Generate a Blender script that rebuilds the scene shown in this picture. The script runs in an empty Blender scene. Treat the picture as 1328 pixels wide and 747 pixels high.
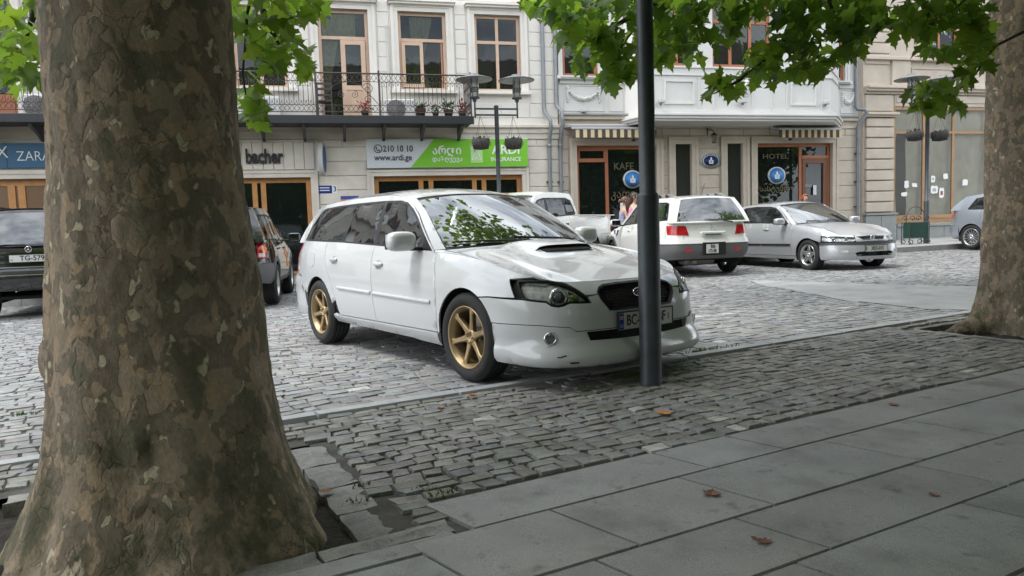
import bpy, math, random
import numpy as np
from mathutils import Vector, Matrix, geometry
from math import sin, cos, pi, radians, sqrt, atan2
random.seed(7); rng = np.random.default_rng(11)
SC = bpy.context.scene
COL = SC.collection
# ------------------------------------------------------------ camera
CAM_F, CAM_P, CAM_R, CAM_H = 941.99, -0.077023, -0.032239, 1.0529
def cam_axes():
    f = np.array([0, cos(CAM_P), sin(CAM_P)]); u = np.array([0, -sin(CAM_P), cos(CAM_P)]); r = np.array([1., 0, 0])
    c, s = cos(CAM_R), sin(CAM_R)
    return r*c + u*s, -r*s + u*c, f
RT, UP, FW = cam_axes()
cam = bpy.data.cameras.new('camera'); cam_o = bpy.data.objects.new('camera', cam); COL.objects.link(cam_o)
cam.sensor_width = 36; cam.lens = CAM_F/1328*36; cam.clip_start = .05; cam.clip_end = 800
M = Matrix(((RT[0], UP[0], -FW[0], 0), (RT[1], UP[1], -FW[1], 0), (RT[2], UP[2], -FW[2], CAM_H), (0, 0, 0, 1)))
cam_o.matrix_world = M
SC.camera = cam_o
def project(p):
    d = np.asarray(p, float) - np.array([0, 0, CAM_H]); z = d @ FW
    z = np.where(np.abs(z) < 1e-6, 1e-6, z)
    return 664 + CAM_F*(d @ RT)/z, 373.5 - CAM_F*(d @ UP)/z, z
def at_depth(x, y, Y):
    d = FW + RT*(x-664)/CAM_F - UP*(y-373.5)/CAM_F
    return np.array([0, 0, CAM_H]) + d*(Y/d[1])
# ------------------------------------------------------------ world, sun, exposure
SUN_EL, SUN_AZ = radians(60), radians(-112)        # azimuth: angle from +Y towards +X
w = bpy.data.worlds.new('World'); SC.world = w; w.use_nodes = True
nt = w.node_tree; nt.nodes.clear()
out = nt.nodes.new('ShaderNodeOutputWorld'); bg = nt.nodes.new('ShaderNodeBackground')
sky = nt.nodes.new('ShaderNodeTexSky'); sky.sky_type = 'NISHITA'; sky.sun_disc = False
sky.sun_elevation = SUN_EL; sky.sun_rotation = SUN_AZ; sky.air_density = 1.0; sky.dust_density = 2.0
tc = nt.nodes.new('ShaderNodeTexCoord'); mp = nt.nodes.new('ShaderNodeMapping'); mp.inputs['Scale'].default_value = (1, 1, 2.2)
nz = nt.nodes.new('ShaderNodeTexNoise'); nz.inputs['Scale'].default_value = 2.3; nz.inputs['Detail'].default_value = 7; nz.inputs['Roughness'].default_value = .62
cr = nt.nodes.new('ShaderNodeValToRGB'); cr.color_ramp.elements[0].position = .32; cr.color_ramp.elements[1].position = .52
mx = nt.nodes.new('ShaderNodeMix'); mx.data_type = 'RGBA'
nt.links.new(tc.outputs['Generated'], mp.inputs[0]); nt.links.new(mp.outputs[0], nz.inputs['Vector']); nt.links.new(nz.outputs[0], cr.inputs[0])
cl = nt.nodes.new('ShaderNodeValToRGB'); cl.color_ramp.elements[0].color = (7.6, 8.0, 8.7, 1); cl.color_ramp.elements[1].color = (13.9, 14.3, 14.9, 1)
nz2 = nt.nodes.new('ShaderNodeTexNoise'); nz2.inputs['Scale'].default_value = 4.1; nz2.inputs['Detail'].default_value = 5
nt.links.new(mp.outputs[0], nz2.inputs['Vector']); nt.links.new(nz2.outputs[0], cl.inputs[0])
cl.color_ramp.elements[0].position = .35; cl.color_ramp.elements[1].position = .65
nt.links.new(cr.outputs[0], mx.inputs['Factor']); nt.links.new(sky.outputs[0], mx.inputs['A']); nt.links.new(cl.outputs[0], mx.inputs['B'])
nt.links.new(mx.outputs['Result'], bg.inputs[0]); nt.links.new(bg.outputs[0], out.inputs[0])
bg.inputs[1].default_value = .10
sl = bpy.data.lights.new('sun', 'SUN'); sl.energy = 1.3; sl.angle = radians(14); sl.color = (1, .967, .925)
so = bpy.data.objects.new('sun', sl); COL.objects.link(so)
sd = Vector((sin(SUN_AZ)*cos(SUN_EL), cos(SUN_AZ)*cos(SUN_EL), sin(SUN_EL)))
so.rotation_euler = sd.to_track_quat('Z', 'Y').to_euler(); so.location = (0, 0, 30)
SC.view_settings.view_transform = 'Standard'; SC.view_settings.look = 'None'
SC.view_settings.exposure = 1.2; SC.view_settings.gamma = 1
SC.cycles.max_bounces = 8; SC.cycles.transparent_max_bounces = 12; SC.cycles.caustics_reflective = False; SC.cycles.caustics_refractive = False

# ------------------------------------------------------------ materials
MATS = {}
def mat(name, col, rough=.6, metal=0., var=0., vscale=8., bump=0., bscale=60., col2=None, coat=0., spec=.5, attr=None, detail=6., dist=0., trans=0.):
    """principled material; var / col2 mottle the colour by noise, bump gives fine relief"""
    if name in MATS: return MATS[name]
    m = bpy.data.materials.new(name); m.use_nodes = True; MATS[name] = m
    t = m.node_tree; N = t.nodes; L = t.links
    b = N['Principled BSDF']
    b.inputs['Roughness'].default_value = rough; b.inputs['Metallic'].default_value = metal
    b.inputs['Coat Weight'].default_value = coat; b.inputs['Coat Roughness'].default_value = .03
    b.inputs['Specular IOR Level'].default_value = spec
    c = (*col, 1)
    b.inputs['Base Color'].default_value = c
    src = None
    if var or col2 or bump or attr:
        co = N.new('ShaderNodeTexCoord')
    if var or col2:
        n1 = N.new('ShaderNodeTexNoise'); n1.inputs['Scale'].default_value = vscale; n1.inputs['Detail'].default_value = detail; n1.inputs['Roughness'].default_value = .65; n1.inputs['Distortion'].default_value = dist
        L.new(co.outputs['Object'], n1.inputs['Vector'])
        r = N.new('ShaderNodeValToRGB'); r.color_ramp.elements[0].position = .33; r.color_ramp.elements[1].position = .67
        c2 = col2 if col2 else tuple(min(1, x*(1+var)) for x in col)
        c1 = col if col2 else tuple(x*(1-var) for x in col)
        r.color_ramp.elements[0].color = (*c1, 1); r.color_ramp.elements[1].color = (*c2, 1)
        L.new(n1.outputs[0], r.inputs[0]); src = r.outputs[0]
    if attr:
        a = N.new('ShaderNodeAttribute'); a.attribute_name = attr
        mm = N.new('ShaderNodeMix'); mm.data_type = 'RGBA'; mm.blend_type = 'MULTIPLY'; mm.inputs['Factor'].default_value = 1
        if src: L.new(src, mm.inputs['A'])
        else: mm.inputs['A'].default_value = c
        L.new(a.outputs['Color'], mm.inputs['B']); src = mm.outputs['Result']
    if src: L.new(src, b.inputs['Base Color'])
    if bump:
        n2 = N.new('ShaderNodeTexNoise'); n2.inputs['Scale'].default_value = bscale; n2.inputs['Detail'].default_value = 5
        L.new(co.outputs['Object'], n2.inputs['Vector'])
        bp = N.new('ShaderNodeBump'); bp.inputs['Strength'].default_value = min(1, bump); bp.inputs['Distance'].default_value = .01*max(1, bump)
        L.new(n2.outputs[0], bp.inputs['Height']); L.new(bp.outputs[0], b.inputs['Normal'])
    return m
def glass(name, tint=(.02, .025, .025), see=.35, refl=1.6, rough=.0, wave=0., clear=(.86, .92, .9)):
    """pane: part clear (see-through share), part dark film, with mirror-like surface reflection"""
    if name in MATS: return MATS[name]
    m = bpy.data.materials.new(name); m.use_nodes = True; MATS[name] = m
    t = m.node_tree; N = t.nodes; L = t.links; N.clear()
    o = N.new('ShaderNodeOutputMaterial'); g = N.new('ShaderNodeBsdfGlossy'); g.inputs['Roughness'].default_value = rough
    g.inputs['Color'].default_value = (.93, .96, .97, 1)
    tr = N.new('ShaderNodeBsdfTransparent'); tr.inputs['Color'].default_value = (*clear, 1)
    d = N.new('ShaderNodeBsdfDiffuse'); d.inputs['Color'].default_value = (*tint, 1)
    m1 = N.new('ShaderNodeMixShader'); m1.inputs[0].default_value = see
    L.new(d.outputs[0], m1.inputs[1]); L.new(tr.outputs[0], m1.inputs[2])
    f = N.new('ShaderNodeFresnel'); f.inputs['IOR'].default_value = refl
    m2 = N.new('ShaderNodeMixShader'); L.new(f.outputs[0], m2.inputs[0]); L.new(m1.outputs[0], m2.inputs[1]); L.new(g.outputs[0], m2.inputs[2])
    if wave:
        co = N.new('ShaderNodeTexCoord'); n2 = N.new('ShaderNodeTexNoise'); n2.inputs['Scale'].default_value = 2.2
        L.new(co.outputs['Object'], n2.inputs['Vector'])
        bp = N.new('ShaderNodeBump'); bp.inputs['Strength'].default_value = wave; bp.inputs['Distance'].default_value = .05
        L.new(n2.outputs[0], bp.inputs['Height']); L.new(bp.outputs[0], g.inputs['Normal'])
    L.new(m2.outputs[0], o.inputs[0])
    return m
def flat(name, col, rough=.5): return mat(name, col, rough)

# ------------------------------------------------------------ mesh helpers
class MB:
    def __init__(s): s.v = []; s.f = []; s.sm = []
    def add(s, vs, fs, smooth=False):
        o = len(s.v); s.v.extend([tuple(map(float, p)) for p in vs]); s.f.extend([tuple(i+o for i in f) for f in fs]); s.sm.extend([smooth]*len(fs)); return s
    def box(s, x0, x1, y0, y1, z0, z1, bev=0.):
        if bev <= 0:
            s.add([(x0,y0,z0),(x1,y0,z0),(x1,y1,z0),(x0,y1,z0),(x0,y0,z1),(x1,y0,z1),(x1,y1,z1),(x0,y1,z1)],
                  [(0,3,2,1),(4,5,6,7),(0,1,5,4),(1,2,6,5),(2,3,7,6),(3,0,4,7)])
        else:
            b = min(bev, (x1-x0)*.45, (y1-y0)*.45, (z1-z0)*.45); vs = []; idx = {}
            for i, x in enumerate((x0, x1)):
                for j, y in enumerate((y0, y1)):
                    for k, z in enumerate((z0, z1)):
                        sx, sy, sz = (1-2*i)*b, (1-2*j)*b, (1-2*k)*b
                        for a, p in (('x', (x, y+sy, z+sz)), ('y', (x+sx, y, z+sz)), ('z', (x+sx, y+sy, z))):
                            idx[(i, j, k, a)] = len(vs); vs.append(p)
            F = []
            for i in (0, 1):
                F.append([idx[(i,0,0,'x')], idx[(i,1,0,'x')], idx[(i,1,1,'x')], idx[(i,0,1,'x')]])
                F.append([idx[(0,i,0,'y')], idx[(1,i,0,'y')], idx[(1,i,1,'y')], idx[(0,i,1,'y')]])
                F.append([idx[(0,0,i,'z')], idx[(1,0,i,'z')], idx[(1,1,i,'z')], idx[(0,1,i,'z')]])
                for j in (0, 1):
                    F.append([idx[(i,j,0,'x')], idx[(i,j,1,'x')], idx[(i,j,1,'y')], idx[(i,j,0,'y')]])
                    F.append([idx[(i,0,j,'x')], idx[(i,1,j,'x')], idx[(i,1,j,'z')], idx[(i,0,j,'z')]])
                    F.append([idx[(0,i,j,'y')], idx[(1,i,j,'y')], idx[(1,i,j,'z')], idx[(0,i,j,'z')]])
                    for k in (0, 1): F.append([idx[(i,j,k,'x')], idx[(i,j,k,'y')], idx[(i,j,k,'z')]])
            c = np.array([(x0+x1)/2, (y0+y1)/2, (z0+z1)/2]); FF = []
            for f in F:
                p = np.array([vs[q] for q in f]); n = np.cross(p[1]-p[0], p[2]-p[0])
                FF.append(tuple(f) if n @ (p.mean(0)-c) > 0 else tuple(f[::-1]))
            s.add(vs, FF)
        return s
    def tube(s, pts, r, n=8, cap=True, smooth=True):
        P = [Vector(p) for p in pts]; R = r if isinstance(r, (list, tuple)) else [r]*len(P)
        vs = []; fs = []; up = None
        for i, p in enumerate(P):
            t = (P[min(i+1, len(P)-1)] - P[max(i-1, 0)])
            if t.length < 1e-9: t = Vector((0, 0, 1))
            t.normalize()
            if up is None: up = Vector((0, 0, 1)) if abs(t.z) < .9 else Vector((1, 0, 0))
            a = t.cross(up)
            if a.length < 1e-6: a = t.orthogonal()
            a.normalize(); b = a.cross(t); up = b
            for k in range(n):
                q = 2*pi*k/n; vs.append(p + (a*cos(q) + b*sin(q))*R[i])
        for i in range(len(P)-1):
            for k in range(n):
                k2 = (k+1) % n; fs.append((i*n+k, i*n+k2, (i+1)*n+k2, (i+1)*n+k))
        s.add(vs, fs, smooth)
        if cap: s.add(vs[:n], [tuple(range(n))]); s.add(vs[-n:], [tuple(range(n))[::-1]])
        return s
    def lathe(s, prof, c=(0, 0, 0), axis='z', n=24, smooth=True, close=False):
        vs = []; m = len(prof); fs = []
        for k in range(n):
            q = 2*pi*k/n
            for r, h in prof:
                x, y = r*cos(q), r*sin(q)
                p = (x, y, h) if axis == 'z' else ((x, h, y) if axis == 'y' else (h, x, y))
                vs.append((p[0]+c[0], p[1]+c[1], p[2]+c[2]))
        for k in range(n):
            k2 = (k+1) % n
            for i in range(m-1 if not close else m):
                j = (i+1) % m; fs.append((k*m+i, k2*m+i, k2*m+j, k*m+j))
        return s.add(vs, fs, smooth)
    def prism(s, poly, d0, d1, axis='y'):
        """polygon in (u,w) pushed along an axis from d0 to d1"""
        def P(u, w_, d): return (u, d, w_) if axis == 'y' else ((u, w_, d) if axis == 'z' else (d, u, w_))
        n = len(poly); vs = [P(u, q, d0) for u, q in poly] + [P(u, q, d1) for u, q in poly]
        return s.add(vs, [tuple(range(n)), tuple(range(n, 2*n))[::-1]] + [(i, i+n, (i+1) % n+n, (i+1) % n) for i in range(n)])
    def mesh(s, name):
        me = bpy.data.meshes.new(name); me.from_pydata(s.v, [], s.f)
        me.polygons.foreach_set('use_smooth', s.sm); me.validate(clean_customdata=False); me.update()
        return me
    def build(s, name, material, parent=None, loc=None, fix=True):
        return link(name, s.mesh(name), material, parent, loc, fix)
import bmesh
def fix_normals(me):
    bm = bmesh.new(); bm.from_mesh(me); bmesh.ops.recalc_face_normals(bm, faces=bm.faces); bm.to_mesh(me); bm.free()
def link(name, me, material, parent=None, loc=None, fix=False):
    if fix: fix_normals(me)
    o = bpy.data.objects.new(name, me); COL.objects.link(o)
    if material is not None and not me.materials: me.materials.append(material)
    if parent is not None: o.parent = parent
    if loc is not None: o.location = loc
    return o
def tag(o, label=None, cat=None, group=None, kind=None):
    if label: o['label'] = label
    if cat: o['category'] = cat
    if group: o['group'] = group
    if kind: o['kind'] = kind
    return o
def empty(name, label=None, cat=None, loc=(0, 0, 0), rz=0., group=None, parent=None):
    o = bpy.data.objects.new(name, None); COL.objects.link(o); o.location = loc; o.rotation_euler = (0, 0, rz); o.empty_display_size = .2
    if parent is not None: o.parent = parent
    return tag(o, label, cat, group)
KIDS = None
def copy_tree(o, parent=None):
    c = o.copy(); COL.objects.link(c)
    if parent is not None: c.parent = parent
    for ch in [x for x in o.children]: copy_tree(ch, c)
    return c
def text_mesh(txt, size, depth=.004, sx=1., bold=0., align='CENTER', res=3):
    """lettering as a real mesh lying in the XZ plane, facing -Y"""
    cu = bpy.data.curves.new('letters', 'FONT'); cu.body = txt; cu.size = size; cu.extrude = depth/2; cu.align_x = align; cu.align_y = 'CENTER'; cu.resolution_u = res; cu.offset = bold
    o = bpy.data.objects.new('letters', cu); COL.objects.link(o)
    dg = bpy.context.evaluated_depsgraph_get(); me = bpy.data.meshes.new_from_object(o.evaluated_get(dg))
    bpy.data.objects.remove(o); bpy.data.curves.remove(cu)
    me.transform(Matrix(((sx, 0, 0, 0), (0, 0, -1, 0), (0, 1, 0, 0), (0, 0, 0, 1))))
    me.materials.clear()
    return me
def text(name, txt, size, material, parent, loc, depth=.004, sx=1., bold=0., align='CENTER', rz=0.):
    o = link(name, text_mesh(txt, size, depth, sx, bold, align), material, parent, loc); o.rotation_euler = (0, 0, rz); return o
def np_mesh(name, V, F, smooth=False, tone=None):
    """V (n,3), F (m,k) arrays -> mesh; tone = per-vertex grey / rgb attribute"""
    me = bpy.data.meshes.new(name); V = np.asarray(V, np.float32); F = np.asarray(F, np.int32); m, k = F.shape
    me.vertices.add(len(V)); me.vertices.foreach_set('co', V.ravel())
    me.loops.add(m*k); me.loops.foreach_set('vertex_index', F.ravel())
    me.polygons.add(m); me.polygons.foreach_set('loop_start', np.arange(0, m*k, k, dtype=np.int32))
    me.polygons.foreach_set('use_smooth', np.full(m, smooth)); me.update(calc_edges=True)
    if tone is not None:
        a = me.color_attributes.new('tone', 'FLOAT_COLOR', 'POINT'); t = np.ones((len(V), 4), np.float32)
        t[:, :3] = tone if np.ndim(tone) == 2 else np.asarray(tone)[:, None]
        a.data.foreach_set('color', t.ravel())
    return me
def gz(x, y): return .0125*x + .006*(y-5.3)
# ============================================================ GROUND
KA = radians(27.6); KE = np.array([cos(KA), sin(KA)]); KN = np.array([-sin(KA), cos(KA)])
def kw(a, b, z=0.):
    x = a*KE[0] + b*KN[0]; y = a*KE[1] + b*KN[1]
    return (x, y, gz(x, y) + z)
def kwn(a, b, z):
    x = a*KE[0] + b*KN[0]; y = a*KE[1] + b*KN[1]
    return np.stack([x, y, gz(x, y) + z], -1)
FTH = radians(13.7); FD = np.array([cos(FTH), sin(FTH)]); FNN = np.array([sin(FTH), -cos(FTH)])   # street front: along / outward
def fw2(u, o): return (u*FD[0] + o*FNN[0], 21 + u*FD[1] + o*FNN[1])                             # point o metres in front of it
m_earth = mat('bare_earth', (.035, .03, .025), .95, var=.4, vscale=14, bump=.8, bscale=40)
m_joint = mat('joint_sand', (.085, .080, .070), .95, var=.35, vscale=6, bump=.5, bscale=120)
m_sett = mat('granite_sett', (.265, .27, .272), .55, var=.28, vscale=13, bump=.6, bscale=80, attr='tone')
m_setp = mat('footway_sett', (.25, .246, .232), .75, var=.30, vscale=10, bump=.6, bscale=70, attr='tone')
m_slab = mat('granite_slab', (.305, .303, .297), .62, var=.17, vscale=1.7, bump=.25, bscale=260, attr='tone', detail=9)
def enrich(m, spots=True):
    # fine mineral speckle, and dark trodden spots
    t = m.node_tree; N = t.nodes; L = t.links; b = N['Principled BSDF']; src = b.inputs['Base Color'].links[0].from_socket
    g = N.new('ShaderNodeNewGeometry')
    n = N.new('ShaderNodeTexNoise'); n.inputs['Scale'].default_value = 320; n.inputs['Detail'].default_value = 2; L.new(g.outputs['Position'], n.inputs['Vector'])
    r = N.new('ShaderNodeValToRGB'); r.color_ramp.elements[0].position = .35; r.color_ramp.elements[1].position = .65; r.color_ramp.elements[0].color = (.72, .72, .72, 1); r.color_ramp.elements[1].color = (1.3, 1.3, 1.3, 1); L.new(n.outputs[0], r.inputs[0])
    x = N.new('ShaderNodeMix'); x.data_type = 'RGBA'; x.blend_type = 'MULTIPLY'; x.inputs['Factor'].default_value = 1; L.new(src, x.inputs['A']); L.new(r.outputs[0], x.inputs['B']); o = x.outputs['Result']
    if spots:
        for sc, a0, a1, lo in ((2.2, .50, .70, .55), (7, .60, .72, .45), (26, .66, .73, .45)):
            n = N.new('ShaderNodeTexNoise'); n.inputs['Scale'].default_value = sc; n.inputs['Detail'].default_value = 4; n.inputs['Roughness'].default_value = .6; L.new(g.outputs['Position'], n.inputs['Vector'])
            r = N.new('ShaderNodeValToRGB'); r.color_ramp.elements[0].position = a0; r.color_ramp.elements[1].position = a1; r.color_ramp.elements[0].color = (1, 1, 1, 1); r.color_ramp.elements[1].color = (lo, lo*.98, lo*.95, 1); L.new(n.outputs[0], r.inputs[0])
            y = N.new('ShaderNodeMix'); y.data_type = 'RGBA'; y.blend_type = 'MULTIPLY'; y.inputs['Factor'].default_value = .8; L.new(o, y.inputs['A']); L.new(r.outputs[0], y.inputs['B']); o = y.outputs['Result']
    L.new(o, b.inputs['Base Color'])
enrich(m_slab); enrich(m_setp)
m_kerb = mat('kerb_granite', (.40, .41, .42), .6, var=.12, vscale=12, bump=.15, bscale=160)
m_joint2 = mat('slab_joint', (.10, .097, .088), .95, var=.4, vscale=9)
def sheet(name, poly, z, material, label, cat=None):
    vs = [(x, y, gz(x, y) + z) for x, y in poly]
    o = MB().add(vs, [tuple(range(len(vs)))]).build(name, material); tag(o, kind='structure'); o['label'] = label
    return o
ground = sheet('ground', [(-250, -250), (250, -250), (250, 250), (-250, 250)], -.060, m_earth, 'dark earth below the paving')
RZ = -.018                    # the road lies a little below the footway
ka = lambda a, b: kw(a, b)[:2]
road = sheet('road', [ka(-40, 4.48), ka(60, 4.48), fw2(40, 4.35), fw2(-40, 4.35)], -.012+RZ, m_joint, 'cobbled square where the cars are parked')
foot = sheet('cobbled_footway', [ka(-8, 2.52), ka(-.62, 2.52), ka(-.62, 4.37), ka(-8, 4.37)], -.013, m_joint, 'dark worn cobbles between the trees and the kerb')
MB().add([kw(a, b, -.013) for a, b in ((.77, 2.50), (6.2, 2.60), (6.2, 4.37), (.77, 4.37))], [(0, 1, 2, 3)]).build('joint_bed', m_joint, foot)
MB().add([kw(a, b, -.013) for a, b in ((7.8, 2.6), (40, 2.6), (40, 4.37), (7.8, 4.37))], [(0, 1, 2, 3)]).build('joint_bed', m_joint, foot)
MB().add([kw(a, b, -.013) for a, b in ((6.2, 4.14), (7.8, 4.14), (7.8, 4.37), (6.2, 4.37))], [(0, 1, 2, 3)]).build('joint_bed', m_joint, foot)
MB().add([kw(a, b, -.013) for a, b in ((-.62, 3.85), (.9, 3.85), (.9, 4.37), (-.62, 4.37))], [(0, 1, 2, 3)]).build('joint_bed', m_joint, foot)

def setts(region, wa, wb, warp, keep, z_j, h, seed, gap=.010):
    """rows of setts in kerb coordinates -> per sett corner arrays"""
    r = np.random.default_rng(seed); a0, a1, b0, b1 = region
    A = []; b = b0
    while b < b1:
        hb = wb*r.uniform(.86, 1.14); a = a0 + r.uniform(-.1, 0)
        while a < a1:
            wd = wa*r.uniform(.62, 1.42); A.append((a, b, wd, hb)); a += wd
        b += hb
    A = np.array(A); c = np.stack([A[:, 0] + A[:, 2]/2, A[:, 1] + A[:, 3]/2], -1)
    q = np.array([(-.5, -.5), (.5, -.5), (.5, .5), (-.5, .5)])
    P = c[:, None] + q[None]*(A[:, None, 2:4] - gap*r.uniform(.6, 1.7, (len(A), 1, 1))) + r.uniform(-.0105, .0105, (len(A), 4, 2)) + (r.normal(0, .05, (len(A), 1, 1))*np.stack([-q[:, 1], q[:, 0]], -1)[None]*.1)
    P = warp(P)
    k = keep(P.mean(1))
    P = P[k]; n = len(P)
    tone = r.uniform(.74, 1.2, n); lite = r.random(n) < .006; tone[lite] = 1.9
    hue = np.stack([tone*r.uniform(.96, 1.07, n), tone, tone*r.uniform(.92, 1.07, n)], -1)
    cen = P.mean(1, keepdims=True)
    sz = np.linalg.norm(P[:, 0]-P[:, 2], axis=1)
    ins = .006/ (sz[:, None, None]*.5)*r.uniform(.8, 1.6, (n, 4, 1))
    top = P + (cen-P)*np.minimum(ins, .3)
    zt = z_j + h + r.normal(0, .0022, (n, 1)) + r.normal(0, .0016, (n, 4))
    V = np.zeros((n, 9, 3))
    V[:, 0:4] = kwn(P[..., 0], P[..., 1], z_j - .004 + 0*zt); V[:, 4:8] = kwn(top[..., 0], top[..., 1], zt)
    V[:, 8] = kwn(cen[:, 0, 0], cen[:, 0, 1], zt.mean(1) + r.uniform(.000, .003, n))
    return V, hue
SF = np.array([(0,1,5),(0,5,4),(1,2,6),(1,6,5),(2,3,7),(2,7,6),(3,0,4),(3,4,7),(4,5,8),(5,6,8),(6,7,8),(7,4,8)])
def lay(V, hue, name, many, parent, material, limit=296):
    n = len(V); px, py, dz = project(V[:, 8]); ok = (px > -15) & (px < 1343) & (py < 765) & (dz > .5)
    qx, qy, _ = project(V[:, 4]); rx, ry, _ = project(V[:, 6]); sx, sy, _ = project(V[:, 5]); tx, ty, _ = project(V[:, 7])
    size = np.abs((rx-qx)*(ty-sy) - (ry-qy)*(tx-sx))
    blocked = (px > 45) & (px < 375) & (py > 300) & (px < 360 + .25*(py-540).clip(0)) & (dz > 2.6)
    order = np.argsort(-np.where(ok & ~blocked, size, -1)); big = order[:limit]; small = np.setdiff1d(np.arange(n), big)
    for i in big:
        c = V[i, 8].copy()
        o = link(name, np_mesh(name, V[i]-c, SF, False, np.repeat(hue[i][None], 9, 0)), material, parent); o.location = c
    f = (SF[None] + 9*np.arange(len(small))[:, None, None]).reshape(-1, 3)
    o = link(many, np_mesh(many, V[small].reshape(-1, 3), f, False, np.repeat(hue[small], 9, 0)), material, parent); o['kind'] = 'stuff'
def inpit(P, m=0.):
    a, b = P[..., 0], P[..., 1]
    p1 = (a > -.62-m) & (a < .78+m) & (b > 2.40) & (b < 3.85+m)
    p2 = (a > 6.27-m) & (a < 7.72+m) & (b > 2.72) & (b < 4.14+m)
    return p1 | p2
def infr(P, mg=.6):
    w_ = kwn(P[..., 0], P[..., 1], 0.); px, py, dz = project(w_); return (dz > .8) & (px > -260) & (px < 1600)
wf = lambda P: P + np.stack([.012*np.sin(P[..., 1]*9 + P[..., 0]*3), .016*np.sin(P[..., 0]*2.1) + .012*np.sin(P[..., 0]*5.3 + P[..., 1]*4)], -1)
V, h_ = setts((-3, 16, 2.48, 4.36), .118, .086, wf, lambda c: ~inpit(c, .085) & infr(c) & ((c[:, 1] > 2.70) | ((c[:, 0] > .86) & (c[:, 0] < .99) & (c[:, 1] > 2.52))) & (c[:, 1] < 4.335), -.013, .013, 3, .0055)
lay(V, h_, 'sett', 'footway_setts', foot, m_setp)
wr = lambda P: P + np.stack([.10*np.sin(P[..., 1]*.8), .16*np.sin(P[..., 0]*.55 + .7) + .07*np.sin(P[..., 0]*1.7 + P[..., 1]*.9) + .012*np.sin(P[..., 0]*7)], -1)
def keep_road(c):
    w_ = kwn(c[:, 0], c[:, 1], 0.); o = (w_[:, :2] - np.array([0, 21.])) @ FNN
    return (c[:, 1] > 4.53) & (o > 4.42) & infr(c)
V, h_ = setts((-16, 30, 4.3, 22), .150, .102, wr, keep_road, -.012+RZ, .012, 5, .0055)
lay(V, h_, 'sett', 'road_setts', road, m_sett)
# worn smooth track (manhole apron) seen as flatter stone right of the car
# kerb line
kb = foot
r_ = random.Random(4); a = -6.0
while a < 22:
    L_ = r_.uniform(.8, 1.25)
    m = MB(); n_ = 4
    A0, A1 = a + .004, a + L_ - .004
    vs = []
    for (aa, bb) in ((A0, 4.372), (A1, 4.372), (A1, 4.482), (A0, 4.482)): vs.append(kw(aa, bb, -.02))
    for (aa, bb) in ((A0+.006, 4.378), (A1-.006, 4.378), (A1-.006, 4.474), (A0+.006, 4.474)): vs.append(kw(aa, bb, .012 + r_.uniform(-.002, .002)))
    m.add(vs, [(4,5,6,7),(0,1,5,4),(1,2,6,5),(2,3,7,6),(3,0,4,7)]); m.build('kerb_stone', m_kerb, road)
    a += L_
# big granite slabs
pave = sheet('pavement', [ka(-12, -14), ka(40, -14), ka(40, 2.62), ka(.98, 2.62), ka(.98, 2.37), ka(-12, 2.37)], -.009, m_joint2, 'broad granite slab pavement under the trees')
rows = [(2.345, 2.668, [.965, 2.10, 2.56, 4.61, 6.1, 7.3, 8.2, 9.6, 11, 12.4, 14]),
        (2.262, 2.385, [-3.0, -1.1, .30, .962]),
        (1.907, 2.3435, [-3.4, -2.0, -1.2, .04, .79, 1.355, 1.985, 2.865, 3.48, 4.24, 5.3, 6.2, 7.4, 8.3, 9.5, 11, 12.5]),
        (1.552, 1.9045, [-3, -1.6, -.4, .45, 1.265, 1.87, 2.885, 4.1, 5.0, 6.2, 7.5, 8.6, 10, 11]),
        (1.157, 1.5495, [-2.4, -1.2, .1, .9, 1.775, 2.64, 3.6, 4.5, 5.6, 6.9, 8, 9.5]),
        (.758, 1.153, [-1.4, 0, .8, 1.5, 2.3, 3.4, 4.4, 5.6, 6.8, 8]),
        (.36, .755, [-1, .3, 1.2, 2.1, 3.0, 4.2, 5.4, 7])]
for b0, b1, js in rows:
    for j0, j1 in zip(js[:-1], js[1:]):
        if b0 == 2.262: b1_, b0_ = 2.378, 2.262
        else: b0_, b1_ = b0, b1
        if b1 == 2.3435 and j1 < .8: b1_ = 2.252
        sk = .22; g = r_.uniform(.0014, .0026); t = r_.uniform(.9, 1.1); h1 = .004 + r_.uniform(-.0015, .0015)
        sh = lambda b: (b0_ + b1_)/2*0 + sk*(b1 - b)
        cs = [(j0 + g + sh(b0_), b0_ + g), (j1 - g + sh(b0_), b0_ + g), (j1 - g + sh(b1_), b1_ - g), (j0 + g + sh(b1_), b1_ - g)]
        ca = sum(c[0] for c in cs)/4; cb = sum(c[1] for c in cs)/4
        x0, y0, z0 = kw(ca, cb)
        nx = max(1, int((j1-j0)/.3)); e_ = .005
        V_ = [];
        for a_, b_ in cs: V_.append(kw(a_, b_, -.02))
        for a_, b_ in cs:
            da, db = (ca-a_), (cb-b_); V_.append(kw(a_ + e_*np.sign(da), b_ + e_*np.sign(db), h1))
        V_ = np.array(V_) - np.array([x0, y0, z0])
        tn = np.array([t*r_.uniform(.98, 1.02), t, t*r_.uniform(.98, 1.01)])
        o = link('slab', np_mesh('slab', V_, np.array([(4,5,6,7),(0,1,5,4),(1,2,6,5),(2,3,7,6),(3,0,4,7)]), False, np.repeat(tn[None], 8, 0)), m_slab, pave); o.location = (x0, y0, z0)
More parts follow.
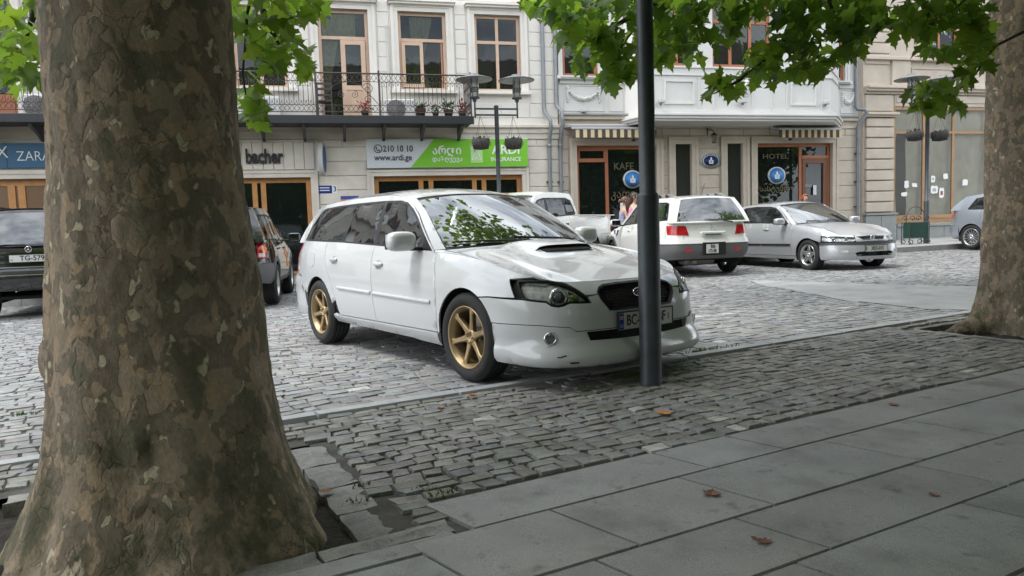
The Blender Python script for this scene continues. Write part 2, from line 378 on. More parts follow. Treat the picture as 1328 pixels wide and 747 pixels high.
# tree pits: bare soil with border stones
def rock(a0, a1, b0, b1, z0, z1, seed, parent, name='border_stone', tilt=0., material=None):
    rr = np.random.default_rng(seed); nu, nv = max(3, int((a1-a0)/.07)), max(3, int((b1-b0)/.05))
    U, W_ = np.meshgrid(np.linspace(0, 1, nu), np.linspace(0, 1, nv), indexing='ij')
    ed = np.minimum(np.minimum(U, 1-U)*(a1-a0), np.minimum(W_, 1-W_)*(b1-b0))
    zz = z1 + .004 + rr.normal(0, .0028, U.shape) - np.where(ed < 1e-6, .008, 0) + tilt*(W_-.5)
    aa = a0 + (a1-a0)*U + rr.normal(0, .004, U.shape); bb = b0 + (b1-b0)*W_ + rr.normal(0, .004, U.shape)
    top = kwn(aa, bb, zz).reshape(-1, 3); idx = np.arange(nu*nv).reshape(nu, nv)
    F = np.stack([idx[:-1, :-1], idx[1:, :-1], idx[1:, 1:], idx[:-1, 1:]], -1).reshape(-1, 4)
    ring = np.r_[idx[:, 0], idx[-1, 1:], idx[-2::-1, -1], idx[0, -2:0:-1]]
    low = top[ring].copy(); low[:, 2] = low[:, 2]*0 + gz(low[:, 0], low[:, 1]) + z0
    n0 = len(top); k = np.arange(len(ring)); S_ = np.stack([ring, n0 + k, n0 + (k+1) % len(ring), np.roll(ring, -1)], -1)
    V_ = np.r_[top, low]; c = V_.mean(0)
    t = rr.uniform(.8, 1.15)
    o = link(name, np_mesh(name, V_-c, np.r_[F, S_], False, np.full(len(V_), t)), material or m_setp, parent, fix=True); o.location = c
    return o
for ps in [(-1.75, -1.0), (-.98, -.18), (-.16, .50), (.51, .955)]: rock(ps[0], ps[1], 2.385, 2.482, -.12, .004, int(ps[0]*100) % 97, foot)
MB().add([kw(a, b, -.014) for a, b in ((.77, 2.36), (1.02, 2.36), (1.02, 2.62), (.77, 2.52))], [(0, 1, 2, 3)]).build('joint_bed', m_joint, foot)
for i, (a0, a1, b0, b1, zt, tl) in enumerate([(.665, .828, 2.488, 2.80, -.012, 0), (.655, .826, 2.806, 3.11, -.008, 0), (.66, .828, 3.116, 3.44, -.006, 0), (.655, .826, 3.446, 3.79, -.004, 0), (.838, .985, 2.392, 2.495, -.002, 0), (-.55, -.1, 3.72, 3.84, .0, 0), (-.08, .5, 3.74, 3.84, .0, 0)]):
    rock(a0, a1, b0, b1, -.12, zt, 50+i, foot, 'border_stone', tl)
for i, (a0, a1, b0, b1) in enumerate([(6.2, 6.29, 2.76, 3.1), (6.2, 6.29, 3.12, 3.6), (6.2, 6.29, 3.62, 4.12), (6.3, 6.9, 4.10, 4.17), (6.92, 7.7, 4.10, 4.17), (6.3, 6.95, 2.70, 2.78), (6.97, 7.7, 2.70, 2.78)]):
    rock(a0, a1, b0, b1, -.12, .002, 80+i, foot)
m_soil = mat('tree_pit_soil', (.03, .026, .021), .97, var=.5, vscale=24, bump=1.0, bscale=70)
for nm, (a0, a1, b0, b1), cx_, cy_ in (('tree_pit', (-1.8, .80, 2.47, 3.86), 0.05, 2.95), ('tree_pit', (6.28, 7.72, 2.74, 4.13), 7.1, 3.5)):
    U, W_ = np.meshgrid(np.linspace(a0, a1, 46), np.linspace(b0, b1, 30), indexing='ij')
    hh = -.052 + .012*np.sin(U*9+W_*5)*np.cos(W_*11) + rng.normal(0, .005, U.shape) + .03*np.exp(-((U-cx_)**2+(W_-cy_)**2)/.35)
    Vt = kwn(U, W_, hh).reshape(-1, 3); ix = np.arange(46*30).reshape(46, 30)
    link(nm, np_mesh(nm, Vt, np.stack([ix[:-1, :-1], ix[1:, :-1], ix[1:, 1:], ix[:-1, 1:]], -1).reshape(-1, 4), True), m_soil, foot)
# far pavement in front of the buildings
m_fkerb = mat('far_kerb_stone', (.27, .27, .26), .7, var=.15, vscale=6, bump=.3, bscale=60)
m_fpave = mat('far_paving', (.30, .30, .29), .7, var=.12, vscale=2.5, bump=.2, bscale=80, attr='tone')
def fz(u, o, z): x, y = fw2(u, o); return (x, y, gz(x, y) + z)
fp = MB().add([fz(-40, 4.3, .10), fz(40, 4.3, .10), fz(40, -1, .10), fz(-40, -1, .10)], [(0, 1, 2, 3)]).build('far_pavement', m_joint); tag(fp, kind='structure'); fp['label'] = 'raised pavement along the shop fronts'
u = -14.
while u < 20:
    L_ = r_.uniform(.9, 1.2)
    if u > 4 or u < -6:
        vs = [fz(q, o, z) for z in (-.05, .118) for q, o in ((u+.004, 4.42), (u+L_-.004, 4.42), (u+L_-.004, 4.14), (u+.004, 4.14))]
        MB().add(vs, [(0,1,5,4),(1,2,6,5),(2,3,7,6),(3,0,4,7),(4,5,6,7)]).build('kerb_stone', m_fkerb, fp)
    u += L_
for o0, o1 in ((3.32, 4.13), (2.5, 3.31), (1.68, 2.49), (.86, 1.67), (0.02, .85)):
    u = 7.8 + r_.uniform(0, .4)
    while u < 19:
        L_ = r_.uniform(.6, 1.1)
        vs = [fz(q, o, z) for z in (.09, .112) for q, o in ((u+.004, o1-.004), (u+L_-.004, o1-.004), (u+L_-.004, o0), (u+.004, o0))]
        me = np_mesh('paving_slab', vs, np.array([(0,1,5,4),(1,2,6,5),(2,3,7,6),(3,0,4,7),(4,5,6,7)]), False, np.full(8, r_.uniform(.85, 1.12)))
        link('paving_slab', me, m_fpave, fp); u += L_
# ============================================================ CAR BODY LIBRARY (measurable surfaces)
def pchip(xs, ys):
    xs = np.array(xs, float); ys = np.array(ys, float)
    if xs[0] > xs[-1]: xs, ys = xs[::-1], ys[::-1]
    h = np.diff(xs); dl = np.diff(ys)/h; m = np.zeros(len(xs))
    if len(xs) == 2: m[:] = dl[0]
    else:
        for i in range(1, len(xs)-1):
            if dl[i-1]*dl[i] > 0:
                w1 = 2*h[i]+h[i-1]; w2 = h[i]+2*h[i-1]; m[i] = (w1+w2)/(w1/dl[i-1]+w2/dl[i])
        m[0] = dl[0]; m[-1] = dl[-1]
    def f(x):
        x = np.clip(np.asarray(x, float), xs[0], xs[-1]); i = np.clip(np.searchsorted(xs, x, 'right')-1, 0, len(xs)-2)
        t = (x-xs[i])/h[i]; t2 = t*t; t3 = t2*t
        return (2*t3-3*t2+1)*ys[i] + (t3-2*t2+t)*h[i]*m[i] + (-2*t3+3*t2)*ys[i+1] + (t3-t2)*h[i]*m[i+1]
    return f
def sstep(a, b, x):
    t = np.clip((x-a)/(b-a), 0, 1); return t*t*(3-2*t)
class Body:
    """contour: half plan outline from nose centre to tail centre; right side has s > 0 and y < 0"""
    def __init__(B, sp):
        B.sp = sp; c = np.array(sp['contour'], float)
        # dense Catmull-Rom through the outline
        P = np.vstack([[c[0][0], -c[1][1]], c, [c[-1][0], -c[-2][1]]]); D = []
        for i in range(1, len(P)-2):
            p0, p1, p2, p3 = P[i-1:i+3]
            for t in np.linspace(0, 1, 40, endpoint=False):
                D.append(.5*((2*p1) + (p2-p0)*t + (2*p0-5*p1+4*p2-p3)*t*t + (3*p1-p0-3*p2+p3)*t**3))
        D.append(P[-2]); D = np.array(D); D[0, 1] = 0; D[-1, 1] = 0
        L = np.r_[0, np.cumsum(np.linalg.norm(np.diff(D, axis=0), axis=1))]
        B.S = np.linspace(0, L[-1], 1200); B.L = L[-1]
        B.X = np.interp(B.S, L, D[:, 0]); B.Y = np.interp(B.S, L, D[:, 1])
        k = np.ones(41)/41; pad = lambda a, s0, s1: np.convolve(np.r_[s0*a[20:0:-1], a, s1*a[-2:-22:-1]], k, 'valid')
        B.X = pad(B.X, 1, 1); B.Y = pad(B.Y, -1, -1)
        tx, ty = np.gradient(B.X, B.S), np.gradient(B.Y, B.S); n = np.hypot(tx, ty) + 1e-9
        B.NX, B.NY = ty/n*-1, tx/n          # pointing inwards
        B.zb = pchip(*zip(*sp['zb'])); B.zt = pchip(*zip(*sp['zt']))
        B.pf, B.pm, B.ps, B.pr = [pchip(*zip(*sp[k])) for k in ('pf', 'pm', 'ps', 'pr')]
        B.xf, B.xm, B.xs, B.xr = sp['xblend']   # nose / fender / door / tail blend stations
        B.zr = pchip(*zip(*sp['zr'])); B.tum = pchip(*zip(*sp['tum'])) if 'tum' in sp else (lambda x: .18)
        B.mid = np.array([(B.X[0]+B.X[-1])/2, 0, .6])
    def sx(B, x): return float(np.interp(-x, -B.X, B.S))
    def sy(B, y):
        k = B.S < B.S[np.argmax(B.Y)]*.9; s = float(np.interp(abs(y), B.Y[k], B.S[k])); return s if y <= 0 else -s
    def sr(B, y):
        k = B.S > B.S[np.argmax(B.Y)]; s = float(np.interp(abs(y), B.Y[k][::-1], B.S[k][::-1])); return s if y <= 0 else -s
    def wrap(B, s, z):
        s = np.asarray(s, float); z = np.asarray(z, float); a = np.abs(s); sg = np.where(s >= 0, -1., 1.)
        x = np.interp(a, B.S, B.X); y = np.interp(a, B.S, B.Y); nx = np.interp(a, B.S, B.NX); ny = np.interp(a, B.S, B.NY)
        zb, zt = B.zb(x), B.zt(x); t = np.clip((z-zb)/(zt-zb), 0, 1)
        wF = sstep(B.xf[0], B.xf[1], x); wM = sstep(B.xm[0], B.xm[1], x)*(1-wF); wR = 1-sstep(B.xr[0], B.xr[1], x); wS = np.clip(1-wF-wM-wR, 0, 1)
        d = wF*B.pf(t) + wM*B.pm(t) + wS*B.ps(t) + wR*B.pr(t)
        # keep the inward push from crossing the centre line
        return np.stack([x + nx*d, sg*np.maximum(0, y + ny*d), np.minimum(z, zt)], -1)
    def belt_y(B, x):
        x = np.asarray(x, float); s = np.interp(-x, -B.X, B.S); p = B.wrap(s, B.zt(x)+1); return np.abs(p[..., 1])
    def green(B, x, z):
        """side of the glasshouse; z from belt to roof edge.  returned for the right side (y<0)"""
        x = np.asarray(x, float); z = np.asarray(z, float); zb = B.zt(x); zr = B.zr(x); t = (z-zb)/np.maximum(zr-zb, .05)
        y = B.belt_y(np.clip(x, B.sp['gx'][1], B.sp['gx'][0])) - .012 - B.tum(x)*(.72*t + .28*t*t)
        return np.stack([x, -y, z], -1)
    def screen(B, w_, v, which='front'):
        (x0, z0), (x1, z1) = B.sp['apillar' if which == 'front' else 'dpillar']
        bx0, bx1, bz0, bz1 = B.sp['wsbow' if which == 'front' else 'rsbow']
        v = np.asarray(v, float); w_ = np.asarray(w_, float)
        P = B.green(x0+(x1-x0)*v, z0+(z1-z0)*v); q = 1-np.abs(w_)**2.2
        sg = 1 if which == 'front' else -1
        return np.stack([P[..., 0] + sg*(bx0+(bx1-bx0)*v)*q + sg*.012*4*v*(1-v), -w_*np.abs(P[..., 1]), P[..., 2] + (bz0+(bz1-bz0)*v)*q + .014*4*v*(1-v)*1.], -1)
    def roof(B, x, w_):
        """x from front edge (1) to rear edge (0) fraction u, w -1..1"""
        u = np.asarray(x, float); w_ = np.asarray(w_, float)
        f = B.screen(w_, np.ones_like(w_), 'front'); r = B.screen(w_, np.ones_like(w_), 'rear')
        X = r[..., 0] + (f[..., 0]-r[..., 0])*u
        (xa, _), (xd, _) = B.sp['apillar'][1], B.sp['dpillar'][1]
        xe = xd + (xa-xd)*u; ze = B.zr(xe); ye = np.abs(B.green(xe, ze)[..., 1]); q = 1-np.abs(w_)**2.4
        bz1, bz2 = B.sp['wsbow'][3], B.sp['rsbow'][3]; cr = B.sp['crown']
        c = bz2 + (bz1-bz2)*u; c = c + (cr-c)*np.sin(np.clip(u, 0, 1)*pi)**.7
        return np.stack([X, -w_*ye, ze + c*q], -1)
    def hood(B, s, v):
        """s signed along the nose rim between the pillars, v 0 rim .. 1 cowl"""
        s = np.asarray(s, float); v = np.asarray(v, float)
        sa = B.sx(B.sp['apillar'][0][0]); R = B.wrap(s, np.full_like(s, 9.)); wv = R[..., 1]/max(1e-6, abs(B.wrap(sa, 9.)[1]))
        C = B.screen(-np.clip(wv, -1, 1), np.zeros_like(v), 'front')
        g = v*(1.32-.32*v); x = R[..., 0] + (C[..., 0]-R[..., 0])*v; y = R[..., 1] + (C[..., 1]-R[..., 1])*v
        z = R[..., 2] + (C[..., 2]-R[..., 2])*g
        yy = y/.62
        hb = B.sp.get('hoodbump')
        if hb is not None: z = z + hb(x, y, v)
        return np.stack([x, y, z], -1)
    def deck(B, s, v):
        s = np.asarray(s, float); v = np.asarray(v, float)
        R = B.wrap(s, np.full_like(s, 9.)); sa = B.sx(B.sp['dpillar'][0][0]); wv = R[..., 1]/max(1e-6, abs(B.wrap(sa, 9.)[1]))
        C = B.screen(-np.clip(wv, -1, 1), np.zeros_like(v), 'rear')
        return R + (C-R)*v[..., None]
# ============================================================ CAR PANELS
def poly_off(P, d):
    """shrink (d>0) a polygon by d"""
    P = np.array(P, float); n = len(P); x, y = P[:, 0], P[:, 1]
    if .5*np.sum(x*np.roll(y, -1)-np.roll(x, -1)*y) < 0: P = P[::-1]
    Q = []
    for i in range(n):
        a, b, c = P[i-1], P[i], P[(i+1) % n]
        e1, e2 = b-a, c-b; e1 = e1/(np.linalg.norm(e1)+1e-12); e2 = e2/(np.linalg.norm(e2)+1e-12)
        n1, n2 = np.array([-e1[1], e1[0]]), np.array([-e2[1], e2[0]]); m = n1+n2; l = m @ m
        m = m*(2/l) if l > .3 else n1
        k = min(2.5, np.linalg.norm(m)); m = m/(np.linalg.norm(m)+1e-12)*k
        Q.append(b + m*d)
    return np.array(Q)
def dense(P, sp):
    P = np.array(P, float); out = []
    for a, b in zip(P, np.roll(P, -1, 0)):
        k = max(1, int(np.ceil(np.linalg.norm(b-a)/sp)))
        for t in range(k): out.append(a + (b-a)*t/k)
    return np.array(out)
def inside(pts, P):
    x, y = pts[:, 0][:, None], pts[:, 1][:, None]; a, b = P[None], np.roll(P, -1, 0)[None]
    c = ((a[..., 1] > y) != (b[..., 1] > y)) & (x < (b[..., 0]-a[..., 0])*(y-a[..., 1])/(b[..., 1]-a[..., 1]+1e-15) + a[..., 0])
    return c.sum(1) % 2 == 1
def smooth_poly(P, it=2):
    """round the corners of an outline (Chaikin)"""
    P = np.array(P, float)
    for _ in range(it):
        Q = np.roll(P, -1, 0); P = np.stack([.75*P+.25*Q, .25*P+.75*Q], 1).reshape(-1, 2)
    return P
def arc(cx, cz, r, a0, a1, n=14):
    return [(cx + r*cos(radians(a0+(a1-a0)*i/n)), cz + r*sin(radians(a0+(a1-a0)*i/n))) for i in range(n+1)]
def panel(name, fn, outline, material, parent, holes=(), sp=.06, gap=.0028, th=.014, off=0., mid=(0, 0, .6), kidname=None):
    """cut one panel out of a parametric surface: fn(p,q)->xyz.  edges are turned in by th"""
    outs = [dense(poly_off(outline, gap), sp*.75)] + [dense(poly_off(h, -gap), sp*.5) for h in holes]
    lo, hi = outs[0].min(0), outs[0].max(0)
    gx, gy = np.meshgrid(np.arange(lo[0]+sp*.5, hi[0], sp), np.arange(lo[1]+sp*.5, hi[1], sp), indexing='ij')
    g = np.stack([gx.ravel(), gy.ravel()], -1)
    if len(g):
        k = inside(g, outs[0])
        for h in outs[1:]: k &= ~inside(g, h)
        g = g[k]
    if len(g):
        ring = np.vstack(outs); g = g[np.min(np.linalg.norm(g[:, None]-ring[None], axis=2), axis=1) > sp*.4]
    pts = []; edges = []
    for o in outs:
        b = len(pts); n = len(o); pts += [tuple(p) for p in o]; edges += [(b+i, b+(i+1) % n) for i in range(n)]
    pts += [tuple(p) for p in g]
    vs, es, fs, _, _, _ = geometry.delaunay_2d_cdt([Vector(p) for p in pts], edges, [], 0, 1e-6)
    vs = np.array([(v.x, v.y) for v in vs]); fs = np.array([f for f in fs if len(f) == 3])
    c = vs[fs].mean(1); k = inside(c, outs[0])
    for h in outs[1:]: k &= ~inside(c, h)
    fs = fs[k]
    P = fn(vs[:, 0], vs[:, 1]); h = 1e-3
    nrm = np.cross(fn(vs[:, 0]+h, vs[:, 1])-fn(vs[:, 0]-h, vs[:, 1]), fn(vs[:, 0], vs[:, 1]+h)-fn(vs[:, 0], vs[:, 1]-h))
    nrm /= np.linalg.norm(nrm, axis=1)[:, None] + 1e-12
    ref = P - np.array([np.clip(P[:, 0], mid[0]-1.2, mid[0]+1.2), 0*P[:, 0], 0*P[:, 0]+mid[2]]).T
    flip = np.sum(nrm*ref, 1) < 0; nrm[flip] *= -1
    P = P + nrm*off
    tri = np.cross(P[fs[:, 1]]-P[fs[:, 0]], P[fs[:, 2]]-P[fs[:, 0]]); bad = np.sum(tri*nrm[fs].mean(1), 1) < 0
    fs[bad] = fs[bad][:, ::-1]
    V = [tuple(p) for p in P]; F = [tuple(f) for f in fs]; SM = [True]*len(F)
    if th:
        cnt = {}
        for f in fs:
            for a, b in ((f[0], f[1]), (f[1], f[2]), (f[2], f[0])): cnt[(a, b)] = 1
        for (a, b) in list(cnt):
            if (b, a) not in cnt:
                i = len(V); V += [tuple(P[a]), tuple(P[b]), tuple(P[b]-nrm[b]*th), tuple(P[a]-nrm[a]*th)]
                F.append((i, i+3, i+2, i+1)); SM.append(False)
    me = bpy.data.meshes.new(name); me.from_pydata(V, [], F); me.polygons.foreach_set('use_smooth', SM); me.update()
    return link(name, me, material, parent)
m_black = mat('black_trim_plastic', (.012, .012, .013), .5)
m_rubber = mat('tyre_rubber', (.018, .018, .018), .8, var=.25, vscale=10, bump=.25, bscale=90)
m_dark = mat('underbody_black', (.008, .008, .008), .9)
m_chrome = mat('chrome', (.75, .76, .78), .12, 1.)
m_disc = mat('brake_disc', (.25, .24, .23), .4, 1.)
m_plate = mat('plate_white', (.62, .62, .60), .45)
m_ink = mat('plate_black', (.015, .015, .016), .5)
m_blue = mat('plate_blue', (.02, .07, .33), .45)
m_red = mat('plate_red', (.6, .02, .03), .45)
m_seat = mat('seat_cloth', (.03, .03, .033), .9, var=.3, vscale=30)
m_lens = glass('headlamp_lens', (.05, .05, .05), .96, 1.25, clear=(.96, .97, .97))
m_bucket = mat('headlamp_bucket', (.62, .63, .64), .35, .1, var=.5, vscale=18)
m_redlens = mat('red_lamp_lens', (.42, .012, .018), .12, coat=.8, var=.3, vscale=25)
m_amber = mat('amber_lamp_lens', (.75, .22, .02), .15, coat=.8)
m_clearlens = mat('clear_lamp_lens', (.6, .6, .6), .15, coat=.8)
m_glass_side = glass('car_side_glass', (.012, .014, .015), .22, 1.75, wave=.10)
m_glass_ws = glass('windscreen_glass', (.03, .035, .035), .62, 3.0)
m_glass_rear = glass('rear_screen_glass', (.02, .022, .026), .15, 2.2)

def make_wheel(car, loc, side, r, wd, rim_r, style, mats, n_sp=6, steer=0.):
    """side -1: outer face towards -y.  wheel hub with tyre and rim as its pieces"""
    sg = side; y = lambda o: sg*o          # o grows outwards
    w2 = wd/2
    hb = MB(); hb.lathe([(0, y(-.02)), (rim_r*.62, y(-.02)), (rim_r*.62, y(-.045)), (0, y(-.045))], axis='y', n=28)
    hb.box(-.05, .06, min(y(-.09), y(0)), max(y(-.09), y(0)), rim_r*.28, rim_r*.66)
    hub = hb.build('wheel', m_disc, car, loc); hub.rotation_euler = (0, 0, steer)
    t = MB(); pr = [(rim_r*.99, y(-w2*.86)), (rim_r+.02, y(-w2*.98)), ((r+rim_r)/2, y(-w2*1.04)), (r-.022, y(-w2*.95)), (r-.004, y(-w2*.74))]
    tr = []
    for k in range(9):
        o = -w2*.70 + w2*1.40*k/8; g = .007 if k % 2 == 0 and 0 < k < 8 else 0
        if g: tr += [(r, y(o-.006)), (r-g, y(o-.004)), (r-g, y(o+.004)), (r, y(o+.006))]
        else: tr += [(r, y(o))]
    pr += tr + [(r-.004, y(w2*.74)), (r-.022, y(w2*.95)), ((r+rim_r)/2+.01, y(w2*1.04)), (rim_r+.028, y(w2*1.02)), (rim_r+.012, y(w2*.93)), (rim_r*.995, y(w2*.86))]
    t.lathe(pr, axis='y', n=56)
    t.build('tyre', m_rubber, hub)
    m = MB(); R = rim_r; o1 = w2*.90
    m.lathe([(R*.99, y(-w2*.86)), (R*.90, y(-w2*.6)), (R*.86, y(w2*.35)), (R*.90, y(o1*.80)), (R*.955, y(o1*.9)), (R*.965, y(o1)), (R*1.01, y(o1+.004)), (R*1.02, y(o1-.008)), (R*.99, y(o1-.02))], axis='y', n=48)
    of = {'six': w2*.62, 'star': w2*.72, 'multi': w2*.78, 'steel': w2*.5}[style]
    hr = R*.27 if style == 'six' else R*.24
    m.lathe([(0, y(of-.012)), (R*.10, y(of-.012)), (R*.12, y(of+.004)), (hr, y(of)), (hr*1.04, y(of-.03)), (R*.2, y(of-.05))], axis='y', n=24)
    n = n_sp
    for k in range(n):
        q = 2*pi*k/n + .26
        if style == 'star': ws = [(hr*.8, .085), (R*.5, .075), (R*.80, .040), (R*.92, .030)]
        elif style == 'six': ws = [(hr*.8, .040), (R*.5, .030), (R*.78, .028), (R*.93, .050)]
        else: ws = [(hr*.8, .022), (R*.5, .016), (R*.8, .015), (R*.93, .02)]
        vs = []; fs = []
        for i, (rr, hw) in enumerate(ws):
            hw = hw*R/.22*.62; fo = of + (o1*.86-of)*sstep(.55*R, R*.95, rr) + (.006 if style == 'six' and i in (1, 2) else 0)
            for (a, b) in ((-hw, fo-.034), (-hw, fo-.006), (-hw*.62, fo), (hw*.62, fo), (hw, fo-.006), (hw, fo-.034)):
                vs.append((rr*cos(q)-a*sin(q), y(b), rr*sin(q)+a*cos(q)))
        for i in range(len(ws)-1):
            for j in range(5): fs.append((i*6+j, i*6+j+1, i*6+7+j, i*6+6+j))
        m.add(vs, fs)
    for k in range(5):
        q = 2*pi*k/5; c = (hr*.62*cos(q), y(of), hr*.62*sin(q))
        m.lathe([(.0, y(.012)), (.009, y(.012)), (.010, y(-.004))], c=c, axis='y', n=6)
    m.build('rim', mats['rim'], hub)
    return hub
def plate_geo(car, name, loc, rz, w_, h_, parts, eu=True, ry=0., yellow=False, frame=True, flag=False):
    """number plate facing local -y; parts: list of (text, x, z, size, sx)"""
    o = MB().box(-w_/2, w_/2, 0, .006, -h_/2, h_/2, .003).build(name, m_plate, car, loc); o.rotation_euler = (ry, 0, rz)
    if frame:
        f = MB(); t = .007
        f.box(-w_/2-t, w_/2+t, -.002, .012, h_/2, h_/2+t); f.box(-w_/2-t, w_/2+t, -.002, .012, -h_/2-t, -h_/2)
        f.box(-w_/2-t, -w_/2, -.002, .012, -h_/2, h_/2); f.box(w_/2, w_/2+t, -.002, .012, -h_/2, h_/2); f.build('plate_frame', m_ink, o)
    if eu:
        MB().box(-w_/2+.004, -w_/2+.046, -.0012, .002, -h_/2+.004, h_/2-.004).build('country_band', m_blue, o)
        MB().box(-w_/2+.010, -w_/2+.040, -.002, 0, .012, .034).build('flag', m_plate, o)
        fl = MB(); fl.box(-w_/2+.010, -w_/2+.040, -.0026, 0, .021, .025); fl.box(-w_/2+.0232, -w_/2+.0268, -.0028, 0, .012, .034); fl.build('flag_cross', m_red, o)
        text('country_letters', 'GE', .030, m_plate, o, (-w_/2+.025, -.002, -.030), .001, .9, .0)
    for (tx, x, z, sz, sx) in parts: text('plate_number', tx, sz, m_ink, o, (x, -.0015, z), .002, sx, .0016 if sz > .05 else .0)
    return o
def mirror_geo(car, sg, x, y, z, paint, sz=1., lower=None):
    """door mirror: rounded shell; sg -1 = right side"""
    m = MB(); vs = []; n1, n2 = 14, 10
    for i in range(n1+1):
        u = pi*i/n1
        for j in range(n2*2):
            v = pi*j/n2
            ex = lambda a, p: np.sign(a)*abs(a)**p
            X = .075*ex(cos(u), .75)*1.0; ry = .118*ex(sin(u), .55); rz_ = .078*ex(sin(u), .55)
            vs.append((x - X*sz, y + sg*(.0 + ry*ex(cos(v), .62))*sz, z + rz_*ex(sin(v), .62)*sz - .012*ry*10*cos(v)*0))
    fs = []
    k = n2*2
    for i in range(n1):
        for j in range(k): fs.append((i*k+j, i*k+(j+1) % k, (i+1)*k+(j+1) % k, (i+1)*k+j))
    o = m.add(vs, fs, True).build('door_mirror', paint, car)
    f = MB(); f.box(x-.03*sz, x+.045*sz, *sorted((y-sg*.25*sz, y-sg*.06*sz)), z-.075*sz, z-.045*sz, .01); f.build('mirror_foot', m_black, o)
    MB().box(x-.082*sz, x-.072*sz, *sorted((y-sg*.10*sz, y+sg*.10*sz)), z-.06*sz, z+.06*sz, .004).build('mirror_glass', mat('mirror_silver', (.30, .32, .33), .05, 1.), o)
    return o
def handle_geo(car, B, s, z, paint, parent, ln=.16, hh=.036):
    P = B.wrap(s, z); sg = -1 if P[1] < 0 else 1
    m = MB(); y0 = P[1]
    a, b = sorted((y0 - sg*.0, y0 + sg*.028))
    m.box(P[0]-ln/2, P[0]+ln/2, a, b, z-hh/2, z+hh/2, .014)
    return m.build('door_handle', paint, parent)
def build_car(name, label, cat, B, P, paint, pose, group=None):
    """P: dict of outlines in (x, z) for the side; helper closures do the mapping"""
    cx_, cy_, yaw_, z0 = pose
    car = empty(name, label, cat, (cx_, cy_, z0), yaw_, group)
    S = lambda x, z: (B.sx(x), z)
    mid = B.mid
    W = lambda nm, poly, material, parent=car, holes=(), **k: panel(nm, B.wrap, poly, material, parent, holes, mid=mid, **k)
    # dark inner shell (shows in the gaps), floor, wheel housings
    r_arch = P['arch_r']; wb = P['wb']
    inner = lambda s, z: B.wrap(s, z)
    def side_poly(x_f, x_r, sgn):
        zt = lambda x: float(B.zt(x))-.01; zb = lambda x: float(B.zb(x))+.01
        top = [(B.sx(x)*sgn, zt(x)) for x in np.linspace(x_f, x_r, 40)]
        low = []
        for x in np.linspace(x_r, x_f, 60):
            z = zb(x)
            for ax in (0, -wb):
                d = abs(x-ax)
                if d < r_arch+.03: z = max(z, P['axle_z'] + sqrt(max(0, (r_arch+.03)**2-d*d)))
            low.append((B.sx(x)*sgn, z))
        return top + low
    xf, xr = float(B.X[0])-.004, float(B.X[-1])+.004
    for sgn in (1, -1):
        panel('inner_shell', B.wrap, side_poly(xf, xr, sgn), m_dark, car, [[(s*sgn, z) for s, z in h] for h in P.get('shell_holes', [])], sp=.12, gap=0, th=0, off=-.022, mid=mid)
    fl = MB(); fl.box(xr+.25, -wb-r_arch-.02, -.6, .6, .30, .34); fl.box(-wb+r_arch+.02, -r_arch-.02, -.72, .72, .24, .30); fl.box(r_arch+.02, xf-.3, -.55, .55, .24, .30); fl.box(-wb-r_arch-.02, xf-.4, -.45, .45, .28, .36)
    fl.box(xf-.62, xf-.58, -.6, .6, .28, .62); fl.box(-wb-.08, -wb+.08, -.7, .7, .26, .34); fl.box(-.06, .06, -.6, .6, .22, .30)
    for ax in (0, -wb):
        for sgn in (1, -1):
            pr = [(ax + (r_arch+.012)*cos(radians(a)), P['axle_z'] + (r_arch+.012)*sin(radians(a))) for a in np.linspace(-18, 198, 20)]
            vs = [(x, sgn*.50, z) for x, z in pr] + [(x, sgn*(P['half']-.035), z) for x, z in pr]
            fl.add(vs, [(i, i+1, i+21, i+20) for i in range(19)]); fl.add([vs[i] for i in range(20)], [tuple(range(20))])
    fl.build('floor_pan', m_dark, car)
    # wheels
    for ax, st in ((0, P.get('steer', 0)), (-wb, 0)):
        for sgn in (-1, 1):
            make_wheel(car, (ax, sgn*P['track']/2, P['wr']), sgn, P['wr'], P['ww'], P['rim_r'], P['rim'], {'rim': P['rim_mat']}, P.get('spokes', 6), st)
    return car, S, W
